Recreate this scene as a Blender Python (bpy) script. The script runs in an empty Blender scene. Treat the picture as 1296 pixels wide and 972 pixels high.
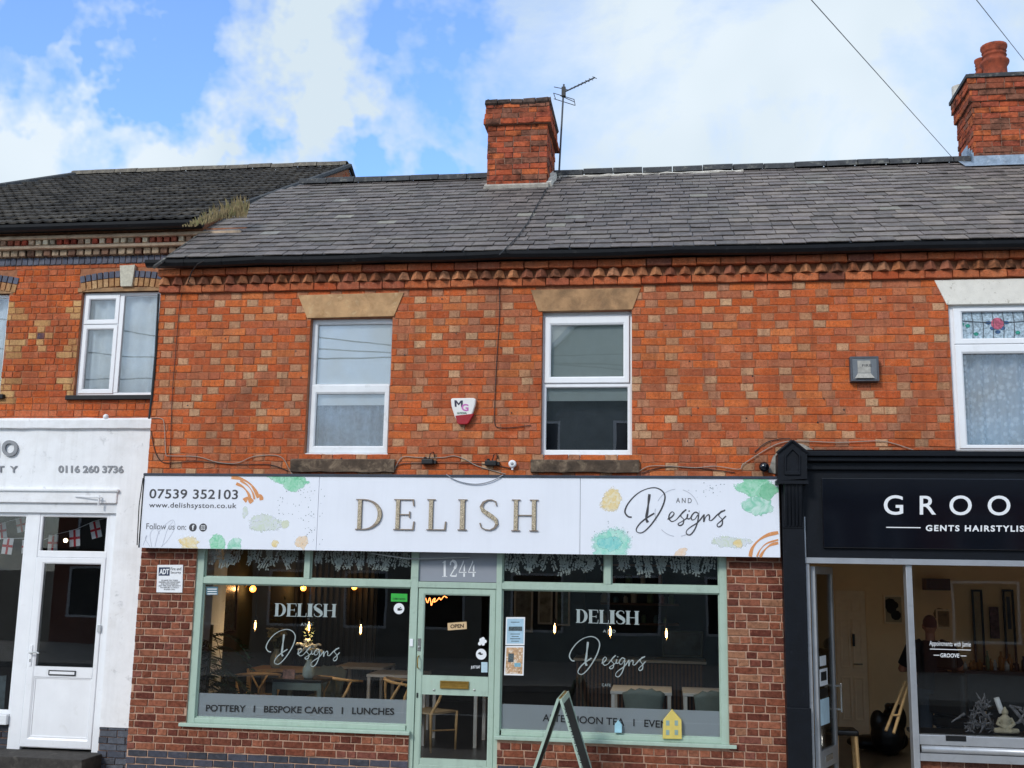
import bpy, math, random
import numpy as np
from mathutils import Vector, Matrix, noise as mnoise
random.seed(7)
C = bpy.context.scene.collection
SC = bpy.context.scene
PI = math.pi

# ---------------------------------------------------------------- camera
D, HC = 11.8, 2.12
def _rot(yaw, pitch, roll):
    cy, sy = math.cos(yaw), math.sin(yaw)
    f = Vector((sy*math.cos(pitch), cy*math.cos(pitch), math.sin(pitch)))
    r = Vector((cy, -sy, 0)); u = r.cross(f)
    return r*math.cos(roll)+u*math.sin(roll), -r*math.sin(roll)+u*math.cos(roll), f
RX, UP, FW = _rot(math.radians(-8.1303), math.radians(9.7977), math.radians(1.0142))
FPX = 1380.66
cam = bpy.data.objects.new('camera', bpy.data.cameras.new('camera')); C.objects.link(cam)
cam.matrix_world = Matrix(((RX.x, UP.x, -FW.x, 0), (RX.y, UP.y, -FW.y, -D), (RX.z, UP.z, -FW.z, HC), (0, 0, 0, 1)))
cam.data.sensor_width = 36; cam.data.lens = FPX/1296*36; cam.data.clip_end = 3000; cam.data.clip_start = .05
SC.camera = cam

# ---------------------------------------------------------------- world, sun, exposure
world = bpy.data.worlds.new("World"); SC.world = world; world.use_nodes = True
SUN_EL, SUN_AZ = math.radians(33), math.radians(208)      # azimuth: from +Y clockwise; sun in front of the facade, a little to the left
nt = world.node_tree; nt.nodes.clear()
def N(t, ty, **k):
    n = t.nodes.new(ty)
    for a, b in k.items(): setattr(n, a, b)
    return n
def setin(n, **k):
    for a, b in k.items():
        n.inputs[a.replace('_', ' ')].default_value = b
def math_(t, op, a, b=None, clamp=False):
    n = N(t, 'ShaderNodeMath', operation=op, use_clamp=clamp)
    for i, v in enumerate((a, b)):
        if v is None: continue
        if isinstance(v, (int, float)): n.inputs[i].default_value = v
        else: t.links.new(v, n.inputs[i])
    return n.outputs[0]
def mixc(t, fac, a, b, mode='MIX'):
    n = N(t, 'ShaderNodeMix', data_type='RGBA', blend_type=mode)
    for i, v in ((0, fac), (6, a), (7, b)):
        if isinstance(v, (int, float)): n.inputs[i].default_value = v
        elif isinstance(v, tuple): n.inputs[i].default_value = v if len(v) == 4 else (*v, 1)
        else: t.links.new(v, n.inputs[i])
    return n.outputs[2]
def ramp(t, v, pts):
    n = N(t, 'ShaderNodeValToRGB')
    e = n.color_ramp.elements
    while len(e) < len(pts): e.new(.5)
    for i, (p, c) in enumerate(pts):
        e[i].position = p; e[i].color = (c, c, c, 1) if isinstance(c, (int, float)) else (*c, 1)
    t.links.new(v, n.inputs[0]); return n.outputs[0]

sky = N(nt, 'ShaderNodeTexSky', sky_type='NISHITA', sun_disc=False, sun_elevation=SUN_EL, sun_rotation=SUN_AZ, air_density=1.0, dust_density=.6, ozone_density=2.0)
tc = N(nt, 'ShaderNodeTexCoord')
nz = N(nt, 'ShaderNodeTexNoise'); setin(nz, Scale=4.5, Detail=8, Roughness=.58, Distortion=.35)
nt.links.new(tc.outputs['Generated'], nz.inputs['Vector'])
nz2 = N(nt, 'ShaderNodeTexNoise'); setin(nz2, Scale=2.1, Detail=4, Roughness=.5)
nt.links.new(tc.outputs['Generated'], nz2.inputs['Vector'])
# the blue holes between the clouds, given as directions in the sky (vector, radius)
def raydir(px, py):
    v = FW*FPX + RX*(px-648) - UP*(py-486)
    return v.normalized()
holes = [(100, -40, .085, 1.0), (275, 40, .085, 1.2), (130, 160, .05, .9), (340, 175, .035, .9), (500, 20, .075, .9), (505, 190, .055, 1.2), (20, 90, .03, .7), (-200, 40, .09, .9), (-420, 120, .2, .9), (250, -150, .13, 1), (1900, -50, .2, .9), (900, -600, .2, .8)]
wn = N(nt, 'ShaderNodeTexNoise'); setin(wn, Scale=7., Detail=5, Roughness=.6); nt.links.new(tc.outputs['Generated'], wn.inputs['Vector'])
w1_ = N(nt, 'ShaderNodeVectorMath', operation='SUBTRACT'); nt.links.new(wn.outputs['Color'], w1_.inputs[0]); w1_.inputs[1].default_value = (.5, .5, .5)
w2_ = N(nt, 'ShaderNodeVectorMath', operation='SCALE'); nt.links.new(w1_.outputs[0], w2_.inputs[0]); w2_.inputs['Scale'].default_value = .30
w3_ = N(nt, 'ShaderNodeVectorMath', operation='ADD'); nt.links.new(tc.outputs['Generated'], w3_.inputs[0]); nt.links.new(w2_.outputs[0], w3_.inputs[1]); warp = w3_.outputs[0]
hole = None
for (px, py, r, s) in holes:
    d = raydir(px, py)
    vm = N(nt, 'ShaderNodeVectorMath', operation='DISTANCE'); nt.links.new(warp, vm.inputs[0]); vm.inputs[1].default_value = d
    v = math_(nt, 'SUBTRACT', 1.0, math_(nt, 'DIVIDE', vm.outputs['Value'], r*1.05))
    v = math_(nt, 'MULTIPLY', math_(nt, 'MAXIMUM', v, 0.0), s*1.0)
    hole = v if hole is None else math_(nt, 'ADD', hole, v)
cov = math_(nt, 'SUBTRACT', math_(nt, 'MULTIPLY', nz.outputs['Fac'], 3.6), 1.0)
cov = math_(nt, 'SUBTRACT', cov, math_(nt, 'MULTIPLY', hole, 1.5))
bank = None
for (px, py, r, s) in [(60, 225, .13, 1.2), (230, 240, .09, 1.1), (20, 120, .06, .55), (150, 85, .055, .5), (370, 110, .09, .5), (-250, 230, .15, .8), (450, 90, .05, .3)]:
    vm = N(nt, 'ShaderNodeVectorMath', operation='DISTANCE'); nt.links.new(warp, vm.inputs[0]); vm.inputs[1].default_value = raydir(px, py)
    v = math_(nt, 'MULTIPLY', math_(nt, 'MAXIMUM', math_(nt, 'SUBTRACT', 1.0, math_(nt, 'DIVIDE', vm.outputs['Value'], r)), 0.0), s*1.6)
    bank = v if bank is None else math_(nt, 'ADD', bank, v)
cov = math_(nt, 'ADD', cov, bank)
cov = ramp(nt, cov, [(0.0, 0.07), (.45, .5), (1.0, 1.0)])
# cloud colour: bright white edges, soft grey-blue bellies
belly = ramp(nt, nz2.outputs['Fac'], [(.30, (7.6, 8.2, 8.8)), (.58, (5.3, 6.2, 6.9))])
skyb = mixc(nt, 1.0, sky.outputs[0], (1.45, 1.9, 2.5), 'MULTIPLY')
col = mixc(nt, cov, skyb, belly)
bg = N(nt, 'ShaderNodeBackground'); bg.inputs[1].default_value = .1
nt.links.new(col, bg.inputs[0])
wo = N(nt, 'ShaderNodeOutputWorld'); nt.links.new(bg.outputs[0], wo.inputs[0])

sl = bpy.data.lights.new('sun', 'SUN'); sl.energy = 1.5; sl.angle = math.radians(12); sl.color = (1, .95, .88)
so = bpy.data.objects.new('sun', sl); C.objects.link(so)
sd = Vector((math.sin(SUN_AZ)*math.cos(SUN_EL), math.cos(SUN_AZ)*math.cos(SUN_EL), math.sin(SUN_EL)))
so.rotation_euler = sd.to_track_quat('Z', 'Y').to_euler(); so.location = sd*60
SC.view_settings.view_transform = 'Standard'; SC.view_settings.look = 'None'
SC.view_settings.exposure = 0.38; SC.view_settings.gamma = 1.0
SC.render.film_transparent = False
try: SC.cycles.max_bounces = 10; SC.cycles.diffuse_bounces = 6; SC.cycles.transparent_max_bounces = 16
except Exception: pass

# ---------------------------------------------------------------- rays of the photograph: a point known by where it is seen and by the plane it lies in
def ray(px, py): return FW*FPX + RX*(px-648) - UP*(py-486)
def W(px, py, Y=0.0):
    d = ray(px, py); t = (Y+D)/d.y; return Vector((d.x*t, Y, HC+d.z*t))
def XP(px, py, x):
    d = ray(px, py); t = x/d.x; return Vector((x, d.y*t-D, HC+d.z*t))
def HP(px, py, z):
    d = ray(px, py); t = (z-HC)/d.z; return Vector((d.x*t, d.y*t-D, z))
def RP(px, py, Y0, z0, m):           # roof plane z = z0 + m (Y - Y0)
    d = ray(px, py); t = (z0-m*(D+Y0)-HC)/(d.z-m*d.y); return Vector((d.x*t, d.y*t-D, HC+d.z*t))
def xz(px, py, Y=0.0): v = W(px, py, Y); return (v.x, v.z)

# ---------------------------------------------------------------- materials
def lin(h):
    h = h.lstrip('#'); o = []
    for i in (0, 2, 4):
        c = int(h[i:i+2], 16)/255; o.append(c/12.92 if c <= .04045 else ((c+.055)/1.055)**2.4)
    return tuple(o)
def M(name, c, rough=.6, metal=0., var=.12, scale=9., bump=0., bscale=70., src=None, dirt=None, streak=None, spec=.5, emit=None, alpha=None, coat=0.):
    m = bpy.data.materials.new(name); m.use_nodes = True; t = m.node_tree; b = t.nodes['Principled BSDF']
    geo = N(t, 'ShaderNodeNewGeometry'); P = geo.outputs['Position']
    c = lin(c) if isinstance(c, str) else c
    if src == 'obj': base = N(t, 'ShaderNodeObjectInfo').outputs['Color']
    elif src == 'tone': base = N(t, 'ShaderNodeAttribute', attribute_name='tone').outputs['Color']
    else: base = N(t, 'ShaderNodeRGB').outputs[0]; base.default_value = (*c, 1)
    if var:
        n = N(t, 'ShaderNodeTexNoise'); setin(n, Scale=scale, Detail=5, Roughness=.6); t.links.new(P, n.inputs['Vector'])
        f = ramp(t, n.outputs['Fac'], [(.28, 1-var*1.4), (.72, 1+var)])
        base = mixc(t, 1.0, base, f, 'MULTIPLY')
    if dirt:
        for (dc, ds, lo, hi, amt) in dirt:
            n = N(t, 'ShaderNodeTexNoise'); setin(n, Scale=ds, Detail=6, Roughness=.65, Distortion=.4); t.links.new(P, n.inputs['Vector'])
            f = ramp(t, n.outputs['Fac'], [(lo, 0.), (hi, amt)])
            base = mixc(t, f, base, lin(dc))
    if streak:
        (dc, amt) = streak
        mp = N(t, 'ShaderNodeMapping'); mp.inputs['Scale'].default_value = (14, 14, .8); t.links.new(P, mp.inputs['Vector'])
        n = N(t, 'ShaderNodeTexNoise'); setin(n, Scale=1, Detail=5, Roughness=.6); t.links.new(mp.outputs[0], n.inputs['Vector'])
        f = ramp(t, n.outputs['Fac'], [(.5, 0.), (.75, amt)])
        base = mixc(t, f, base, lin(dc))
    t.links.new(base, b.inputs['Base Color'])
    b.inputs['Roughness'].default_value = rough; b.inputs['Metallic'].default_value = metal
    b.inputs['Specular IOR Level'].default_value = spec
    if coat: b.inputs['Coat Weight'].default_value = coat; b.inputs['Coat Roughness'].default_value = .08
    if bump:
        n = N(t, 'ShaderNodeTexNoise'); setin(n, Scale=bscale, Detail=6, Roughness=.65); t.links.new(P, n.inputs['Vector'])
        bp = N(t, 'ShaderNodeBump'); setin(bp, Strength=min(1, bump), Distance=.006); t.links.new(n.outputs['Fac'], bp.inputs['Height'])
        t.links.new(bp.outputs[0], b.inputs['Normal'])
    if emit: b.inputs['Emission Color'].default_value = (*lin(emit[0]), 1); b.inputs['Emission Strength'].default_value = emit[1]
    if alpha is not None: b.inputs['Alpha'].default_value = alpha
    m.diffuse_color = (*c, 1)
    return m
def brick_mats(name, **k): return M(name, 'b0603a', src='obj', **k), M(name+'_stuff', 'b0603a', src='tone', **k)
RED = brick_mats('orange_brick', rough=.9, var=.2, scale=30, bump=1., bscale=110, spec=.2,
    dirt=[('6b3322', 70, .54, .66, .75), ('c99a7c', 38, .58, .7, .55), ('cf9470', 4, .5, .8, .35), ('8e4c32', 2.1, .46, .7, .45), ('432a22', .8, .52, .78, .62), ('d8a98c', 1.4, .66, .76, .4)], streak=('46302a', .45))
DARKB = brick_mats('dark_red_brick', rough=.95, var=.3, scale=22, bump=.9, bscale=110, spec=.1,
    dirt=[('3a1e1a', 26, .52, .68, .55), ('a9715a', 40, .56, .72, .5), ('57403a', 1.5, .55, .8, .4)])
CHB = brick_mats('chimney_brick', rough=.92, var=.25, scale=22, bump=.9, bscale=100, spec=.15,
    dirt=[('1c1716', 6, .47, .68, .82), ('b58a70', 20, .62, .8, .45)])
SLT = brick_mats('roof_slate', rough=.62, var=.2, scale=9, bump=.5, bscale=60, spec=.4,
    dirt=[('b8b2a8', 34, .58, .72, .6), ('3a3938', 5.0, .5, .75, .5), ('8a857a', 1.2, .52, .72, .5)])
TIL = brick_mats('concrete_tile', rough=.9, var=.3, scale=14, bump=.8, bscale=60, spec=.2,
    dirt=[('8d8576', 9, .58, .75, .5), ('121110', 4, .5, .7, .5)])
MORT = M('grey_mortar', '927260', .95, var=.25, scale=18, bump=.8, dirt=[('4a3227', 3, .5, .75, .6)])
MORTP = M('pink_mortar', 'bd9a84', .95, var=.15, scale=18, bump=.8)
MORTL = M('brown_mortar', 'a06a4c', .95, var=.25, scale=18, bump=.8)
STONE = M('sand_stone', 'bf986e', .9, var=.18, scale=7, bump=.5, bscale=90, dirt=[('8a6238', 4, .5, .7, .7), ('dcc69c', 9, .56, .72, .6), ('6a5238', 30, .6, .75, .4)])
STONE2 = M('weathered_sand_stone', 'ac8660', .9, var=.22, scale=7, bump=.6, bscale=90, dirt=[('5d4a38', 5, .45, .7, .7), ('8a5c3c', 12, .55, .8, .5)])
SILL = M('sooty_stone', '5c4d40', .95, var=.3, scale=12, bump=.9, bscale=60, dirt=[('a8937a', 7, .5, .68, .7), ('1b1917', 4, .45, .7, .7)])
PEEL = M('peeling_white_paint', 'e6e2d8', .75, var=.06, bump=.4, dirt=[('9d9585', 14, .62, .68, .7), ('b9b3a4', 40, .6, .7, .5)])
UPVC = M('white_plastic', 'f0f2f5', .3, var=.03, scale=4, dirt=[('b5b4ae', 5, .6, .8, .35)], streak=('9a9c98', .05))
UPVCO = M('older_white_plastic', 'e4e7ea', .4, var=.06, scale=6, dirt=[('8e8f8a', 7, .58, .8, .5)])
BLK = M('black_gutter_plastic', '101217', .45, spec=.3, var=.25, scale=6, dirt=[('4d4c48', 9, .62, .8, .5)])
SAGE = M('sage_green_paint', 'a9bfb0', .5, var=.04, scale=5, bump=.12, bscale=30, dirt=[('7f9286', 11, .58, .76, .5), ('6c6f62', 40, .64, .74, .6)], streak=('83958a', .3))
NAVY = M('black_navy_paint', '0b1018', .5, var=.2, scale=8, bump=.3, bscale=30, spec=.25, dirt=[('3a4048', 16, .64, .8, .4)])
NAVYG = M('gloss_navy_panel', '0a0e17', .08, var=.05, coat=.6)
ALU = M('silver_aluminium', 'b9bcc0', .38, .65, var=.08, scale=6, dirt=[('6b6c6c', 8, .6, .8, .4)])
SIGNW = M('white_sign_panel', 'e9edf6', .38, var=.02, scale=2, streak=('b4b9c4', .07))
WPAINT = M('white_masonry_paint', 'eff1f3', .8, var=.05, scale=4, bump=.5, bscale=25, dirt=[('8d8e90', 6, .62, .76, .55), ('c3bfb8', 2, .5, .8, .4)], streak=('8f8d8a', .12))
BLUEB = brick_mats('blue_brick', rough=.6, var=.25, scale=20, bump=.5, spec=.4, dirt=[('6f6c70', 14, .58, .75, .5)])
LEAD = M('lead_flashing', '93a3b4', .5, .2, var=.25, scale=12, bump=.3, bscale=30, dirt=[('d4dbe2', 14, .55, .75, .6)])
TERRA = M('terracotta', '96452a', .85, var=.25, scale=15, bump=.4, dirt=[('2b1c18', 8, .5, .72, .7)])
CEM = M('cement_fillet', 'a8a298', .95, var=.25, scale=15, bump=.9, bscale=50)
CEMW = M('pale_cement', 'cfcac0', .95, var=.2, scale=15, bump=.9, bscale=50)
RIDGE = M('ridge_tile_grey', '3b3d40', .8, var=.3, scale=12, bump=.6, dirt=[('8b8a80', 11, .55, .72, .6)])
STEEL = M('weathered_steel', '55585c', .5, .6, var=.2)
WIRE = M('dark_cable', '17181a', .6, var=.1)
WIREW = M('white_cable', 'a3968a', .6, var=.1)
WIREG = M('overhead_wire', '7d858b', .6, var=.0)
GREYT = M('charcoal_print', '3d3d42', .5, var=.02)
WHT = M('white_print', 'e9ecef', .5, var=.02)
ETCH = M('etched_vinyl', '9aa6a6', .7, var=.05)
LEAFV = M('etched_leaf_vinyl', 'b4beba', .8, var=.25, scale=30)
BRASS = M('brass', 'b08d46', .35, .8, var=.15, scale=20)
CHROME = M('chrome', 'c8c8c4', .25, .85, var=.1)
GLITT = M('gold_glitter', 'b9ab92', .35, .12, var=.9, scale=140, bump=.8, bscale=300)
BRONZE = M('pewter_edge', '8e8072', .45, .1, var=.1)
DWALL = M('dark_cafe_wall', '232726', .8, var=.15, scale=2)
GWALL = M('grey_cafe_wall', '34382f', .85, var=.12, scale=2)
DFLOOR = M('dark_cafe_floor', '2b2624', .35, var=.2, scale=3)
OAK = M('pale_oak', 'd6b27c', .5, var=.15, scale=14)
SLATW = M('walnut_slat', '5f4534', .6, var=.2, scale=10)
BLACKM = M('black_satin', '0d0f12', .4, var=.1)
CREAM = M('cream_wall', 'fddcac', .85, var=.06, scale=2)
CREAMD = M('cream_door', 'ffe4be', .5, var=.05)
GREYP = M('grey_green_paint', '6d7b77', .6, var=.08)
FROST = None
def glass(name, tint=(.98, .99, .985), k=1.7, add=.02, rough=.0, wob=.03):
    m = bpy.data.materials.new(name); m.use_nodes = True; t = m.node_tree; t.nodes.clear()
    tr = N(t, 'ShaderNodeBsdfTransparent'); tr.inputs[0].default_value = (*tint, 1)
    gl = N(t, 'ShaderNodeBsdfGlossy'); gl.inputs['Roughness'].default_value = rough
    fr = N(t, 'ShaderNodeFresnel'); fr.inputs[0].default_value = 1.5
    geo = N(t, 'ShaderNodeNewGeometry'); n = N(t, 'ShaderNodeTexNoise'); setin(n, Scale=1.6, Detail=1); t.links.new(geo.outputs['Position'], n.inputs['Vector'])
    bp = N(t, 'ShaderNodeBump'); setin(bp, Strength=wob, Distance=.1); t.links.new(n.outputs['Fac'], bp.inputs['Height'])
    t.links.new(bp.outputs[0], gl.inputs['Normal'])
    f = math_(t, 'ADD', math_(t, 'MULTIPLY', fr.outputs[0], k), add, True)
    mx = N(t, 'ShaderNodeMixShader'); t.links.new(f, mx.inputs[0]); t.links.new(tr.outputs[0], mx.inputs[1]); t.links.new(gl.outputs[0], mx.inputs[2])
    o = N(t, 'ShaderNodeOutputMaterial'); t.links.new(mx.outputs[0], o.inputs[0]); return m
GLASS = glass('shop_glass', k=.9, add=.0, wob=.006)
GLASSU = glass('upstairs_glass', k=1.5, add=.055, wob=.012)
def translucent(name, c, fac):
    m = bpy.data.materials.new(name); m.use_nodes = True; t = m.node_tree; t.nodes.clear()
    tr = N(t, 'ShaderNodeBsdfTransparent'); tr.inputs[0].default_value = (.85, .87, .87, 1)
    df = N(t, 'ShaderNodeBsdfDiffuse'); df.inputs[0].default_value = (*lin(c), 1)
    mx = N(t, 'ShaderNodeMixShader'); mx.inputs[0].default_value = fac
    t.links.new(tr.outputs[0], mx.inputs[1]); t.links.new(df.outputs[0], mx.inputs[2])
    o = N(t, 'ShaderNodeOutputMaterial'); t.links.new(mx.outputs[0], o.inputs[0]); return m
FROST = translucent('frosted_film', 'd3dce4', .62)
def watercolour(name, c1, c2, scale=9, amax=.92, soft=(.28, .48)):
    m = bpy.data.materials.new(name); m.use_nodes = True; t = m.node_tree; b = t.nodes['Principled BSDF']
    geo = N(t, 'ShaderNodeNewGeometry'); n = N(t, 'ShaderNodeTexNoise'); setin(n, Scale=scale, Detail=4, Roughness=.6, Distortion=1.2); t.links.new(geo.outputs['Position'], n.inputs['Vector'])
    f = ramp(t, n.outputs['Fac'], [(.38, 0.), (.62, 1.)])
    t.links.new(mixc(t, f, lin(c1), lin(c2)), b.inputs['Base Color']); b.inputs['Roughness'].default_value = .4
    fa = N(t, 'ShaderNodeAttribute', attribute_name='fade'); n3 = N(t, 'ShaderNodeTexNoise'); setin(n3, Scale=26., Detail=5, Roughness=.7); t.links.new(geo.outputs['Position'], n3.inputs['Vector'])
    v = math_(t, 'ADD', fa.outputs['Fac'], math_(t, 'MULTIPLY', math_(t, 'SUBTRACT', n3.outputs['Fac'], .5), 1.5)); t.links.new(ramp(t, v, [(soft[0], 0.), (soft[1], amax)]), b.inputs['Alpha'])
    return m

# ---------------------------------------------------------------- mesh builder and objects
class MB:
    def __init__(s): s.v = []; s.f = []; s.c = []
    def add(s, vs, fs, tone=None):
        o = len(s.v); s.v += [tuple(v) for v in vs]
        for f in fs:
            s.f.append(tuple(i+o for i in f)); s.c.append(tone)
        return s
    def box(s, x0, x1, y0, y1, z0, z1, tone=None):
        return s.add([(x0,y0,z0),(x1,y0,z0),(x1,y1,z0),(x0,y1,z0),(x0,y0,z1),(x1,y0,z1),(x1,y1,z1),(x0,y1,z1)],
            [(0,3,2,1),(4,5,6,7),(0,1,5,4),(2,3,7,6),(1,2,6,5),(3,0,4,7)], tone)
    def prism(s, pts, y0, y1, tone=None):          # polygon in x,z, front at y0; any winding
        a = sum(pts[i][0]*pts[(i+1) % len(pts)][1]-pts[(i+1) % len(pts)][0]*pts[i][1] for i in range(len(pts)))
        if a < 0: pts = pts[::-1]
        n = len(pts)
        vs = [(p[0], y0, p[1]) for p in pts]+[(p[0], y1, p[1]) for p in pts]
        fs = [tuple(range(n)), tuple(range(2*n-1, n-1, -1))]
        for i in range(n): j = (i+1) % n; fs.append((i, n+i, n+j, j))
        return s.add(vs, fs, tone)
    def flat(s, pts, y, tone=None):
        a = sum(pts[i][0]*pts[(i+1) % len(pts)][1]-pts[(i+1) % len(pts)][0]*pts[i][1] for i in range(len(pts)))
        if a < 0: pts = pts[::-1]
        return s.add([(p[0], y, p[1]) for p in pts], [tuple(range(len(pts)))], tone)
    def ring(s, o, i, y0, y1, bev=.012):           # mitred frame between quads o and i (x,z lists), front y0, back y1
        n = len(o); vs = []
        mid = [((1-.8)*a[0]+.8*b[0], (1-.8)*a[1]+.8*b[1]) for a, b in zip(o, i)]
        m0 = [(.9*a[0]+.1*b[0], .9*a[1]+.1*b[1]) for a, b in zip(o, i)]
        loops = [(o, y1), (o, y0+bev*.6), (m0, y0), (mid, y0), (i, y0+bev), (i, y1)]
        for l, y in loops: vs += [(p[0], y, p[1]) for p in l]
        fs = []
        for k in range(5):
            for a in range(n):
                b = (a+1) % n; fs.append((k*n+a, k*n+b, (k+1)*n+b, (k+1)*n+a))
        for a in range(n):
            b = (a+1) % n; fs.append((5*n+a, 5*n+b, b, a))
        return s.add(vs, fs)
    def tube(s, pts, r, n=8, cap=True):
        pts = [Vector(p) for p in pts]; k = len(pts); rs = r if isinstance(r, (list, tuple)) else [r]*k
        vs = []; up = None
        for i, p in enumerate(pts):
            t = (pts[min(i+1, k-1)]-pts[max(i-1, 0)]).normalized()
            if up is None: up = t.orthogonal().normalized()
            up = (up-t*up.dot(t))
            up = up.normalized() if up.length > 1e-6 else t.orthogonal().normalized()
            w = t.cross(up)
            for a in range(n): an = 2*PI*a/n; vs.append(p+(up*math.cos(an)+w*math.sin(an))*rs[i])
        fs = []
        for i in range(k-1):
            for a in range(n): b = (a+1) % n; fs.append((i*n+a, i*n+b, (i+1)*n+b, (i+1)*n+a))
        if cap: fs += [tuple(range(n-1, -1, -1)), tuple(range((k-1)*n, k*n))]
        return s.add(vs, fs)
    def lathe(s, prof, cx, cy, z0=0., n=16, sx=1., sy=1.):   # prof: (r, z)
        vs = []; fs = []
        for r, z in prof:
            for a in range(n): an = 2*PI*a/n; vs.append((cx+r*math.cos(an)*sx, cy+r*math.sin(an)*sy, z0+z))
        for i in range(len(prof)-1):
            for a in range(n): b = (a+1) % n; fs.append((i*n+a, i*n+b, (i+1)*n+b, (i+1)*n+a))
        fs += [tuple(range(n-1, -1, -1)), tuple(range((len(prof)-1)*n, len(prof)*n))]
        return s.add(vs, fs)
    def ball(s, c, r, n=12, m=8, rot=None):
        r = r if isinstance(r, (tuple, list)) else (r, r, r); vs = []; fs = []
        for i in range(m+1):
            th = PI*i/m
            for a in range(n):
                an = 2*PI*a/n; v = Vector((math.sin(th)*math.cos(an)*r[0], math.sin(th)*math.sin(an)*r[1], -math.cos(th)*r[2]))
                if rot: v = rot @ v
                vs.append(Vector(c)+v)
        for i in range(m):
            for a in range(n): b = (a+1) % n; fs.append((i*n+a, i*n+b, (i+1)*n+b, (i+1)*n+a))
        return s.add(vs, fs)
    def mesh(s, name, smooth=False):
        me = bpy.data.meshes.new(name); me.from_pydata(s.v, [], s.f); 
        if any(c is not None for c in s.c):
            at = me.attributes.new('tone', 'FLOAT_COLOR', 'FACE')
            at.data.foreach_set('color', np.array([(*(c or (.5, .5, .5)), 1) for c in s.c], dtype=np.float32).ravel())
        if smooth: me.shade_smooth()
        me.update(); return me
WM = {}                                             # the rest position of each parent, for parenting in world coordinates
def obj(name, mb, mat, parent=None, smooth=False, label=None):
    me = mb.mesh(name, smooth) if isinstance(mb, MB) else mb
    o = bpy.data.objects.new(name, me); C.objects.link(o)
    if mat and not len(me.materials): me.materials.append(mat)
    if parent is not None:
        o.parent = parent
        if parent.name in WM: o.matrix_parent_inverse = Matrix.Translation(-WM[parent.name])
    if label: o['label'] = label
    return o
def tag(o, label=None, cat=None, group=None, kind=None):
    if label: o['label'] = label
    if cat: o['category'] = cat
    if group: o['group'] = group
    if kind: o['kind'] = kind
    return o
def thing(name, label, cat, loc=(0, 0, 0), group=None):
    o = bpy.data.objects.new(name, None); C.objects.link(o); o.location = loc; o.empty_display_size = .2
    WM[o.name] = Vector(loc); return tag(o, label, cat, group)
def copy_tree(o, parent=None):
    c = o.copy(); C.objects.link(c)
    if parent is not None: c.parent = parent
    for ch in list(o.children): copy_tree(ch, c)
    return c
def struct(name, mb, mat, smooth=False): return tag(obj(name, mb, mat, None, smooth), kind='structure')
def weld_bevel(o, w=.004):
    b = o.modifiers.new('bevel', 'BEVEL'); b.width = w; b.segments = 2; b.limit_method = 'ANGLE'; return o

# ---- lettering
def text(s, bl, br, tl, Y, mat, parent, name='lettering', bold=0., ext=.0012, space=1., shear=0.):
    cu = bpy.data.curves.new('t', 'FONT'); cu.body = s; cu.extrude = .02; cu.offset = bold; cu.space_character = space; cu.shear = shear; cu.resolution_u = 5
    ob = bpy.data.objects.new('t', cu); C.objects.link(ob)
    dg = bpy.context.evaluated_depsgraph_get(); me = bpy.data.meshes.new_from_object(ob.evaluated_get(dg))
    bpy.data.objects.remove(ob); bpy.data.curves.remove(cu); me.name = name
    co = np.empty(len(me.vertices)*3, dtype=np.float32); me.vertices.foreach_get('co', co); co = co.reshape(-1, 3)
    mn, mx = co.min(0), co.max(0)
    u = (co[:, 0]-mn[0])/(mx[0]-mn[0]); v = (co[:, 1]-mn[1])/(mx[1]-mn[1]); w = (co[:, 2]-mn[2])/(mx[2]-mn[2])
    B, R, T = (np.array(W(*p, Y)) for p in (bl, br, tl))
    out = B+np.outer(u, R-B)+np.outer(v, T-B); out[:, 1] = Y-ext*w
    me.vertices.foreach_set('co', out.astype(np.float32).ravel()); me.materials.clear(); me.materials.append(mat); me.update()
    return obj(name, me, None, parent)
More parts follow.
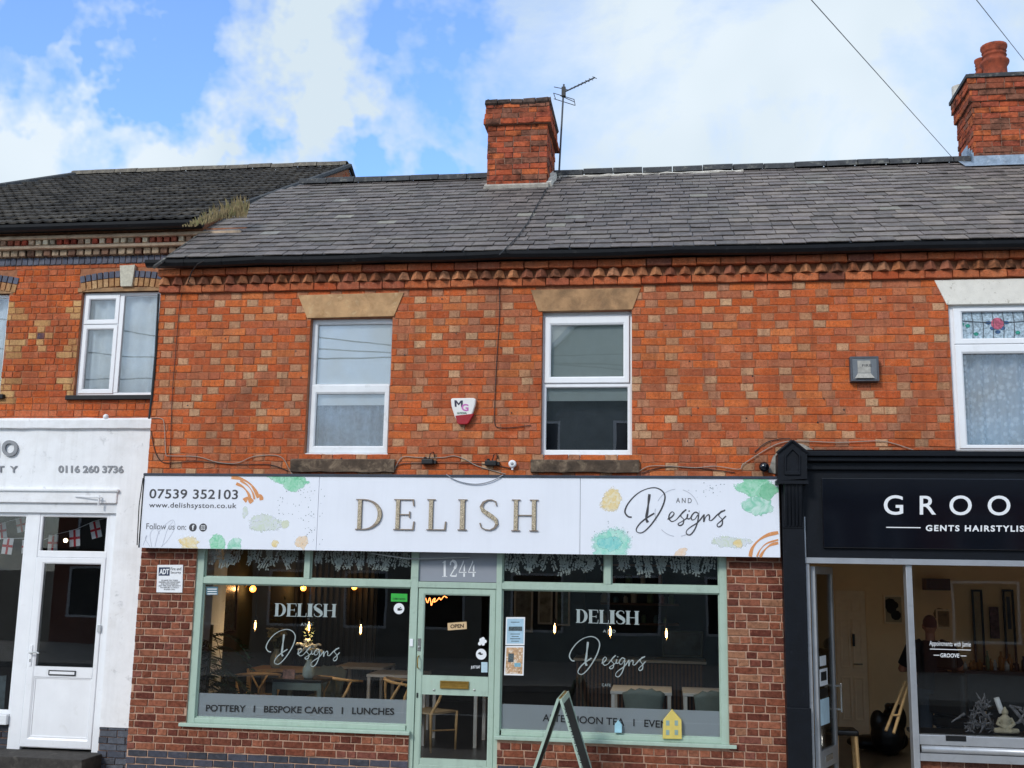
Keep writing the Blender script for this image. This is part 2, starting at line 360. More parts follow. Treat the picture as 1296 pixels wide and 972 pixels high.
def serif(ch, w=.17, t=.05, s=.05, wid=.75):
    """quads of a serif capital, unit height; w stem, t hairline, s serif thickness"""
    q = []; R = lambda x0, x1, y0, y1: q.append([(x0, y0), (x1, y0), (x1, y1), (x0, y1)])
    def stem(x):
        R(x, x+w, s, 1-s)
        for y in (0, 1-s): R(x-.07, x+w+.07, y, y+s)
    e = .07
    if ch == 'I': stem(e); adv = w+2*e
    elif ch == 'H':
        stem(e); x2 = wid-w-e; stem(x2); R(e+w, x2, .5-t/2, .5+t/2); adv = wid
    elif ch in 'LE':
        stem(e); R(e+w+.07, wid-.05, 0, t); q.append([(wid-.05, 0), (wid, 0), (wid+.02, .28), (wid-.02, .28)])
        if ch == 'E':
            R(e+w+.07, wid-.07, 1-t, 1); q.append([(wid-.07, 1), (wid-.02, 1), (wid-.0, .78), (wid-.04, .78)])
            R(e+w, wid-.17, .5-t/2, .5+t/2); R(wid-.17, wid-.13, .4, .6)
        adv = wid+.02
    elif ch == 'D':
        stem(e); x0 = e+w+.07; n = 14; xo = wid
        for i in range(n):
            a, b = (-PI/2+PI*i/n, -PI/2+PI*(i+1)/n)
            P = lambda an: ((x0+(xo-x0)*math.cos(an), .5+.5*math.sin(an)), (x0+(xo-x0-w*1.05)*max(0, math.cos(an)), .5+(.5-t)*math.sin(an)))
            (o1, i1), (o2, i2) = P(a), P(b); q.append([i1, o1, o2, i2])
        adv = wid
    elif ch == 'S':
        pts = [(.84, .80), (.80, .93), (.62, .985), (.42, .98), (.22, .90), (.13, .76), (.22, .63), (.42, .54), (.62, .45), (.82, .34), (.87, .2), (.76, .08), (.55, .015), (.33, .03), (.14, .10), (.08, .24)]
        wd = [t*1.2, t*1., t, t, w*.5, w*.8, w*.95, w*1.05, w*1.05, w*.95, w*.75, w*.45, t, t, t, t*1.2]
        k = wid/.95; P2 = [(a*k, b) for a, b in pts]
        L = []; Rr = []
        for i, p in enumerate(P2):
            a = P2[max(0, i-1)]; b = P2[min(len(P2)-1, i+1)]; dx, dy = b[0]-a[0], b[1]-a[1]; l = math.hypot(dx, dy)
            nx, ny = -dy/l*wd[i]/2, dx/l*wd[i]/2; L.append((p[0]+nx, min(1, max(0, p[1]+ny)))); Rr.append((p[0]-nx, min(1, max(0, p[1]-ny))))
        for i in range(len(P2)-1): q.append([L[i], L[i+1], Rr[i+1], Rr[i]])
        adv = wid
    return q, adv
def quads_to(mb, q, adv, B, R, T, Y, depth):
    for poly in q:
        pts = []
        for (u, v) in poly:
            p = B+(R-B)*(u/adv)+(T-B)*v; pts.append((p.x, p.z))
        mb.prism(pts, Y-depth, Y)
def catmull(pts, k=6):
    out = []
    P = [Vector((*p, 0)) for p in pts]; P = [P[0]*2-P[1]]+P+[P[-1]*2-P[-2]]
    for i in range(1, len(P)-2):
        for j in range(k):
            t = j/k; a, b, c, d = P[i-1], P[i], P[i+1], P[i+2]
            out.append(.5*((2*b)+(c-a)*t+(2*a-5*b+4*c-d)*t*t+(3*b-a-3*c+d)*t**3))
    out.append(P[-2]); return [(p.x, p.y) for p in out]
CNT = [0]
def ribbon(mb, pts, wd, Y, step=2e-5, k=6, smooth=True):      # pts in world (x,z); a thin printed brush stroke
    P = catmull(pts, k) if smooth else pts; n = len(P)
    L = []; R = []
    for i, p in enumerate(P):
        a = P[max(0, i-1)]; b = P[min(n-1, i+1)]; dx, dy = b[0]-a[0], b[1]-a[1]; l = math.hypot(dx, dy) or 1e-6
        w = wd(i/(n-1)) if callable(wd) else wd
        nx, ny = -dy/l*w/2, dx/l*w/2; L.append((p[0]+nx, p[1]+ny)); R.append((p[0]-nx, p[1]-ny))
    for i in range(n-1):
        CNT[0] += 1; mb.flat([L[i], L[i+1], R[i+1], R[i]], Y-step*(CNT[0] % 60))
DES = [  # the handwritten word, in the units of a 600 x 280 sketch
 ([(368,345),(345,340),(328,312),(345,268),(388,218),(440,185),(500,172),(545,190),(563,228),(545,290),(510,350),(470,402),(430,435),(400,432),(396,412),(418,380),(455,350),(500,322)], 7),
 ([(472,210),(466,260),(458,320),(452,350),(462,376)], 12),
 ([(578,357),(600,345),(616,325),(605,313),(590,328),(586,352),(602,370),(628,360),(655,330),(686,300)], 6),
 ([(688,300),(665,318),(655,338),(672,358),(668,384),(650,394),(640,384),(662,370),(690,350),(696,326)], 6),
 ([(696,326),(692,350),(706,354),(722,335)], 6), ([(702,306),(704,309),(702,312)], 7),
 ([(762,325),(740,316),(718,338),(720,360),(738,356),(758,330),(754,370),(738,415),(712,447),(690,444),(690,424),(714,402),(755,375),(792,330)], 6),
 ([(792,328),(790,372),(800,345),(818,330),(824,345),(822,362),(838,362),(868,332)], 6),
 ([(868,332),(892,312),(916,303)], 6), ([(912,306),(888,318),(878,336),(898,360),(896,390),(876,402),(868,388),(892,366),(920,338)], 6)]
def designs(mb, x0, y0, x1, y1, Y, wk=1., dy=0.):
    """x0,y0 .. x1,y1: pixel box of the photograph"""
    for pts, w in DES:
        q = []
        for (a, b) in pts:
            u = (a-328)/(920-328); v = (b-172)/(447-172)
            q.append(xz(x0+(x1-x0)*u, y0+(y1-y0)*v+dy*u, Y))
        ww = w*(x1-x0)/592/115*wk
        ribbon(mb, q, (lambda t, ww=ww: ww*(.65+.5*abs(math.sin(t*7+1)))), Y)

# ---------------------------------------------------------------- bricks
def brick_template(L, H, dep=.03, ch=.0045, seed=0):
    r = random.Random(seed); j = lambda a: (r.random()-.5)*2*a
    vs = []
    for (x, z) in ((-.5, -.5), (.5, -.5), (.5, .5), (-.5, .5)):
        vs.append((x, dep, z))
    edge = []
    for (x, z) in ((-.5, -.5), (0, -.5), (.5, -.5), (.5, .5), (0, .5), (-.5, .5)):
        edge.append((x+j(.012), ch*1.2, z+j(.055)))
    fr = [(x*(1-2*ch/L)+j(.01), j(.0025), z*(1-2*ch/H)+j(.05)) for (x, _, z) in edge]
    vs += edge+fr
    fs = [(10, 11, 12, 13, 14, 15)]
    for a in range(6): b = (a+1) % 6; fs.append((4+a, 4+b, 10+b, 10+a))
    fs += [(0, 1, 6, 5, 4), (1, 2, 7, 6), (2, 3, 9, 8, 7), (3, 0, 4, 9)]
    return vs, fs
def subtract(a, b, cuts):
    seg = [(a, b)]
    for c, d in cuts:
        n = []
        for s, e in seg:
            if d <= s or c >= e: n.append((s, e)); continue
            if c > s: n.append((s, c))
            if d < e: n.append((d, e))
        seg = n
    return seg
def flemish(x0, x1, z0, z1, course, S, Hd, j, holes, seed=1, kind='flemish', top=None):
    r = random.Random(seed); out = []; k = 0; z = z0
    while z < z1-.02:
        zt = min(z+course, z1) if top is None else z+course
        zc = (z+zt)/2; per = S+Hd+2*j
        x = x0-per+((per/2) if k % 2 else 0)+r.uniform(-.02, .02)
        if kind == 'stretcher': x = x0-S+((S/2) if k % 2 else 0)
        i = 0
        while x < x1:
            isH = (i % 2 == 1) if kind == 'flemish' else False
            if kind == 'mixed': isH = (k % 3 == 2) or r.random() < .3
            if kind == 'header': isH = True
            if kind == 'flemish' and r.random() < .015: isH = True
            L = Hd if isH else S; L += r.uniform(-.006, .006)
            cuts = [(h[0]-.001, h[1]+.001) for h in holes if h[2] < zc < h[3]]
            for (a, b) in subtract(max(x, x0), min(x+L, x1), cuts):
                if b-a > .025: out.append((a, b, z+j/2, zt-j/2, isH and b-a > .06))
            x += L+j; i += 1
        z += course; k += 1
    return out
def lay(parent, bricks, Y, mats, colour, nobj, key=None, seed=3, name='brick', dep=.03, jit=.0025, transform=None):
    """bricks: rectangles (x0,x1,z0,z1,isheader) in the wall plane y = Y; the nobj largest seen are objects, the others one mesh"""
    r = random.Random(seed)
    tm = [(brick_template(.22, .07, dep, seed=s), brick_template(.11, .07, dep, seed=s+50)) for s in range(4)]
    me = []
    for s in range(4):
        row = []
        for q in (0, 1):
            m = MB(); m.add(*tm[s][q]); mm = m.mesh(name); mm.materials.append(mats[0]); row.append(mm)
        me.append(row)
    order = sorted(range(len(bricks)), key=key or (lambda i: -(bricks[i][0]+.3*(bricks[i][1]-bricks[i][0])*10)))
    chosen = set(order[:nobj]); st = MB()
    for i, (a, b, c, d, h) in enumerate(bricks):
        s = r.randrange(4); q = 1 if (b-a) < .15 else 0; col = colour(r, h, (a+b)/2, (c+d)/2); y = Y+r.uniform(-jit, jit); rot = r.uniform(-.004, .004)
        M4 = Matrix.Translation(((a+b)/2, y, (c+d)/2)) @ Matrix.Rotation(rot, 4, 'Y') @ Matrix.Diagonal((b-a, 1, d-c, 1))
        if transform: M4 = transform @ M4
        if i in chosen:
            o = bpy.data.objects.new(name, me[s][q]); C.objects.link(o); o.parent = parent
            if parent.name in WM: o.matrix_parent_inverse = Matrix.Translation(-WM[parent.name])
            o.matrix_basis = M4; o.color = (*col, 1)
        else:
            v, f = tm[s][q]; st.add([M4 @ Vector(p) for p in v], f, col)
    if st.v:
        o = obj(name+'_field', st, mats[1], parent); o['kind'] = 'stuff'
def pick(r, pal):
    c = lin(r.choice(pal)); k = r.uniform(.9, 1.1); return tuple(min(1, x*k) for x in c)
PAL_O = ['cb6434', 'c66030', 'ce6a36', 'c05c32', 'd06e3a', 'c2643a', 'c86538', 'ba5e38']
PAL_BUFF = ['c89a76', 'bf8d68', 'cba17c', 'b67f60', 'bf9270', 'b27e62', 'b87a58']
def col_upper(r, h, x, z):
    if h:
        p = .70 if x < 1.6 else .46
        if r.random() < p: return pick(r, PAL_BUFF)
        return pick(r, ['b9694a', 'b46c50', 'c27450'])
    return pick(r, PAL_O if r.random() < .8 else ['b4603e', 'bb6f4e', 'd27844'])
PAL_D = ['7d4837', '87503c', '6d3e33', '935a45', '683a30', '9a614a', '764536', '825044']
def col_dark(r, h, x, z): return pick(r, PAL_D)
def col_right(r, h, x, z): return pick(r, PAL_D+['b0826a', 'a4765c'])
def col_ch(r, h, x, z):
    return pick(r, ['ba6040', 'b2583a', 'c2683f', 'a85640', '96543e', '8a5c4a'])
def col_left(r, h, x, z): return pick(r, ['c8622f', 'c05c2e', 'cc6a38', 'ba5a34', 'c46a44'])

# ================================================================= helpers on the facade
def rect(x0, y0, x1, y1, Y=0.):
    a = W(x0, y0, Y); b = W(x1, y1, Y); return (a.x, b.x, b.z, a.z)
def Zm(*pts, Y=0.): return sum(W(x, y, Y).z for x, y in pts)/len(pts)
def q4(r): x0, x1, z0, z1 = r; return [(x0, z0), (x1, z0), (x1, z1), (x0, z1)]
def ins(r, a, b=None, c=None, d=None):            # left, right, bottom, top insets
    if b is None: b = c = d = a
    return (r[0]+a, r[1]-b, r[2]+c, r[3]-d)
def holed(mb, x0, x1, z0, z1, y0, y1, holes):
    xs = sorted({x0, x1, *[min(max(h[i], x0), x1) for h in holes for i in (0, 1)]}); zs = sorted({z0, z1, *[min(max(h[i], z0), z1) for h in holes for i in (2, 3)]})
    for i in range(len(zs)-1):
        zc = (zs[i]+zs[i+1])/2; segs = subtract(x0, x1, [(h[0], h[1]) for h in holes if h[2] < zc < h[3]])
        for a, b in segs: mb.box(a, b, y0, y1, zs[i], zs[i+1])
def pane(parent, r, Y, mat=GLASS, name='pane'):
    return obj(name, MB().box(r[0], r[1], Y, Y+.006, r[2], r[3]), mat, parent)
def frame(parent, o, i, Y, dep, mat, name='frame', bev=.012): return obj(name, MB().ring(q4(o), q4(i), Y, Y+dep, bev), mat, parent)

# ================================================================= the setting: ground
GZ = -.26
struct('pavement', MB().box(-40, 40, -3.1, 1.4, GZ-.3, GZ), M('paving_concrete', 'b0aca5', .9, var=.15, scale=3, bump=.4, dirt=[('4c4a47', 2, .55, .8, .5)]))
struct('kerb', MB().box(-40, 40, -3.25, -3.1, GZ-.3, GZ+.002), M('kerb_granite', '9b9894', .85, var=.2, bump=.5))
struct('road', MB().box(-60, 60, -12.0, -3.25, GZ-.4, GZ-.12), M('asphalt', '3c3c3e', .9, var=.15, scale=6, bump=.6, dirt=[('5b5a58', 1.2, .5, .8, .4)]))
struct('far_pavement', MB().box(-40, 40, -18.6, -12.0, GZ-.3, GZ), bpy.data.materials['paving_concrete'])
struct('ground', MB().box(-400, 400, -500, 500, GZ-.9, GZ-.45), M('earth', '4a463c', .95, var=.2, scale=1))
mk = MB()
for k in range(-8, 9): mk.box(k*4-1, k*4+1, -7.75, -7.65, GZ-.119, GZ-.115)
struct('road_marking', mk, WHT)

# ================================================================= main brick building
XL, XR = W(203, 372).x, 6.6
B = thing('brick_terrace_building', 'orange brick terrace building with slate roof above the cafe and barber shop', 'building', (0, 0, GZ))
zc0 = (Zm((200, 371.9), (560, 367)) + Zm((800, 359.4), (1200, 351.7)))/2        # underside of the cornice
zA, zB, zC = zc0+.088, zc0+.19, zc0+.275
zG1 = zc0+.39
z_lo = Zm((183, 604), (985, 609))-.12
w1 = rect(389.5, 402, 492.3, 578.5); w2 = rect(687, 398, 800, 580); w3 = rect(1203, 386, 1209.6+142, 572)
w1 = (W(389, 490).x, W(493.5, 490).x, W(438, 579).z, W(443, 402).z)
w2 = (W(685.3, 490).x, W(799.7, 490).x, W(741, 580).z, W(743, 393).z)
w3 = (W(1205, 480).x, W(1205, 480).x+1.22, W(1215, 572).z, W(1215, 385.5).z)
holes_u = [w1, w2, w3]
# lintels (trapezoids, standing a little proud)
lint = [[(377, 373.5), (511, 370), (498.5, 400), (388.5, 402.5)], [(671.5, 366.8), (811, 364), (800.4, 391.5), (681.5, 394)],
        [(1182.7, 354.5), (1372, 349), (1352, 383), (1198.5, 385.5)]]
lq = [[xz(x, y, -.012) for x, y in l] for l in lint]
lq[2][1] = (w3[1]+.14, lq[2][0][1]); lq[2][2] = (w3[1]+.02, lq[2][3][1])
lhole = []
for q in lq: lhole.append((max(q[0][0], q[3][0])-.01, min(q[1][0], q[2][0])+.01, q[3][1], q[0][1]))
mb = MB(); holed(mb, XL, XR, z_lo, zG1-.03, .0065, .32, holes_u)
wall_u = obj('upper_wall', mb, MORTL, B)
zt = zc0-.003
course = .0858
bz0 = zt-course*29
br = flemish(XL, XR, zt-course*26, zt, course, .264, .124, .0065, holes_u+lhole, seed=5)
lay(wall_u, br, 0., RED, col_upper, 300, key=lambda i: -(br[i][0]+br[i][1]+(.2 if br[i][2] < 4.6 else 0)), seed=3)
# soot and old repairs are in the material; a few dark fixing holes
mbh = MB(); rr = random.Random(2)
for k in range(46):
    x = rr.uniform(XL+.1, 3.5); z = rr.uniform(3.3, 5.2)
    if any(h[0]-.05 < x < h[1]+.05 and h[2] < z < h[3] for h in holes_u): continue
    mbh.prism([(x+.009*math.cos(a)*rr.uniform(.6, 1.3), z+.009*math.sin(a)*rr.uniform(.6, 1.3)) for a in [k2*PI/3 for k2 in range(6)]], -.004, 0)
o = obj('wall_fixing_hole', mbh, BLACKM, wall_u); o['kind'] = 'stuff'
# left return wall of the building (it stands in front of the neighbour)
mb = MB().box(XL-.001+.0, XL+.22, .32, 9.0, GZ, zG1-.2)
mb.add([(XL, .1, zG1-.2), (XL+.2, .1, zG1-.2), (XL+.2, 3.75, zG1+1.9), (XL, 3.75, zG1+1.9), (XL, 8, zG1-.3), (XL+.2, 8, zG1-.3)], [(0, 3, 4), (1, 5, 2), (0, 1, 2, 3), (3, 2, 5, 4)])
obj('gable_wall', mb, MORTL, B)
# black line modelled at the corner for the shadow of the wall edge
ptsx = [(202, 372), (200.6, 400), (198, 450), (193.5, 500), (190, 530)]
obj('corner_shade_line', MB().tube([W(x-1.2, y, -.008) for x, y in ptsx], .014, 6), BLACKM, B)

# ---- cornice: one course, dog-tooth course, top course
cor = obj('cornice', MB().box(XL, XR, .0, .3, zc0, zC), MORTL, B)
def bricks_row(parent, x0, x1, z0, z1, Y, L, mats, colour, seed, j=.008, dep=.05, gaps=()):
    r = random.Random(seed); x = x0; rows = []
    while x < x1-.03:
        l = L+r.uniform(-.01, .01); rows.append((x, min(x+l, x1), z0+j/2+r.uniform(-.003, .002), z1-j/2+r.uniform(-.001, .001), False)); x += l+j
    lay(parent, rows, Y, mats, colour, len(rows), seed=seed, dep=dep, jit=.004)
col_c = lambda r, h, x, z: pick(r, ['c0683f', 'c66c42', 'b4603f', 'a85c42', 'ca744a', 'bb643e', '7c4a3c' if r.random() < .3 else 'b85834'])
bricks_row(cor, XL, XR, zc0, zA, -.045, .262, RED, col_c, 21, dep=.06)
bricks_row(cor, XL, XR, zB, zC, -.10, .262, RED, col_c, 22, dep=.12)
tm = MB()
c = .062; hh = (zB-zA)-.006
tv = [(-c, 0, 0), (0, -c*1.25, 0), (c, 0, 0), (0, c, 0), (-c*.6, 0, hh), (0, -c*.75, hh), (c*.6, 0, hh), (0, c, hh)]
tm.add([(x*1.18, y, z) for x, y, z in tv], [(3, 2, 1, 0), (4, 5, 6, 7), (0, 1, 5, 4), (1, 2, 6, 5), (2, 3, 7, 6), (3, 0, 4, 7)])
tme = tm.mesh('dogtooth_brick'); tme.materials.append(CHB[0])
x = XL+.06; r_ = random.Random(4); k = 0
while x < XR-.06:
    o = bpy.data.objects.new('dogtooth_brick', tme); C.objects.link(o); o.parent = cor
    s_q = r_.uniform(.9, 1.06); o.scale = (s_q, r_.uniform(.82, 1.08), r_.uniform(.9, 1.0)); o.location = (x, -.035+r_.uniform(-.007, .007), zA+.003); o.rotation_euler = (r_.uniform(-.03, .03), r_.uniform(-.03, .03), r_.uniform(-.12, .12))
    o.color = (*pick(r_, ['8a5c46', 'b5744e', 'ba7c58', 'aa6a4a', 'b98464', '99604a', 'c0835c']), 1)
    x += .1605+r_.uniform(-.006, .006); k += 1
# ---- gutter and fascia
eY, eZ = -.16, zC+.06
MS = math.tan(math.radians(31.5))
Lg = [(-.13, 0), (-.125, -.035), (-.1, -.068), (-.06, -.08), (-.02, -.068), (0, -.035), (0, 0)]
mb = MB()
def gutter(mb, x0, x1, Yc, Zc, prof=Lg, s=1.):
    n = len(prof); vs = [(xx, Yc+a*s, Zc+b*s) for xx in (x0, x1) for a, b in prof]+[(xx, Yc+a*s*.9-.006, Zc+b*s*.86) for xx in (x0, x1) for a, b in prof]
    fs = [(i, i+1, n+i+1, n+i) for i in range(n-1)]+[(2*n+i+1, 2*n+i, 3*n+i, 3*n+i+1) for i in range(n-1)]
    fs += [tuple(range(n-1, -1, -1)), tuple(range(n, 2*n)), (0, n, 3*n, 2*n), (n-1, 3*n-1, 4*n-1, 2*n-1)]
    mb.add(vs, fs)
gxs = sorted([XL-.1, XR]+[W(px, 325, -.2).x for px in (640, 860, 1150, 330, 490)]); rg_ = random.Random(3); gut = obj('gutter', MB().box(XL-.1, XR, -.119, -.112, eZ-.02, eZ+.018), BLK, B); gz_ = [rg_.uniform(-.012, .006) for _ in gxs]
for (a, b, za, zb_) in zip(gxs, gxs[1:], gz_, gz_[1:]):
    m_ = MB(); n_ = 6
    for i in range(n_):
        u0, u1 = i/n_, (i+1)/n_; k0 = len(m_.v); gutter(m_, a+(b-a)*u0, a+(b-a)*u1, -.118, eZ+.02)
        for q_ in range(k0, len(m_.v)):
            x_, y_, z_ = m_.v[q_]; u = (x_-a)/(b-a); m_.v[q_] = (x_, y_, z_+za+(zb_-za)*u-.012*math.sin(u*PI))
    obj('gutter_length', m_, BLK, gut)
    for u in (.33, .66):
        xb_ = a+(b-a)*u; m2_ = MB(); gutter(m2_, xb_-.015, xb_+.015, -.116, eZ+.022+za+(zb_-za)*u-.011, s=1.06); obj('gutter_bracket', m2_, BLK, gut)
mb = MB()
for px in (640, 860, 1150, 330, 490):
    x = W(px, 325, -.2).x
    mb2 = MB(); gutter(mb2, x-.05, x+.05, -.112, eZ+.024, s=1.07); obj('gutter_joint', mb2, BLK, gut)
obj('fascia_board', MB().box(XL-.02, XR, -.108, -.07, zC+.012, eZ+.03), BLK, B)

# ---- roof
Y0r, Z0r = -.2, eZ+.03
def onroof(px, py): return RP(px, py, Y0r, Z0r, MS)
rp = onroof(800, 219.5); Yr = rp.y; Zr = rp.z
sv = Vector((0, math.cos(math.atan(MS)), math.sin(math.atan(MS)))); nv = Vector((0, -sv.z, sv.y))
Ls = (Yr-Y0r)/sv.y
edge_px = [(197, 337), (262, 291), (300, 269), (345, 245), (385, 234)]
ed = [onroof(*p) for p in edge_px]
def xleft(v):
    Y = Y0r+v*sv.y
    for a, b in zip(ed, ed[1:]):
        if Y <= b.y or b is ed[-1]:
            t = (Y-a.y)/(b.y-a.y); t = min(max(t, -.2), 1.1); return a.x+(b.x-a.x)*t
mb = MB(); n = 8
vs = []
for i in range(n+1):
    v = Ls*i/n; p = Vector((xleft(v)+.02, Y0r, Z0r))+sv*v; vs += [p, Vector((XR+.4, p.y, p.z)), p-nv*.05, Vector((XR+.4, p.y, p.z))-nv*.05]
fs = []
for i in range(n): a = 4*i; b = a+4; fs += [(a, a+1, b+1, b), (a+3, a+2, b+2, b+3), (a, b, b+2, a+2)]
fs += [(0, 2, 3, 1), (4*n, 4*n+1, 4*n+3, 4*n+2)]
mb.add(vs, fs)
mb.add([(ed[-1].x, Yr, Zr), (XR+.4, Yr, Zr), (XR+.4, Yr+4, Zr-4*MS), (ed[-1].x, Yr+4, Zr-4*MS)], [(0, 1, 2, 3)])
roof = obj('roof', mb, BLACKM, B)
def shingles(parent, x_left, x_right, O, sv, nv, Ls, gauge, wid, mats, colour, nobj, seed, name, thick=.009, lap=1.25, templates=None, jx=.012, skip=None, tilt=.02):
    r = random.Random(seed); tmps = []
    for s in range(5):
        rr = random.Random(seed+s)
        if templates: tmps.append(templates(rr)); continue
        j = lambda a: rr.uniform(-a, a)
        lo = [(-.5+j(.02), j(.03)), (-.17, j(.035)), (.17, j(.035)), (.5+j(.02), j(.03))]
        if s == 2: lo[0] = (-.48, .1); 
        up = [(.5, 1), (-.5, 1)]
        vs = [(u, v, 0) for u, v in lo+up]+[(u, v, -1) for u, v in lo+up]
        tmps.append((vs, [(0, 1, 2, 3, 4, 5), (0, 6, 7, 1), (1, 7, 8, 2), (2, 8, 9, 3), (3, 9, 10, 4), (5, 11, 6, 0)]))
    me = []
    for v, f in tmps:
        m = MB(); m.add([(a, b, c) for a, b, c in v], f); mm = m.mesh(name); mm.materials.append(mats[0]); me.append(mm)
    items = []; rows = int(Ls/gauge)+1
    for k in range(rows):
        v = k*gauge; xl = x_left(v); x = xl-((wid/2) if k % 2 else 0)+r.uniform(-.01, .01)
        while x < x_right:
            w = wid+r.uniform(-jx, jx); a = max(x, xl); b = min(x+w, x_right)
            if b-a > .05 and not (skip and skip((a+b)/2, v)): items.append((a, b-.006, v))
            x += w
    order = sorted(range(len(items)), key=lambda i: items[i][2]*.9-items[i][0]*.12)
    ch = set(order[:nobj]); st = MB()
    for i, (a, b, v) in enumerate(items):
        s = r.randrange(5); L = min(gauge*lap, Ls-v+.02)
        o = O+Vector(((a+b)/2, 0, 0))+sv*(v+(r.uniform(-.008, .008) if r.random() > .03 else -r.uniform(.015, .04)))+nv*(tilt+r.uniform(-.003, .004))
        tl = -math.atan((tilt-.002)/(gauge*lap)); sv2 = (Matrix.Rotation(tl, 3, 'X') @ sv); nv2 = Matrix.Rotation(tl, 3, 'X') @ nv
        rz = Matrix.Rotation(r.uniform(-.012, .012), 4, nv2)
        M4 = Matrix.Identity(4)
        cx = rz @ Vector((1, 0, 0)); cs = rz @ sv2
        for q in range(3): M4[q][0] = cx[q]*(b-a); M4[q][1] = cs[q]*L; M4[q][2] = nv2[q]*thick; M4[q][3] = o[q]
        cc = colour(r, (a+b)/2, v)
        if i in ch:
            ob = bpy.data.objects.new(name, me[s]); C.objects.link(ob); ob.parent = parent; ob.matrix_basis = M4; ob.color = (*cc, 1)
        else:
            st.add([M4 @ Vector(p) for p in tmps[s][0]], tmps[s][1], cc)
    if st.v: o = obj(name+'_field', st, mats[1], parent); o['kind'] = 'stuff'
def col_slate(r, x, v):
    if r.random() < .012: return pick(r, ['85827c', '8d897f'])
    base = ['68615f', '6e6663', '625c5a', '736b67', '6b6462', '706865', '5f5957'] if x < .8 else ['766d6a', '7d746f', '6d6561', '827871', '69625e']
    return pick(r, base)
ch1L, ch1R = onroof(614, 240), onroof(693.5, 240)
skipc = lambda x, v: (ch1L.x < x < ch1R.x and Y0r+v*sv.y > ch1L.y+.05)
shingles(roof, lambda v: xleft(v), XR+.4, Vector((0, Y0r, Z0r)), sv, nv, Ls-.05, .205, .235, SLT, col_slate, 300, 11, 'slate', skip=skipc)
# verge fillet with pale mortar dabs along the slate edge against the neighbour
mb = MB(); pts = [p+nv*.012+Vector((-.02, 0, 0)) for p in ed]
mb.tube([p-nv*.02 for p in pts], [.022, .02, .022, .02, .02], 6)
obj('verge_fillet', mb, M('verge_mortar', '4d4b48', .95, var=.3, bump=.7, dirt=[('c2bcae', 9, .56, .68, .8)]), roof)
# ridge tiles
def ridge(parent, x0, x1, Y, Z, L=.43, w=.15, h=.085, seed=5, mat=RIDGE, name='ridge_tile', breaks=()):
    r = random.Random(seed); x = x0
    m = MB(); n = 7
    for e in (0, 1):
        for s in (1., .86):
            for a in range(n): an = PI*a/(n-1); m.v.append((e, -math.cos(an)*w*s, math.sin(an)*h*s-(.03 if a in (0, n-1) else 0)))
    for a in range(n-1):
        m.f += [(a, a+1, 2*n+a+1, 2*n+a), (n+a+1, n+a, 3*n+a, 3*n+a+1), (a+1, a, n+a, n+a+1), (2*n+a, 2*n+a+1, 3*n+a+1, 3*n+a)]
    m.c = [None]*len(m.f); me = m.mesh(name); me.materials.append(mat)
    while x < x1:
        l = min(L, x1-x)
        if not any(a < x+l/2 < b for a, b in breaks):
            o = bpy.data.objects.new(name, me); C.objects.link(o); o.parent = parent
            o.location = (x, Y+r.uniform(-.008, .008), Z+r.uniform(-.006, .006)); o.scale = (l-.012, 1, 1); o.rotation_euler = (0, r.uniform(-.008, .008), r.uniform(-.006, .006))
        x += L
    return me
ridge(roof, ed[-1].x-.05, XR+.4, Yr, Zr-.01, breaks=[(ch1L.x-.1, ch1R.x+.1)])
# cream mortar bed under the ridge, right of the chimney
e2 = onroof(950, 214)
mb = MB(); x = ch1R.x+.08; r_ = random.Random(8)
pts = []
while x < e2.x: pts.append(Vector((x, Yr-.145, Zr-.045-.145*0+r_.uniform(-.006, .006)))-Vector((0, 0, .03))); x += .12
mb.tube(pts, [.022*r_.uniform(.7, 1.2) for _ in pts], 6)
obj('mortar_bed', mb, CEMW, roof)
# black cable lying across the slates from the chimney to the gutter
cab = [onroof(693, 240), onroof(680, 262), onroof(668, 285), onroof(655, 303), onroof(632, 326)]
tag(obj('roof_cable', MB().tube([p+nv*.03 for p in cab], .007, 5), WIRE), 'thin black cable running down the slates from the brick chimney', 'cable')

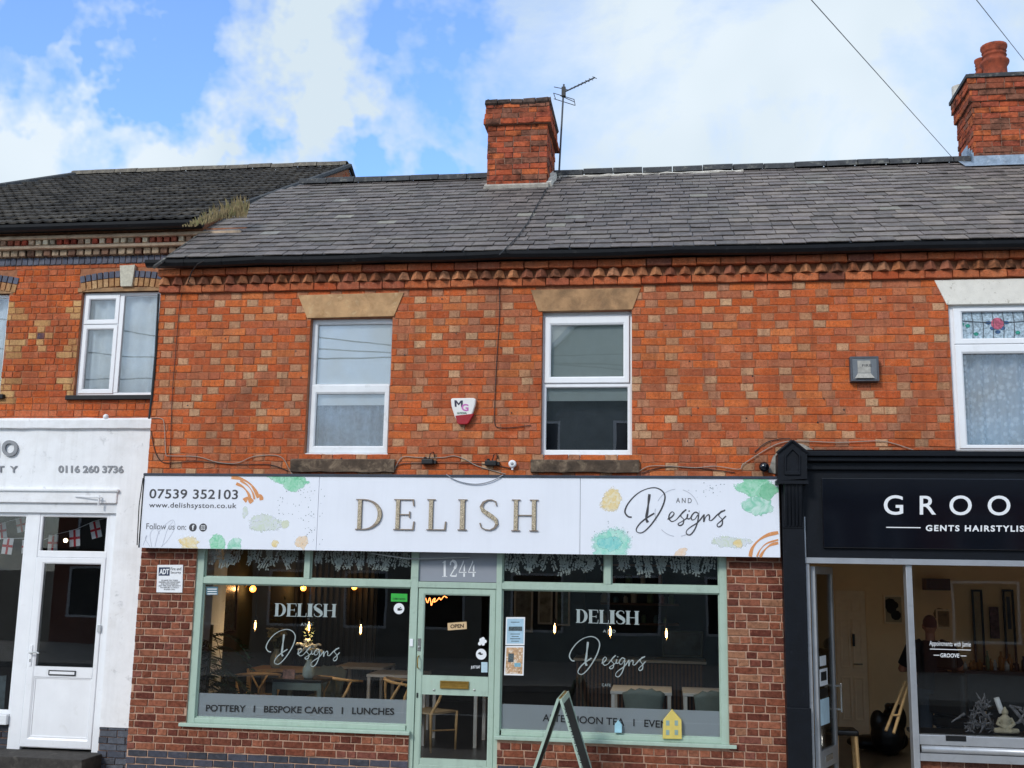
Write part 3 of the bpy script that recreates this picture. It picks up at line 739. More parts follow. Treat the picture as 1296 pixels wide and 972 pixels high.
# ---- chimneys
def chimney(x0, x1, yf, yb, zb, zt, courses_cap, label, seed, corbel, lean=0):
    ch = obj('chimney', MB().box(x0+.012, x1-.012, yf+.012, yb-.012, zb, zt-.01), MORT, B, label=label)
    r = random.Random(seed); cz = .083; n = int((zt-zb)/cz); faces = []
    z = zt-n*cz; total = []
    off = {}
    for k in range(n):
        top = n-1-k; o = corbel.get(top, 0)
        z0 = z+k*cz; z1 = z0+cz
        # front, then the two sides, as bricks in their own plane
        fr = []; x = x0-o-(.12 if k % 2 else 0)
        while x < x1+o-.02:
            L = .235 if r.random() < .75 else .115
            a, b = max(x, x0-o), min(x+L, x1+o)
            if b-a > .03: fr.append((a, b, z0+.004, z1-.004, False))
            x += L+.01
        total.append(('F', yf-o, fr))
        sd = []; y = yf-o-(0 if k % 2 else .12)
        while y < yb+o-.02:
            a, b = max(y, yf-o+.001), min(y+.235, yb+o)
            if b-a > .03: sd.append((a, b, z0+.004, z1-.004, False))
            y += .245
        total.append(('R', x1+o, sd)); total.append(('L', x0-o, sd))
        if o: st_ = obj('corbel_core', MB().box(x0-o+.014, x1+o-.014, yf-o+.014, yb+o-.014, z0+.0, z1-.0), MORT, ch)
    for kind, pos, rows in total:
        if kind == 'F': lay(ch, rows, pos, CHB, col_ch, 99, seed=r.randrange(999), jit=.006)
        elif kind == 'R':      # plane x = pos, normal +x
            T = Matrix(((0, -1, 0, pos), (1, 0, 0, 0), (0, 0, 1, 0), (0, 0, 0, 1)))
            lay(ch, rows, 0, CHB, col_ch, 99 if x0 < 0 else 0, seed=r.randrange(999), transform=T, jit=.006)
        else:
            T = Matrix(((0, 1, 0, pos), (-1, 0, 0, 0), (0, 0, 1, 0), (0, 0, 0, 1)))
            rows2 = [(-b, -a, c, d, h) for a, b, c, d, h in rows]
            lay(ch, rows2, 0, CHB, col_ch, 99 if x0 > 0 else 0, seed=r.randrange(999), transform=T, jit=.006)
    return ch
cf = ch1L.y
c1x0, c1x1 = W(616.5, 215, cf).x, W(692, 215, cf).x
c1zt = W(655, 130, cf).z; c1yb = XP(702.5, 187, c1x1).y
c1yb = min(max(c1yb, cf+.9), cf+1.6)
ch1 = chimney(c1x0, c1x1, cf, c1yb, ch1L.z-.12, c1zt, 0, 'brick chimney without pots beside the aerial', 31, {0: .03, 1: .03, 2: .045, 3: .06})
mb = MB()
# broken dark coping of rounded tiles round the top
r_ = random.Random(12); x = c1x0-.04
while x < c1x1+.04:
    l = .17; mb.tube([(x, cf-.0, c1zt+.005), (min(x+l, c1x1+.05), cf-.0, c1zt+.005+r_.uniform(-.008, .012))], [.055, .055+r_.uniform(-.008, .012)], 7); x += l+.012
mb.tube([(c1x1+.0, cf-.02, c1zt+.01), (c1x1+.0, c1yb+.02, c1zt+.01)], .055, 7)
mb.tube([(c1x0-.0, cf-.02, c1zt+.01), (c1x0-.0, c1yb+.02, c1zt+.01)], .055, 7)
mb.box(c1x0, c1x1, cf, c1yb, c1zt-.02, c1zt+.03)
obj('coping', mb, M('sooty_coping', '5b4a42', .95, var=.4, scale=10, bump=.8, dirt=[('1d1b1a', 6, .45, .65, .8)]), ch1)
# cement flaunching at the foot
mb = MB()
f0, f1 = Vector((c1x0-.05, cf-.05, 0)), Vector((c1x1+.05, cf-.05, 0))
zr = lambda y: Z0r+MS*(y-Y0r)
mb.tube([(c1x0-.03, cf-.02, zr(cf)+.02), (c1x1+.03, cf-.02, zr(cf)+.02)], .045, 6)
obj('flashing', mb, CEM, ch1)
mb = MB(); yy = [cf+(Yr-cf)*i/6 for i in range(7)]
mb.tube([(c1x1+.03+r_.uniform(-.01, .01), y, zr(y)+.03) for y in yy], [.06, .05, .055, .06, .07, .06, .05], 6)
mb.tube([(c1x0-.02, y, zr(y)+.02) for y in yy], .035, 6)
obj('mortar_fillet', mb, CEMW, ch1)

cf2 = onroof(1245, 210).y-.0
c2x0 = W(1232, 170, cf2).x; c2x1 = c2x0+1.05
c2zt = W(1240, 96, cf2).z
c2yb = min(max(XP(1209, 160, c2x0-.06).y, cf2+.8), cf2+3.6)
ch2 = chimney(c2x0, c2x1, cf2, c2yb, onroof(1245, 210).z-.1, c2zt-.05, 0, 'brick chimney with terracotta pots at the right edge', 37, {0: .055, 1: .055, 2: .03, 3: .03})
mb = MB(); mb.box(c2x0-.075, c2x1+.075, cf2-.075, c2yb+.075, c2zt-.05, c2zt+.0)
mb.box(c2x0-.02, c2x1+.02, cf2-.02, c2yb+.02, c2zt, c2zt+.03)
obj('coping', weld_bevel(obj('x', mb, None)).data, RIDGE, ch2); bpy.data.objects.remove(bpy.data.objects['x'])
mb = MB()
def tri(mb, a, b, c, t=.012):
    n = (b-a).cross(c-a).normalized()*t; mb.add([a, b, c, a+n, b+n, c+n], [(0, 1, 2), (5, 4, 3), (0, 3, 4, 1), (1, 4, 5, 2), (2, 5, 3, 0)])
yb_ = Yr; z0_ = zr(cf2)
mb.box(c2x0-.02, c2x1, cf2-.022, cf2-.012, z0_-.02, z0_+.14)
o1 = Vector((c2x0-.02, cf2-.02, z0_)); 
for k in range(5):
    ya = cf2+(yb_-cf2)*k/5; yb2 = cf2+(yb_-cf2)*(k+1)/5
    mb.box(c2x0-.022, c2x0-.012, ya, yb2+.02, zr(ya)-.03, zr(ya)+.2+.03*(k % 2))
mb.box(c2x0-.022, c2x0-.012, yb_, yb_+.3, Zr-.2, Zr+.25)
# apron on the slates
a = Vector((c2x0-.16, cf2-.12, zr(cf2-.12)+.035)); b = Vector((c2x1, cf2-.12, zr(cf2-.12)+.035)); c_ = Vector((c2x1, cf2, z0_+.04)); d_ = Vector((c2x0-.02, cf2, z0_+.04)); e_ = Vector((c2x0-.2, Yr-.05, Zr+.03)); f_ = Vector((c2x0-.02, Yr, Zr+.05))
mb.add([a, b, c_, d_, e_, f_], [(0, 1, 2, 3), (0, 3, 5, 4)])
obj('lead_flashing', mb, LEAD, ch2)
def pot(px, pytop, pybot, wpx, label, mat=TERRA, band=True, Y=None):
    Y = Y or cf2+.35
    p = W(px, pybot, Y); t = W(px, pytop, Y); h = t.z-c2zt; R_ = wpx/2/ (FPX/(D+Y))
    pr = [(R_*.98, 0), (R_*1.0, h*.1), (R_*.9, h*.14), (R_*.86, h*.45), (R_*1.06, h*.55), (R_*1.06, h*.6), (R_*.84, h*.63), (R_*.84, h*.72), (R_*.92, h*.74), (R_*.84, h*.77), (R_*.84, h*.82), (R_*.92, h*.84), (R_*.84, h*.88), (R_*.98, h*.94), (R_*.98, h), (R_*.78, h), (R_*.76, h*.6)]
    o = obj('chimney_pot', MB().lathe(pr, t.x, Y, c2zt+.0, 18), mat, ch2, smooth=False, label=label); o.data.shade_smooth(); return o
pot(1257.5, 59, 96, 33, 'taller ringed terracotta pot')
pot(1242, 76, 97, 18, 'shorter terracotta pot half behind', Y=cf2+.6)
obj('chimney_pot', MB().lathe([(.11, 0), (.11, .3), (.09, .3)], c2x0+.12, cf2+1.0, c2zt, 14), CEMW, ch2, label='pale stub pot at the back')
obj('chimney_cowl', MB().box(c2x0+.62, c2x0+.95, cf2+.3, cf2+.7, c2zt+.02, c2zt+.1), RIDGE, ch2)

# ---- aerial
ya = Yr+.12
base = W(706.5, 222, ya); top = W(713.6, 106.7, ya)
A = thing('tv_aerial', 'thin yagi television aerial on a mast behind the brick chimney', 'aerial', base)
obj('mast', MB().tube([base-Vector((0, 0, .25)), top], .014, 8), STEEL, A)
bm0, bm1 = W(711, 118, ya-.02), W(753, 98, ya+.1)
obj('boom', MB().tube([bm0, bm1], .011, 6), STEEL, A)
dv = (bm1-bm0)
for k in range(8):
    p = bm0+dv*(.22+.11*k); l = .13-.006*k
    el = obj('element', MB().tube([p-Vector((-.035, l*.9, .055)), p+Vector((-.035, l*.9, .055))], .006, 5), STEEL, A)
for (a, b) in (((701, 110), (718, 113.5)), ((700.5, 117.5), (703, 125)), ((701, 125), (728, 133.5)), ((726.5, 126), (728, 133.5)), ((701, 118), (727, 126)), ((709, 121), (727, 129))):
    obj('reflector_rod', MB().tube([W(*a, ya), W(*b, ya+.02)], .006, 5), STEEL, A)
obj('clamp', MB().box(top.x-.03, top.x+.03, ya-.04, ya+.03, W(712, 120, ya).z-.03, W(712, 115, ya).z+.05), BLACKM, A)

# ================================================================= upstairs windows
def room_box(name, x0, x1, y0, y1, z0, z1, mat):
    mb = MB().add([(x0, y0, z0), (x1, y0, z0), (x1, y1, z0), (x0, y1, z0), (x0, y0, z1), (x1, y0, z1), (x1, y1, z1), (x0, y1, z1)],
        [(0, 1, 2, 3), (7, 6, 5, 4), (3, 2, 6, 7), (1, 5, 6, 2), (0, 3, 7, 4)])
    return struct(name, mb, mat)
ROOM = M('bedroom_wall', '33363d', .9, var=.05)
room_box('upstairs_room', XL+.25, XR-.1, .33, 3.6, z_lo+.1, zG1-.1, ROOM)
def sash(win, outer, opening, Yf, mat, dep=.06, name='sash'):
    s = frame(win, outer, opening, Yf, dep, mat, name); return s
# window 1
wy = .075
win = obj('window', MB().ring(q4(w1), q4(ins(w1, .065, .022, .05, .06)), wy, wy+.07, .008), UPVCO, B, label='left upstairs window over the cafe')
tz = (W(440, 485.5, wy).z, W(440, 497.5, wy).z)
obj('frame', MB().box(w1[0]+.036, w1[1]-.031, wy+.004, wy+.06, W(440, 487, wy).z-.035, W(440, 486, wy).z), UPVCO, win)
o_ = (w1[0]+.03, w1[1]-.02, w1[2]+.055, W(440, 487.5, wy).z)
sash(win, o_, (W(399.5, 530, wy).x, W(485.7, 530, wy).x, W(440, 564.5, wy).z, W(440, 498.5, wy).z), wy-.012, UPVCO)
pane(win, (w1[0]+.03, w1[1]-.02, tz[0], w1[3]-.03), wy+.035, GLASSU); pane(win, ins(o_, .04), wy+.02, GLASSU)
obj('cill', MB().box(w1[0]-.005, w1[1]+.0, wy-.05, wy+.02, w1[2]-.005, w1[2]+.05), UPVCO, win)
# window 2
w2f = (w2[0]+.0, w2[1]-.0, w2[2], W(743, 399, wy).z)
win2 = obj('window', MB().ring(q4(w2f), q4(ins(w2f, .03, .02, .04, .02)), wy, wy+.07, .008), UPVC, B, label='right upstairs window over the cafe')
obj('head_board', MB().box(w2[0], w2[1], wy+.01, wy+.06, w2f[3]+.002, w2[3]), UPVCO, win2)
ou = (w2[0]+.02, w2[1]-.028, W(740, 485, wy).z, w2f[3]-.012); op = (W(697.3, 440, wy).x, W(789, 440, wy).x, W(743, 476.8, wy).z, W(743, 411, wy).z)
sash(win2, ou, op, wy-.014, UPVC)
ol = (w2[0]+.012, w2[1]-.01, w2[2]+.045, W(740, 485.6, wy).z-.004); opl = (W(691.2, 530, wy).x, W(794.3, 530, wy).x, W(743, 569.5, wy).z, W(743, 490.5, wy).z)
sash(win2, ol, opl, wy-.006, UPVC)
pane(win2, ins(op, -.01), wy+.02, GLASSU); pane(win2, ins(opl, -.01), wy+.022, GLASSU)
obj('cill', MB().box(w2[0]-.0, w2[1]+.0, wy-.05, wy+.02, w2[2]-.003, w2[2]+.03), UPVC, win2)
# window 3, leaded stained glass above, net curtain below
win3 = obj('window', MB().ring(q4(w3), q4(ins(w3, .06, .06, .05, .04)), wy-.03, wy+.05, .01), UPVC, B, label='upstairs window with leaded coloured fanlight')
zt3 = W(1250, 436.5, wy).z
u0 = (w3[0]+.05, w3[1]-.05, zt3+.002, w3[3]-.03); ui = (W(1217, 412, wy).x, w3[1]-.14, W(1250, 429, wy).z, W(1250, 395.5, wy).z)
l0 = (w3[0]+.05, w3[1]-.05, w3[2]+.04, zt3-.002); li = (W(1220, 500, wy).x, w3[1]-.14, W(1250, 563.5, wy).z, W(1250, 448, wy).z)
sash(win3, u0, ui, wy-.045, UPVC); sash(win3, l0, li, wy-.045, UPVC)
pane(win3, ins(li, -.01), wy-.0, GLASSU)
# stained glass: flower, leaves and clear quarries, leaded
def cg(c, k): return M('stained_'+k, c, .12, var=.5, scale=40, bump=.3, bscale=60)
sg = cg('a9bcc8', 'clear'); sgr = cg('b3576b', 'pink'); sgg = cg('2f8f7c', 'teal'); sgb = cg('3c5d86', 'blue')
obj('leaded_pane', MB().box(ui[0]-.01, ui[1]+.01, wy-.006, wy, ui[2]-.01, ui[3]+.01), sg, win3)
cx, cz = (ui[0]+ui[1])/2, (ui[2]+ui[3])/2; cx = W(1262, 411, wy).x
def disc(mb, x, z, r, y0, y1, n=10, sq=1.): return mb.prism([(x+r*math.cos(2*PI*i/n+.3), z+r*sq*math.sin(2*PI*i/n+.3)) for i in range(n)], y0, y1)
obj('flower_glass', disc(disc(MB(), cx, cz+.02, .065, wy-.012, wy-.007), cx+.5, cz+.02, .065, wy-.012, wy-.007), sgr, win3)
mbg = MB()
for dx, dz in ((-.36, .02), (-.4, -.08), (-.22, -.09), (.2, -.08), (.3, .03), (-.3, .0), (.36, -.07)): disc(mbg, cx+dx, cz+dz, .028, wy-.011, wy-.007, 5, .8)
obj('leaf_glass', mbg, sgg, win3)
mbg = MB()
for dx, dz in ((-.09, .03), (.09, .03), (0, -.07), (-.05, -.03), (.05, -.03), (.5, -.06)): disc(mbg, cx+dx, cz+dz, .03, wy-.010, wy-.0072, 6, .7)
obj('petal_glass', mbg, sgb, win3)
mbg = MB()
for k in range(1, 9): 
    x = ui[0]+(ui[1]-ui[0])*k/9; mbg.tube([(x, wy-.01, ui[2]), (x+.01, wy-.01, cz+.0), (x, wy-.01, ui[3])], .004, 4)
mbg.tube([(ui[0], wy-.013, cz+.055), (cx-.07, wy-.013, cz+.03)], .004, 4); mbg.tube([(cx+.07, wy-.013, cz+.03), (ui[1], wy-.013, cz+.055)], .004, 4)
obj('lead_came', mbg, STEEL, win3)
# curtains and blinds
def curtain(x0, x1, z0, z1, Y, mat, name, label, cat, amp=.02, folds=9, seed=1, thick=.0):
    r = random.Random(seed); n = folds*6; vs = []; fs = []
    for i in range(n+1):
        x = x0+(x1-x0)*i/n; y = Y+amp*math.sin(i/6*2*PI+math.sin(i*.3))*(.6+.4*math.sin(i*.17+1))
        for k in range(5): vs.append((x+.006*math.sin(k*2+i), y*1+amp*.2*math.sin(k+i*.5), z0+(z1-z0)*k/4))
    for i in range(n):
        for k in range(4): a = i*5+k; fs.append((a, a+5, a+6, a+1))
    o = obj(name, MB().add(vs, fs), mat, None, smooth=True); sm = o.modifiers.new('thickness', 'SOLIDIFY'); sm.thickness = .002
    return tag(o, label, cat)
NETW = M('net_curtain', 'c3cfda', .9, var=.3, scale=60); NETB = M('blue_grey_net', '8093a8', .9, var=.3, scale=12)  # a pale net and a plain blue grey one
def lace(name, c):
    m = bpy.data.materials.new(name); m.use_nodes = True; t = m.node_tree; b = t.nodes['Principled BSDF']
    geo = N(t, 'ShaderNodeNewGeometry'); n = N(t, 'ShaderNodeTexVoronoi', feature='F1'); setin(n, Scale=17.); t.links.new(geo.outputs['Position'], n.inputs['Vector'])
    n2 = N(t, 'ShaderNodeTexNoise'); setin(n2, Scale=16., Detail=3.); t.links.new(geo.outputs['Position'], n2.inputs['Vector'])
    v = math_(t, 'ADD', n.outputs['Distance'], math_(t, 'MULTIPLY', n2.outputs['Fac'], .5))
    t.links.new(ramp(t, v, [(.5, 1.), (.78, .5)]), b.inputs['Alpha']); b.inputs['Base Color'].default_value = (*lin(c), 1); b.inputs['Roughness'].default_value = .9
    return m
LACE = lace('lace_net', 'eef4fb')
curtain(w3[0]+.1, w3[1]-.1, w3[2]+.05, zt3, .2, LACE, 'lace_curtain', 'white lace net curtain in the right upstairs window', 'curtain', seed=3, folds=8, amp=.07)
bw1 = M('pale_blind', 'f3fafc', .8, var=.03)
bw2 = M('grey_green_blind', 'c4cfcb', .8, var=.03)
bw3 = M('white_blind_hem', 'c3cbd2', .8, var=.03)
o = obj('roller_blind', MB().box(w1[0]+.05, w1[1]-.04, .138, .143, W(440, 513, .14).z, w1[3]-.02), bw1); tag(o, 'pale roller blind pulled half down in the left cafe upstairs window', 'blind')
curtain(w1[0]+.04, w1[1]-.04, w1[2]+.04, W(440, 500, .2).z, .2, NETB, 'net_curtain', 'blue grey net curtain below the blind in the left upstairs window', 'curtain', seed=5, folds=8, amp=.035)
o = obj('roller_blind', MB().box(w2[0]+.04, w2[1]-.04, .138, .143, W(743, 508, .17).z, w2[3]-.03), bw2); tag(o, 'grey green roller blind pulled half down in the right cafe upstairs window', 'blind')
o = obj('roller_blind', MB().box(w2[0]+.03, w2[1]-.03, .28, .288, w2[2], w2[3]), M('charcoal_blind', '30343c', .8, var=.15, scale=3)); tag(o, 'charcoal inner blind behind the lower pane of the right cafe upstairs window', 'blind')
# lintels and stone sills
for i, (q, m_) in enumerate(zip(lq, (STONE, STONE2, PEEL))):
    o = obj('lintel', MB().prism(q, -.012, .06), m_, B); weld_bevel(o, .004)
def sillstone(r, lab=None):
    r_ = random.Random(int(r[0]*100)); n = 10; mb = MB(); vs = []
    for i in range(n+1):
        x = r[0]+(r[1]-r[0])*i/n; j = lambda a: r_.uniform(-a, a)
        vs += [(x, .02, r[2]), (x, -.045+j(.006), r[2]+.006+j(.006)), (x, -.055+j(.004), r[3]-.02+j(.005)), (x, -.02, r[3]-.003+j(.002)), (x, .08, r[3])]
    fs = []
    for i in range(n):
        for k in range(4): a = i*5+k; fs.append((a, a+5, a+6, a+1))
    fs += [(0, 1, 2, 3, 4), (5*n+4, 5*n+3, 5*n+2, 5*n+1, 5*n)]; mb.add(vs, fs); return obj('window_sill', mb, SILL, B)
sillstone(rect(368, 580, 498.6, 598, -.04)); sillstone(rect(671.6, 581, 808.6, 598.5, -.04))

# ================================================================= the cafe sign
SY = -.15
S = thing('cafe_sign_board', 'long white shop sign reading DELISH and Designs with green and gold watercolour marks', 'sign', W(585, 695, SY))
sz0 = Zm((177, 692), (988, 707), (585, 699), Y=SY); sz1 = Zm((183, 602), (985, 606.5), (585, 604), Y=SY)
sx0 = (W(183, 601, SY).x+W(177, 692, SY).x)/2; sx3 = (W(985, 606, SY).x+W(988, 707, SY).x)/2; sx1 = W(402, 650, SY).x; sx2 = W(734, 650, SY).x
for a, b in ((sx0, sx1), (sx1+.004, sx2), (sx2+.004, sx3)):
    o = obj('panel', MB().box(a, b-.001, SY, SY+.02, sz0, sz1), SIGNW, S)
obj('sign_box', MB().box(sx0+.003, sx3-.003, SY+.022, -.002, sz0+.004, sz1+.008), BLACKM, S)
obj('top_trim', MB().box(sx0-.012, sx3+.01, SY-.012, SY+.1, sz1+.002, sz1+.028), M('dark_blue_trim', '2b3544', .5, var=.3), S)
obj('side_trim', MB().box(sx0-.014, sx0-.002, SY-.004, SY+.12, sz0, sz1+.0), BLACKM, S)
SF = SY-.0012
# watercolour blots and brush marks, flat print
def blot(cx, cy, rx, ry, mat, name='watercolour_mark', seed=1, Y=SF, rough=.25, n=40, clip=True):
    r = random.Random(seed); ph = [(r.uniform(0, 6.28), r.uniform(.3, 1)) for _ in range(6)]; pts = []
    zb, ztp = sz0+.002, sz1-.002
    for i in range(n):
        a = 2*PI*i/n; k = 1+sum(rough*w_*math.sin((j+2)*a+p)/(j+1.6) for j, (p, w_) in enumerate(ph))
        x, z = xz(cx+rx*k*math.cos(a), cy+ry*k*math.sin(a), Y)
        pts.append((min(max(x, sx0+.003), sx3-.003), min(max(z, zb), ztp)))
    c0 = xz(cx, cy, Y); c0 = (c0[0], min(max(c0[1], zb+.01), ztp-.01)); mb = MB()
    inn = [(c0[0]+(p[0]-c0[0])*.62, c0[1]+(p[1]-c0[1])*.62) for p in pts]
    mb.add([(c0[0], Y, c0[1])]+[(p[0], Y, p[1]) for p in inn]+[(p[0], Y, p[1]) for p in pts], [(0, 1+(i+1) % n, 1+i) for i in range(n)]+[(1+i, 1+(i+1) % n, 1+n+(i+1) % n, 1+n+i) for i in range(n)])
    o = obj(name, mb, mat, S); at = o.data.attributes.new('fade', 'FLOAT', 'POINT'); edge_ = lambda p: p[1] <= zb+.001 or p[1] >= ztp-.001 or p[0] >= sx3-.0035
    at.data.foreach_set('value', [1.]+[.85]*n+[(.7 if edge_(p) else 0.) for p in pts]); return o
GRN = watercolour('green_watercolour', '7fd0a4', 'b5e3cb', 16); GRN2 = watercolour('mint_watercolour', '8fd3b6', 'd2ece2', 12)
TEA = watercolour('teal_watercolour', '8fdcc8', 'c4ebdf', 12, soft=(.1, .6)); YEL = watercolour('yellow_watercolour', 'ecd28e', 'f1e7cc', 20, soft=(.3, .75)); PAL = watercolour('faint_watercolour', 'd5e0cd', 'dfe4ea', 16, soft=(.5, .75))
ORG = M('orange_print', 'd9935c', .45, var=.1, scale=60, dirt=[('eed7c8', 60, .6, .7, .7)])
blot(366, 607, 29, 8, GRN, seed=2); blot(371, 613, 14, 12, GRN, seed=3, Y=SF-.0003)
blot(275, 687, 11, 14, GRN, seed=4); blot(297, 689, 11, 9, GRN2, seed=5, Y=SF-.0003)
blot(239, 687, 17, 9, YEL, seed=6, Y=SF-.0005); blot(382, 686, 9, 10, watercolour('peach', 'f0d0a8', 'eee0cf', 40), seed=7, rough=.4)
blot(335, 662, 24, 17, PAL, seed=8); blot(310, 648, 4.5, 10, PAL, seed=9, Y=SF-.0003); blot(361, 663.5, 6, 6, watercolour('olive_blot', 'e0e5cf', 'd6dcc4', 30), seed=10, Y=SF-.0006, rough=.1)
blot(348, 688, 6, 5, YEL, seed=19, Y=SF-.0006)
blot(774, 633, 15, 19, YEL, seed=11, rough=.22); blot(774, 688, 27, 22, TEA, seed=12, rough=.1); blot(772, 688, 16, 12, watercolour('aqua_core', '84d3cf', 'a9e2da', 20), seed=13, Y=SF-.0003, rough=.3)
blot(957, 618, 27, 15, GRN, seed=14, rough=.18); blot(959, 640, 24, 14, GRN2, seed=15, Y=SF-.0003, rough=.2); blot(972, 622, 12, 13, watercolour('deep_green', '7cc79d', '96d4b0', 18), seed=16, Y=SF-.0006)
blot(862, 699, 9, 6, watercolour('peach2', 'f3d3b0', 'f0e2d6', 40), seed=17, rough=.4); blot(925, 686, 30, 11, PAL, seed=18, rough=.3); blot(934, 688, 8, 6, YEL, seed=20, Y=SF-.0004)
def arcs(cx, cy, radii, a0, a1, wpx, sq=1.):
    mb = MB()
    for k, rad in enumerate(radii):
        pts = []
        for i in range(12):
            a = math.radians(a0+(a1-a0)*i/11); x, z = xz(cx+rad*math.cos(a), cy-rad*sq*math.sin(a), SF)
            pts.append((min(x, sx3-.02), max(z, sz0+.02)))
        wk = wpx[k]/116
        ribbon(mb, pts, lambda t, wk=wk: wk*(.85+.25*math.sin(t*9)), SF-.0004*k, smooth=False)
    return obj('brush_stroke', mb, ORG, S)
def stroke(pts, w, mat=ORG, name='brush_stroke', Y=None):
    mb = MB(); ribbon(mb, [xz(x, y, SF) for x, y in pts], lambda t: w/116*(.8+.3*math.sin(t*8+1)), Y or SF-.0005); return obj(name, mb, mat, S)
stroke([(293, 604), (305, 606), (316, 612), (323, 621), (327, 630)], 4.2); stroke([(299, 612), (307, 616), (314, 624), (317, 633)], 3.6); stroke([(304, 608), (314, 615), (320, 624), (322, 632)], 2.4)
stroke([(309, 634), (314, 630), (319, 636)], 6); stroke([(325, 628), (330, 627), (331, 633)], 5)
stroke([(949.5, 704.5), (952, 694), (960, 684), (972, 677), (985, 674)], 4); stroke([(958, 704.5), (962, 696), (970, 688), (985, 683)], 2); stroke([(962, 705), (967, 697), (975, 690), (985, 687)], 3.2)
# splatter
mb = MB(); r_ = random.Random(77)
for k in range(150):
    if k < 80: x = r_.gauss(391, 8); y = r_.uniform(615, 690); x -= (690-y)*.0
    elif k < 110: x = r_.gauss(780, 14); y = r_.gauss(677, 9)
    elif k < 125: x = r_.uniform(350, 366); y = r_.uniform(620, 660)
    else: x = r_.gauss(896, 10); y = r_.gauss(620, 8)
    if not (184 < x < 980 and 608 < y < 695) or 399 < x < 403.5: continue
    X_, Z_ = xz(x, y, SF); s_ = r_.uniform(.002, .006); mb.flat([(X_+s_*math.cos(a*PI/3), Z_+s_*math.sin(a*PI/3)) for a in range(6)], SF-.0009-.00001*k)
o = obj('splatter', mb, M('splatter_ink', '75848a', .5, var=.4, scale=20), S); o['kind'] = 'stuff'
# leaf outline and dashed circle
def line(pts, wpx, mat, name): mb = MB(); ribbon(mb, [xz(x, y, SF) for x, y in pts], wpx/116, SF-.0007); return obj(name, mb, mat, S)
FAINT = M('faint_line', 'bfc3cd', .5, var=0.)
for pts in ([(181, 690), (186, 678), (184, 682), (190, 692)], [(196, 692), (202, 672), (218, 658), (221, 668), (212, 684), (204, 692)], [(205, 692), (212, 670), (219, 660)], [(192, 692), (190, 676), (197, 668), (202, 676)]): line(pts, .5, FAINT, 'leaf_outline')
for a0, a1 in ((20, 75), (95, 150), (170, 200), (225, 262), (280, 300), (330, 365)):
    line([(857+28*math.cos(math.radians(a)), 649-30*math.sin(math.radians(a))) for a in [a0+(a1-a0)*i/5 for i in range(6)]], .9, FAINT, 'circle_outline')
text('07539 352103', (188.8, 630.8), (300.8, 632), (189.6, 618.8), SF, GREYT, S, bold=.012, space=1.04)
text('www.delishsyston.co.uk', (188.5, 644.2), (299, 645.3), (189, 635.8), SF, GREYT, S, bold=.004, space=1.08)
text('Follow us on:', (185, 669.6), (235.4, 670.6), (185.4, 662.2), SF, M('light_charcoal_print', '66676d', .5, var=0), S)
for (px, py, kind) in ((244.1, 667.5, 'f'), (257, 667.6, 'i')):
    X_, Z_ = xz(px, py, SF); o = obj('social_icon', disc(MB(), X_, Z_, .045, SF-.001, SF, 20), GREYT, S)
    if kind == 'f': text('f', (242.9, 670.6), (245.8, 670.7), (243, 664.1), SF-.0012, WHT, o, 'letter', bold=.03)
    else:
        mb = MB(); rr2 = lambda h: [(X_-h, Z_-h), (X_+h, Z_-h), (X_+h, Z_+h), (X_-h, Z_+h)]
        mb.ring(rr2(.024), rr2(.0185), SF-.0022, SF-.001, 0); c8 = lambda q: [(X_+q*math.cos(a*PI/4), Z_+q*math.sin(a*PI/4)) for a in range(8)]
        mb.ring(c8(.0125), c8(.0085), SF-.0022, SF-.001, 0); mb.box(X_+.0125, X_+.0165, SF-.0022, SF-.001, Z_+.0125, Z_+.0165); obj('camera_outline', mb, WHT, o)
text('AND', (855.6, 636.2), (875.2, 636.8), (855.8, 630), SF, GREYT, S, space=1.5)
mb = MB(); designs(mb, 790.9, 617.2, 918.8, 676.6, SF-.001, 1.1); obj('handwritten_lettering', mb, GREYT, S)
# raised serif capitals with glitter stems
LB = {'D': (449, 482.5, 631.4, 670.2), 'E': (497.3, 524, 631.5, 670.5), 'L': (539.3, 564.3, 631.6, 670.8), 'I': (578.8, 590.4, 631.8, 671), 'S': (604.8, 630.6, 631.8, 671.2), 'H': (647, 680.8, 632, 672)}
for ch, (x0, x1, yt, yb) in LB.items():
    Yl = SY-.024; Bp, Rp, Tp = W(x0, yb, Yl), W(x1, yb, Yl), W(x0, yt, Yl)
    hgt = (Tp-Bp).length; wn = (Rp-Bp).length/hgt
    q, adv = serif(ch, .135, .032, .028, wn if ch not in 'LE' else wn-.02)
    if ch == 'I': q, adv = serif(ch, wn-.14, .032, .028)
    mb = MB(); T0 = Vector((Bp.x, Yl, Tp.z)); quads_to(mb, q, adv, Bp, Vector((Rp.x, Yl, Bp.z)), T0, Yl+.022, .018)
    o = obj('letter', mb, BRONZE, S)
    mb = MB(); cxx = lambda p: sum(a for a, b in p)/len(p)
    for p in q:
        xs = [a for a, b in p]; ys = [b for a, b in p]
        thick = max(xs)-min(xs) > .1 and max(ys)-min(ys) > .1 if ch != 'S' else True
        if ch == 'D' and not thick: thick = min(xs) > wn*.72
        if ch == 'S': thick = .18 < sum(ys)/4 < .85 and (math.dist(p[0], p[3]) > .09)
        if thick:
            P3 = []
            cx_, cy_ = sum(xs)/4, sum(ys)/4
            for (u, v) in p:
                u2 = cx_+(u-cx_)*.84; v2 = cy_+(v-cy_)*(.99 if ch != 'S' else .98); pp = Bp+(Vector((Rp.x, Yl, Bp.z))-Bp)*(u2/adv)+(T0-Bp)*v2; P3.append((pp.x, pp.z))
            mb.prism(P3, Yl-.001, Yl+.004)
    obj('glitter_inlay', mb, GLITT, o)

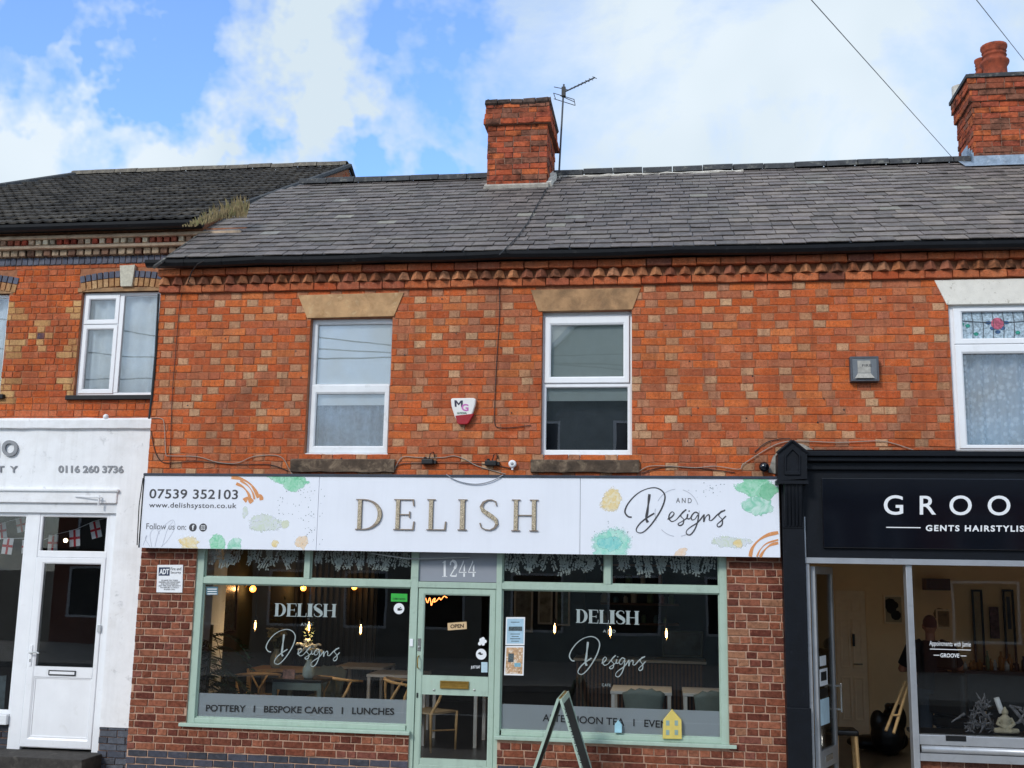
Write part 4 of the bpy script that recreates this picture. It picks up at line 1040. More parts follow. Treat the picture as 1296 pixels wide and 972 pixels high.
# ================================================================= cafe shopfront (ground floor of the brick building)
FY = .03
zs = sz0+.12                                       # top of the shopfront, behind the sign
xa = W(250, 760, FY).x                              # left edge of the timber frame
def vx(px, py, Y=FY): return W(px, py, Y).x
def vz(px, py, Y=FY): return W(px, py, Y).z
LX0 = (vx(250.5, 700)+vx(235.5, 915))/2; 
LG0 = (vx(259.5, 700)+vx(245.4, 911))/2; LG1 = (vx(520, 742)+vx(514.6, 916.5))/2
DX0 = (vx(529, 745)+vx(521.8, 972))/2; DX1 = (vx(627.3, 745)+vx(624.4, 972))/2
RG0 = (vx(635, 745)+vx(632.2, 922.7))/2; RG1 = (vx(910, 751)+vx(913.9, 937.5))/2; RX1 = (vx(919, 710)+vx(923.5, 940))/2
zT0 = (vz(255, 739.6)+vz(520, 742.3)+vz(635, 745.3)+vz(908, 751))/4; zT1 = (vz(255, 731.5)+vz(520, 734.5)+vz(635, 736.8)+vz(908, 742.5))/4
zGl = (vz(245.4, 911)+vz(514.3, 916))/2; zGr = (vz(632.2, 922.7)+vz(913.9, 937.5))/2
zSl = (vz(230, 922)+vz(518, 925.5))/2; zSr = (vz(626.4, 932.5)+vz(928, 949))/2
DZ0 = vz(570, 975)-.02
# brick piers and the stall risers
def col_pier(r, h, x, z):
    return pick(r, PAL_D if x < 0 else (PAL_D+['a07258', '94614c']))
zbase = .06
PXR = W(1001, 900).x+.02
pier_holes = [(LX0, DX0-.03, zSl, 9), (DX0-.045, DX1+.045, -1, 9), (DX1+.03, RX1, zSr, 9)]
mb = MB(); holed(mb, XL+.0, PXR, GZ-.1, sz1, .011, .28, [(LX0, DX0-.045, zSl, 9.), (DX0-.045, DX1+.045, -1., 9.), (DX1+.045, RX1, zSr, 9.)])
wl = obj('ground_floor_wall', mb, MORTP, B)
lc = .0765
zpt = sz0+.03
nrow = int((zpt-zbase)/lc)
brl = flemish(XL, PXR, zpt-nrow*lc, zpt, lc, .215, .102, .013, [(LX0+.0, DX0-.045, zSl, 9), (DX0-.045, DX1+.045, -1, 9), (DX1+.045, RX1, zSr, 9)], seed=9, kind='mixed')
lay(wl, brl, 0., DARKB, col_pier, 300, seed=6)
brb = flemish(XL, PXR, zpt-(nrow+5)*lc, zpt-nrow*lc, lc, .217, .104, .011, [(DX0-.045, DX1+.045, -1, 9)], seed=10, kind='stretcher')
lay(wl, brb, 0., BLUEB, lambda r, h, x, z: pick(r, ['3c3e4a', '34363f', '454552']), 60, seed=7)
# timber shopfront
F = thing('cafe_shopfront', 'sage green timber shopfront with glazed door between two big windows', 'shopfront', ((DX0+DX1)/2, FY, GZ))
def bar(x0, x1, z0, z1, name='frame_bar', y=FY, dep=.09, mat=SAGE, par=None, bev=.005):
    o = obj(name, MB().box(x0, x1, y, y+dep, z0, z1), mat, par or F); return weld_bevel(o, bev) if bev else o
bar(LX0, LG0, zSl+.03, zs, 'post'); bar(RG1, RX1, zSr+.03, zs, 'post')
bar(LG1, DX0, DZ0-.0, zs, 'post'); bar(DX1, RG0, DZ0, zs, 'post')
mLx = (vx(384.3, 715)+vx(393, 715))/2; mRx = (vx(764.5, 720)+vx(774, 720))/2
bar(LG0, LG1, zT0, zT1, 'transom', FY+.002); bar(RG0, RG1, zT0, zT1, 'transom', FY+.002); bar(DX0, DX1, zT0+.0, zT1-.005, 'transom', FY+.002)
bar(mLx-.032, mLx+.032, zT1, zs, 'mullion', FY+.003); bar(mRx-.034, mRx+.034, zT1, zs, 'mullion', FY+.003)
for (a, b, z0, z1, zg) in ((LX0-.06, DX0-.03, zSl, zSl+.035, zGl), (DX1+.02, RX1+.07, zSr, zSr+.035, zGr)):
    bar(a, b, z0, z1, 'window_sill', FY-.075, .16); bar(a+.04+.02, b-.06 if b < 0 else b-.07, z1, zg, 'bottom_rail', FY+.006, .08)
GY = FY+.05
def glz(x0, x1, z0, z1, lab, Y=GY):
    w_ = obj('window', MB().ring([(x0-.001, z0-.001), (x1+.001, z0-.001), (x1+.001, z1+.001), (x0-.001, z1+.001)], q4((x0+.014, x1-.014, z0+.014, z1-.014)), Y-.02, Y+.01, .008), SAGE, F, label=lab)
    obj('pane', MB().box(x0+.012, x1-.012, Y-.003, Y+.003, z0+.012, z1-.012), GLASS, w_); return w_
WL = glz(LG0, LG1, zGl, zT0, 'left shop window with etched lettering and frosted band'); WR = glz(RG0, RG1, zGr, zT0, 'right shop window with etched lettering and frosted band')
TR = [glz(LG0, mLx-.032, zT1, zs, 'fanlight with leaf vinyl'), glz(mLx+.032, LG1, zT1, zs, 'fanlight with leaf vinyl'), glz(RG0, mRx-.034, zT1, zs, 'fanlight with leaf vinyl'), glz(mRx+.034, RG1, zT1, zs, 'fanlight with leaf vinyl')]
# frosted bands behind the glass
zfL = (vz(247, 880)+vz(515.8, 884))/2; zfR = (vz(633, 890)+vz(913, 902.5))/2
obj('frosted_band', MB().box(LG0+.014, LG1-.014, GY+.004, GY+.006, zGl+.012, zfL), FROST, WL); obj('frosted_band', MB().box(RG0+.014, RG1-.014, GY+.004, GY+.006, zGr+.012, zfR), FROST, WR)
GL = GY-.0035
PRB = M('black_vinyl', '15171a', .6, var=0)
text('POTTERY   I   BESPOKE CAKES   I   LUNCHES', (260.2, 900.3), (498.6, 905.0), (260.8, 891.8), GL, PRB, WL, bold=.02)
text('AFTERNOON TEA   I   EVENTS', (686.7, 912.8), (859, 922.4), (687, 903.6), GL, PRB, WR, bold=.012)
def etched(win, bx, des, y=GL):
    (xl, yt, xr, yb, tilt) = bx
    Bp, Rp, Tp = W(xl, yb, y), W(xr, yb+tilt, y), W(xl, yt, y); Rp = Vector((Rp.x, y, Rp.z)); hgt = Tp.z-Bp.z; tot = (Rp.x-Bp.x)/hgt
    ws = {'D': .80, 'E': .70, 'L': .66, 'I': .40, 'S': .62, 'H': .92}; sp = .04; wsum = sum(ws.values())+sp*5; k = tot/wsum
    x = 0; mb = MB()
    for ch in 'DELISH':
        w_ = ws[ch]*k; q, adv = serif(ch, .21*k if ch != 'S' else .23*k, .045, .045, w_ if ch not in 'LE' else w_-.02)
        if ch == 'I': q, adv = serif(ch, w_-.14, .045, .045)
        b0 = Bp+(Rp-Bp)*(x/tot); b1 = Bp+(Rp-Bp)*((x+w_)/tot)
        quads_to(mb, q, adv, b0, b1, Vector((b0.x, y, b0.z+hgt)), y, .001); x += w_+sp*k
    obj('etched_lettering', mb, ETCH, win)
    mb = MB(); designs(mb, *des, y-.0005, 1.15, dy=2.0); obj('etched_handwriting', mb, ETCH, win)
etched(WL, (347, 763.4, 425.4, 780, 1.2), (336.8, 796, 430, 842))
etched(WR, (728.8, 771, 809, 788.2, 2.6), (720.7, 805, 817, 855))
text('AND', (380.5, 792), (395, 792.4), (380.7, 788.4), GL, ETCH, WL, space=1.4); text('AND', (763, 800.6), (779, 801), (763.2, 796.8), GL, ETCH, WR, space=1.4)
text('CAFE', (762, 868.6), (773, 869), (762, 865), GL, ETCH, WR, space=1.3)
# leaf vinyl in the fanlights
r_ = random.Random(15)
for k, (w_, x0, x1) in enumerate(((TR[0], LG0, mLx-.032), (TR[1], mLx+.032, LG1), (TR[2], RG0, mRx-.034), (TR[3], mRx+.034, RG1))):
    mb = MB(); n = 0
    for i in range(34):
        sx = x0+.03+(x1-x0-.06)*(i+r_.random())/34; depth = (.10+.09*abs(math.sin(sx*6.1+k))*r_.uniform(.6, 1.2)); z = sz0+.06; ang = r_.uniform(-.5, .5); zz = 0; xx = sx
        while zz < depth+.06:
            xx += math.sin(ang)*.012+r_.uniform(-.005, .005); zz += .011
            for s in (-1, 1):
                if r_.random() < .25: continue
                a = ang+s*r_.uniform(.6, 1.3); L = r_.uniform(.02, .034); px_, pz_ = xx+s*.003, z-zz
                dx, dz = math.sin(a)*L, -math.cos(a)*L; nx, nz_ = -dz*.3, dx*.3
                if x0+.02 < px_+dx < x1-.02 and pz_+dz > zT1+.02:
                    n += 1; mb.flat([(px_, pz_), (px_+dx*.5+nx, pz_+dz*.5+nz_), (px_+dx, pz_+dz), (px_+dx*.5-nx, pz_+dz*.5-nz_)], GY+.008+.00002*n)
    o = obj('leaf_vinyl', mb, LEAFV, w_); o['kind'] = 'stuff'
# door
zdT = vz(578, 745.2)
dr = obj('door', MB().ring(q4((DX0+.004, DX1-.004, DZ0+.01, zT0-.004)), q4(((vx(536.9, 754)+vx(534.8, 854))/2, (vx(619.6, 753)+vx(618, 856))/2, vz(575, 969), vz(578, 753.6))), FY+.014, FY+.06, .01), SAGE, F)
dgx0 = (vx(536.9, 754)+vx(534.8, 854))/2; dgx1 = (vx(619.6, 753)+vx(618, 856))/2
obj('lock_rail', MB().box(dgx0-.0, dgx1+.0, FY+.018, FY+.055, vz(575, 880.3), vz(575, 855.8)), SAGE, dr)
obj('bottom_rail', MB().box(dgx0, dgx1, FY+.018, FY+.055, vz(575, 969.2)-.003, vz(575, 961.5)), SAGE, dr)
obj('pane', MB().box(dgx0, dgx1, GY-.01, GY-.005, vz(575, 856), vz(575, 753)), GLASS, dr); obj('pane', MB().box(dgx0, dgx1, GY-.01, GY-.005, vz(575, 962), vz(575, 880)), GLASS, dr)
lb = rect(557, 861.5, 593, 872.5, FY); o = obj('letterbox', weld_bevel(obj('x', MB().ring(q4(lb), q4(ins(lb, .02)), FY-.002, FY+.016, .004), None)).data, BRASS, dr); bpy.data.objects.remove(bpy.data.objects['x'])
obj('letterbox_flap', MB().box(lb[0]+.02, lb[1]-.02, FY+.004, FY+.014, lb[2]+.02, lb[3]-.02), BRASS, dr)
hx = vx(530, 825, FY)
obj('handle', MB().tube([(hx, FY+.01, vz(530, 846)), (hx, FY-.04, vz(530, 844)), (hx, FY-.045, vz(530, 838)), (hx, FY-.04, vz(530, 832)), (hx, FY+.01, vz(530, 830))], .007, 6), BRASS, dr)
obj('lock_plate', MB().box(hx-.018, hx+.018, FY+.008, FY+.014, vz(530, 824), vz(530, 808)).ball((hx, FY, vz(530, 819)), (.014, .012, .014)), CHROME, dr)
obj('keyhole', MB().box(hx-.012, hx+.004, FY+.006, FY+.014, vz(528, 883), vz(528, 877)), BLACKM, dr)
bx_ = vx(520.8, 813, FY); obj('bell_push', weld_bevel(obj('x', MB().box(bx_-.018, bx_+.018, FY-.014, FY, vz(521, 818), vz(521, 808.5)), None), .003).data, UPVC, F); bpy.data.objects.remove(bpy.data.objects['x'])
for px in (571, 588, 602): obj('screw_cap', MB().ball((vx(px, 750.5), FY+.013, vz(px, 750.5)), (.008, .005, .006), 8, 5), SAGE, dr)
for px in (549, 600): obj('screw_cap', MB().ball((vx(px, 873.5), FY+.013, vz(px, 873.5)), (.014, .008, .012), 8, 5), CHROME, dr)
# number panel over the door
nm = obj('number_panel', MB().box(DX0, DX1, FY+.03, FY+.04, zT1, zs), M('grey_number_panel', '9298a2', .35, var=.04, scale=3), F)
def digits(mb, s, x0, x1, yt, yb, Y):
    n = len(s); w = (x1-x0)/n
    for i, ch in enumerate(s):
        X0, X1 = x0+w*i+w*.08, x0+w*(i+1)-w*.08; X = lambda u: X0+(X1-X0)*u; Yy = lambda v: yb+(yt-yb)*v
        def poly(p): mb.flat([xz(X(u), Yy(v), Y) for u, v in p], Y)
        if ch == '1': poly([(.45, 0), (.72, 0), (.72, 1), (.6, 1), (.3, .88), (.3, .84), (.45, .88)]); poly([(.28, 0), (.42, 0), (.42, .04), (.28, .04)]); poly([(.75, 0), (.9, 0), (.9, .04), (.75, .04)])
        if ch == '2':
            ribbon(mb, [xz(X(u), Yy(v), Y) for u, v in ((.12, .72), (.18, .9), (.42, .98), (.72, .9), (.82, .72), (.62, .48), (.3, .22), (.1, .03))], lambda t: .014 if t < .25 else (.03 if t < .7 else .012), Y); poly([(.22, 0), (.9, 0), (.92, .2), (.85, .2), (.8, .09), (.22, .09)])
        if ch == '4': poly([(.56, 0), (.78, 0), (.78, .22), (.56, .22)]); poly([(.0, .25), (.98, .25), (.98, .30), (.0, .30)]); poly([(.0, .31), (.08, .31), (.62, .86), (.62, 1), (.55, 1)]); poly([(.6, .33), (.78, .33), (.78, .8), (.6, .62)])
mb = MB(); digits(mb, '1244', 556, 603.5, 709.5, 730, FY+.028); obj('house_number', mb, WHT, nm)

# stickers and posters on the glass
def sheet(name, quad, Y, mat, label, cat, th=.0015):
    q = [xz(x, y, Y) for x, y in quad]; o = obj(name, MB().prism(q, Y-th, Y), mat); return tag(o, label, cat)
P1 = sheet('poster', [(640.5, 781), (664.5, 781), (663.8, 816.5), (639.6, 816.5)], GL-.001, WHT, 'blue poster taped above another just right of the cafe door', 'poster')
obj('poster_print', MB().flat([xz(x, y, GL-.0028) for x, y in ((642, 783), (663, 783), (662.6, 814.5), (641.2, 814.5))], GL-.0028), M('blue_poster_print', 'a7c8dc', .6, var=.12, scale=12), P1)
obj('poster_print', MB().flat([xz(x, y, GL-.0032) for x, y in ((644, 793), (661, 793), (661, 798.5), (643.6, 798.5))], GL-.0032), M('poster_dark', '4c5a60', .6, var=.6, scale=90), P1)
for i, (y, wd_) in enumerate(((802, 12), (805, 9), (808, 13), (811, 10), (787, 11))): obj('poster_line', MB().flat([xz(x, yy, GL-.0033) for x, yy in ((652-wd_/2, y), (652+wd_/2, y), (652+wd_/2, y+.9), (652-wd_/2, y+.9))], GL-.0033), bpy.data.materials['poster_dark'], P1)
P2 = sheet('poster', [(639.6, 817.5), (663.6, 817.5), (662.6, 855), (638, 854.4)], GL-.001, WHT, 'brown poster of cakes, the lower one right of the cafe door', 'poster')
obj('poster_print', MB().flat([xz(x, y, GL-.0028) for x, y in ((641, 819.5), (662, 819.5), (661, 853), (639.6, 852.5))], GL-.0028), M('kraft_print', 'c79f78', .7, var=.25, scale=30, dirt=[('e8dccb', 34, .52, .6, .9), ('5a3b28', 40, .6, .68, .8)]), P2)
obj('poster_print', MB().flat([xz(x, y, GL-.0032) for x, y in ((651, 839), (659, 839), (659, 844), (651, 844))], GL-.0032), M('poster_blue', '7fb2c6', .6, var=.2, scale=60), P2)
obj('poster_print', MB().flat([xz(x, y, GL-.0032) for x, y in ((643.4, 827), (650.5, 827), (650, 838), (643, 838))], GL-.0032), bpy.data.materials['poster_dark'], P2)
dY = GY-.0105
os_ = sheet('open_sign', [(566.5, 788.5), (590.5, 786.8), (590.8, 796), (566.8, 797.8)], dY-.004, M('kraft_board', 'd2b48a', .7, var=.1), 'small kraft OPEN sign hanging inside the glass of the cafe door', 'sign', .003)
text('OPEN', (570, 795.4), (587, 794.4), (570, 790.4), dY-.0075, M('brown_ink', '3a2a1c', .7, var=0), os_, bold=.03)
gs = sheet('window_sticker', [(495, 751), (515.6, 751.6), (515.4, 761.6), (494.8, 761.2)], GL, M('green_sticker', '2fae3e', .5, var=.05), 'bright green rating sticker in the upper corner of the left cafe window', 'sticker')
text('5 VERY GOOD', (497, 759), (513, 759.4), (497, 756.6), GL-.0018, M('dark_green_ink', '0c3d18', .5, var=0), gs, bold=.02)
def rsticker(px, py, rpx, Y, label, dark=True):
    X_, Z_ = xz(px, py, Y); o = tag(obj('round_sticker', disc(MB(), X_, Z_, rpx/118, Y-.001, Y, 18), WHT), label, 'sticker')
    mb = MB(); r = random.Random(int(px)); n = 0
    for i in range(9): n += 1; a = r.uniform(0, 6.28); q = r.uniform(0, .55)*rpx/118; s = rpx/118*r.uniform(.14, .3); disc(mb, X_+q*math.cos(a), Z_+q*math.sin(a)*.6, s, Y-.0014-.0001*n, Y-.001, 5, .5)
    obj('sticker_print', mb, PRB, o); return o
rsticker(505, 770.3, 7, GL, 'round black and white sticker below the green one on the left cafe window'); rsticker(609, 828, 6.8, dY, 'round black and white sticker on the glass of the cafe door')
mb = MB(); r_ = random.Random(3)
for i in range(9): X_, Z_ = xz(610.5+r_.uniform(-3.5, 3.5), 812+r_.uniform(-4, 4), dY); disc(mb, X_, Z_, .02, dY-.001-.0001*i, dY, 6)
tag(obj('paw_sticker', mb, WHT), 'small white dog shaped sticker on the cafe door glass above the round one', 'sticker')
ps_ = sheet('sticker_panel', [(609.2, 838), (617, 838), (617, 851), (609, 851)], dY-.001, M('pale_blue_sticker', 'b9d3df', .6, var=.1), 'pale blue oblong sticker low on the cafe door glass', 'sticker')
text('JUST EAT', (596, 847), (608, 847), (596, 842.5), dY-.001, WHT, ps_, bold=.02)
o = sheet('opening_notice', [(261, 742.5), (276, 742.5), (276, 753), (261, 753)], GL, M('slate_blue_sticker', '4d6f7e', .6, var=.1), 'small blue notice in the top left corner of the left cafe window', 'sticker')
for y in (745, 748, 751): obj('notice_line', MB().flat([xz(x, yy, GL-.002) for x, yy in ((262.5, y), (274.5, y), (274.5, y+1.1), (262.5, y+1.1))], GL-.002), WHT, o)

# ================================================================= the cafe room
CZ = .05
cx0, cx1, cy1, cz1 = XL+.25, PXR-.1, 6.2, 2.72
struct('cafe_floor', MB().box(cx0, cx1, .1, cy1, CZ-.1, CZ), DFLOOR)
struct('cafe_ceiling', MB().box(cx0, cx1, .1, cy1, cz1, cz1+.05), DWALL)
struct('cafe_back_wall', MB().box(cx0, cx1, cy1, cy1+.1, CZ, cz1), DWALL)
struct('cafe_side_wall', MB().box(cx0-.1, cx0, .29, cy1, CZ, cz1), GWALL)
struct('cafe_party_wall', MB().box(cx1, cx1+.08, .29, cy1, CZ, cz1), DWALL)
# grey plastered stretch of the back wall and upright slats
YB = 4.6
a = W(285, 850, YB).x; b = W(352, 850, YB).x
struct('partition_wall', MB().box(cx0, b, YB, YB+.1, CZ, cz1), GWALL)
sb = thing('slatted_wall_panel', 'black vertical slat panel on the back wall of the cafe behind the left window', 'wall panel', (b, YB-.0, CZ))
obj('backing', MB().box(b+.0, b+1.5, YB-.0, YB+.05, CZ, cz1), BLACKM, sb)
sm = MB().box(-.022, .022, -.035, 0, 0, cz1-CZ-.02).mesh('slat'); sm.materials.append(M('charcoal_slat', '2f3133', .6, var=.2))
for k in range(16):
    o = bpy.data.objects.new('slat', sm); C.objects.link(o); o.parent = sb; o.matrix_parent_inverse = Matrix.Translation(-WM[sb.name]); o.location = (b+.05+k*.092, YB-.001, CZ)
# lamps
BULB = M('glowing_filament', 'ffdca8', .3, var=0, emit=('ffc47a', 14)); GLB = glass('bulb_glass', (.98, .9, .75), 1.2, .03)
def pendant(px, py, Y, label):
    p = W(px, py, Y); T = thing('pendant_lamp', label, 'lamp', (p.x, Y, p.z), 'filament pendants')
    obj('cord', MB().tube([(p.x, Y, p.z+.12), (p.x, Y, cz1)], .004, 5), BLACKM, T); obj('lamp_holder', MB().lathe([(.014, 0), (.02, .01), (.02, .05), (.008, .06)], p.x, Y, p.z+.065, 10), BLACKM, T)
    obj('filament', MB().lathe([(.004, -.04), (.011, -.03), (.012, .03), (.004, .045)], p.x, Y, p.z, 8), BULB, T)
    obj('bulb', MB().lathe([(.008, -.075), (.03, -.05), (.036, -.02), (.026, .03), (.014, .07)], p.x, Y, p.z, 12), GLB, T, smooth=True)
    l = bpy.data.lights.new('bulb_light', 'POINT'); l.energy = 2; l.color = (1, .72, .42); l.shadow_soft_size = .006
    lo = bpy.data.objects.new('bulb_light', l); C.objects.link(lo); lo.location = (p.x, Y, p.z-.06)
for px, py, lab in ((323, 792, 'leftmost filament bulb hanging in the left cafe window'), (391, 794, 'filament bulb hanging in the middle of the left cafe window'), (456.5, 797, 'filament bulb hanging at the right of the left cafe window'),
    (702, 796, 'leftmost filament bulb hanging in the right cafe window'), (772.3, 800, 'filament bulb hanging in the middle of the right cafe window'), (843.4, 802.6, 'rightmost filament bulb hanging in the right cafe window')): pendant(px, py, 1.4, lab)
for px, py, lab in ((320, 745.5, 'small warm wall lamp at the left of the cafe back wall'), (384, 744.5, 'warm wall lamp glowing in the middle of the cafe back wall'), (448.4, 743, 'small warm wall lamp at the right of the slatted panel')):
    p = W(px, py, YB-.18); p = XP(px, py, cx0+.12) if px < 340 else p; YL_ = p.y; T = thing('wall_lamp', lab, 'lamp', tuple(p), 'warm wall lamps')
    obj('shade', MB().lathe([(.02, -.04), (.04, -.02), (.045, .01), (.03, .035), (.012, .045)], p.x, p.y, p.z, 12), M('amber_globe', 'ffb55e', .3, var=0, emit=('ff9a3c', 5)), T, smooth=True)
    obj('arm', MB().tube([(p.x, p.y, p.z+.04), (p.x-(.06 if px < 340 else 0), p.y+(.1 if px > 340 else 0), p.z+.08), (cx0+.01 if px < 340 else p.x, p.y if px < 340 else YB-.02, p.z+.02)], .008, 6), BRASS, T)
    l = bpy.data.lights.new('lamp_light', 'POINT'); l.energy = 1.4; l.color = (1, .55, .22); l.shadow_soft_size = .02
    lo = bpy.data.objects.new('lamp_light', l); C.objects.link(lo); lo.location = (p.x, p.y-.07, p.z)
# furniture
def wishbone(label):
    T = thing('wishbone_chair', label, 'chair')
    pts = [(.30, -.12, .69), (.285, .02, .70), (.22, .16, .72), (.12, .235, .735), (0, .26, .74), (-.12, .235, .735), (-.22, .16, .72), (-.285, .02, .70), (-.30, -.12, .69)]
    obj('top_rail', MB().tube([Vector((*p,)) for p in pts], [.013, .016, .019, .022, .024, .022, .019, .016, .013], 8), OAK, T, smooth=True)
    mb = MB(); mb.tube([(0, .24, .45), (0, .245, .55), (-.03, .25, .60), (-.10, .245, .725)], .013, 7); mb.tube([(.0, .245, .55), (.03, .25, .60), (.10, .245, .725)], .013, 7); obj('back_splat', mb, OAK, T, smooth=True)
    for s in (-1, 1):
        obj('leg', MB().tube([(s*.23, .19, 0), (s*.225, .20, .43), (s*.27, .12, .58), (s*.27, .05, .70)], [.013, .019, .018, .012], 8), OAK, T, smooth=True); obj('leg', MB().tube([(s*.25, -.22, 0), (s*.255, -.22, .44)], [.013, .019], 8), OAK, T, smooth=True)
        obj('stretcher', MB().tube([(s*.24, .19, .25), (s*.25, -.22, .22)], .010, 6), OAK, T)
    obj('seat', MB().prism([(-.26, .425), (.26, .425), (.26, .445), (-.26, .445)], -.22, .20), M('woven_cord', 'b9a684', .9, var=.2, scale=60, bump=.5), T)
    return T
def place(T, x, y, rz, z=CZ): T.location = (x, y, z); T.rotation_euler.z = rz; return T
p = HP(330, 849, CZ+.74)
ch = wishbone('pale oak wishbone chair left of the black table in the left cafe window')
place(ch, W(332, 850, p.y).x, p.y-.15, math.radians(205))
c2 = copy_tree(ch); c2['label'] = 'pale oak wishbone chair right of the black table in the left cafe window'
p2 = HP(442, 853, CZ+.74); place(c2, W(438, 853, p2.y).x, p2.y-.3, math.radians(150))
c3 = copy_tree(ch); c3['label'] = 'oak chair seen through the lower pane of the cafe door'; p3 = HP(545, 890, CZ+.6); place(c3, W(541, 930, 1.35).x, 1.35, math.radians(150))
c4 = copy_tree(ch); c4['label'] = 'oak chair by the pale table at the right end of the left cafe window'; place(c4, W(503, 880, 1.9).x+.1, 1.9, math.radians(100))
def table(label, w, d, h, topm, legm, name='cafe_table', leg=.05, th=.035, skirt=None):
    T = thing(name, label, 'table'); weld_bevel(obj('tabletop', MB().box(-w/2, w/2, -d/2, d/2, h-th, h), topm, T), .004)
    for sx in (-1, 1):
        for sy in (-1, 1): obj('leg', MB().box(sx*(w/2-.03)-leg/2, sx*(w/2-.03)+leg/2, sy*(d/2-.03)-leg/2, sy*(d/2-.03)+leg/2, 0, h-th-.0005), legm, T)
    if skirt: obj('apron', MB().box(-w/2+.05, w/2-.05, -d/2+.01, -d/2+.03, h-th-.09, h-th-.001), legm, T)
    return T
tp = HP(376, 860, CZ+.75)
T1 = table('black square table with a vase of white flowers in the left cafe window', .62, .62, .75, BLACKM, GREYP, skirt=1); place(T1, tp.x, tp.y+.3, 0)
T2 = table('long pale wood table at the left end inside the left cafe window', 1.1, .6, .74, OAK, OAK); place(T2, cx0+.62, 2.9, 0)
WTM = M('white_table_frame', 'c9cbca', .5, var=.05)
T3 = table('white framed table behind the right wishbone chair in the left cafe window', .7, .7, .75, WTM, WTM, leg=.04); place(T3, W(462, 860, 3.6).x, 3.6, 0)
T3b = copy_tree(T3); T3b['label'] = 'white framed table at the right end of the left cafe window'; place(T3b, W(505, 870, 2.6).x, 2.6, 0)
T3c = copy_tree(T3); T3c['label'] = 'white framed table seen low through the cafe door'; place(T3c, W(575, 900, 1.9).x, 1.9, 0)
tw1 = HP(812, 868, CZ+.75)
T4 = copy_tree(T3); T4['label'] = 'white framed table with a grey green chair in the middle of the right cafe window'; place(T4, W(812, 868, 1.5).x, 1.55, 0)
T5 = copy_tree(T3); T5['label'] = 'white framed table at the right end of the right cafe window'; place(T5, W(900, 868, 1.5).x+.02, 1.55, 0)
# grey green scalloped chairs
def shell_chair(label):
    T = thing('grey_cafe_chair', label, 'chair'); n = 10; vs = []; fs = []
    for i in range(n+1):
        u = -1+2*i/n
        for j in range(7):
            v = j/6; x = u*(.17+.06*v); z = .46+.36*v-(.05*abs(u)**3*v)+(.012*math.sin(i*PI*.8) if j == 6 else 0); y = .17+.05*v-.05*u*u*1.0
            vs.append((x, y, z))
    for i in range(n):
        for j in range(6): a = i*7+j; fs.append((a, a+7, a+8, a+1))
    o = obj('backrest', MB().add(vs, fs), GREYP, T, smooth=True); m = o.modifiers.new('thickness', 'SOLIDIFY'); m.thickness = .025
    weld_bevel(obj('seat', MB().box(-.21, .21, -.2, .19, .43, .47), GREYP, T), .012)
    for s in (-1, 1):
        for y in (-.17, .17): obj('leg', MB().tube([(s*.24, y*1.2, 0), (s*.18, y, .43)], [.012, .02], 8), GREYP, T, smooth=True)
    return T
k1 = shell_chair('grey green shell backed chair at the middle table in the right cafe window'); place(k1, W(815, 880, 1.05).x, 1.05, PI)
k2 = copy_tree(k1); k2['label'] = 'grey green shell backed chair at the far right of the right cafe window'; place(k2, W(898, 880, 1.05).x, 1.05, PI+.25)
k3 = copy_tree(k1); k3['label'] = 'grey green shell backed chair behind the black table in the left cafe window'; place(k3, tp.x+.05, tp.y+.95, 0)
# counter with upright slats
cnt = HP(730, 832.5, CZ+1.05)
Yc = 3.4; cz_ = W(800, 834.5, Yc).z
kx0, kx1 = W(729, 840, Yc).x, W(891, 838, Yc).x
K = thing('service_counter', 'serving counter faced with upright walnut slats in the right cafe window', 'counter', ((kx0+kx1)/2, Yc, CZ))
weld_bevel(obj('countertop', MB().box(kx0-.03, kx1+.03, Yc-.06, Yc+.55, cz_-.035, cz_), M('white_worktop', 'b9bcb8', .4, var=.05), K), .004)
obj('carcass', MB().box(kx0, kx1, Yc, Yc+.5, CZ, cz_-.036), BLACKM, K)
sm2 = MB().box(-.014, .014, -.022, 0, 0, cz_-.05-CZ).mesh('slat'); sm2.materials.append(SLATW)
x = kx0+.02
while x < kx1: o = bpy.data.objects.new('slat', sm2); C.objects.link(o); o.parent = K; o.matrix_parent_inverse = Matrix.Translation(-WM[K.name]); o.location = (x, Yc-.001, CZ); x += .05
# shelves and display things behind the counter
SH = thing('display_shelving', 'dark shelving with jars and cups behind the serving counter', 'shelving', ((kx0+kx1)/2, 5.6, CZ))
obj('back_panel', MB().box(kx0-.2, kx1+.2, 5.9, 5.95, CZ, 2.6), DWALL, SH)
for z in (1.35, 1.65, 1.95, 2.25): obj('shelf', MB().box(kx0+.2, kx1-.3, 5.62, 5.9, z, z+.03), SLATW, SH)
r_ = random.Random(44); jm = [M('jar_'+n_, c_, .3, var=.1) for n_, c_ in (('white', 'b8bcb8'), ('blue', '5c8296'), ('green', '5f7d62'), ('amber', '9a6a30'), ('pink', 'a77c80'))]
for z in (1.38, 1.68, 1.98):
    x = kx0+.25
    while x < kx1-.4:
        h = r_.uniform(.08, .2); rr3 = r_.uniform(.03, .055)
        tag(obj('jar', MB().lathe([(rr3*.9, 0), (rr3, .01), (rr3, h*.75), (rr3*.6, h*.85), (rr3*.65, h)], x, 5.72, z+.001, 10), r_.choice(jm), smooth=True), 'small jar or cup standing on the dark shelves behind the counter', 'jar', 'jars and cups on the cafe shelves'); x += r_.uniform(.12, .3)
pic = [xz(x, y, 5.55) for x, y in ((838, 798), (890, 799), (889, 832), (838, 831))]
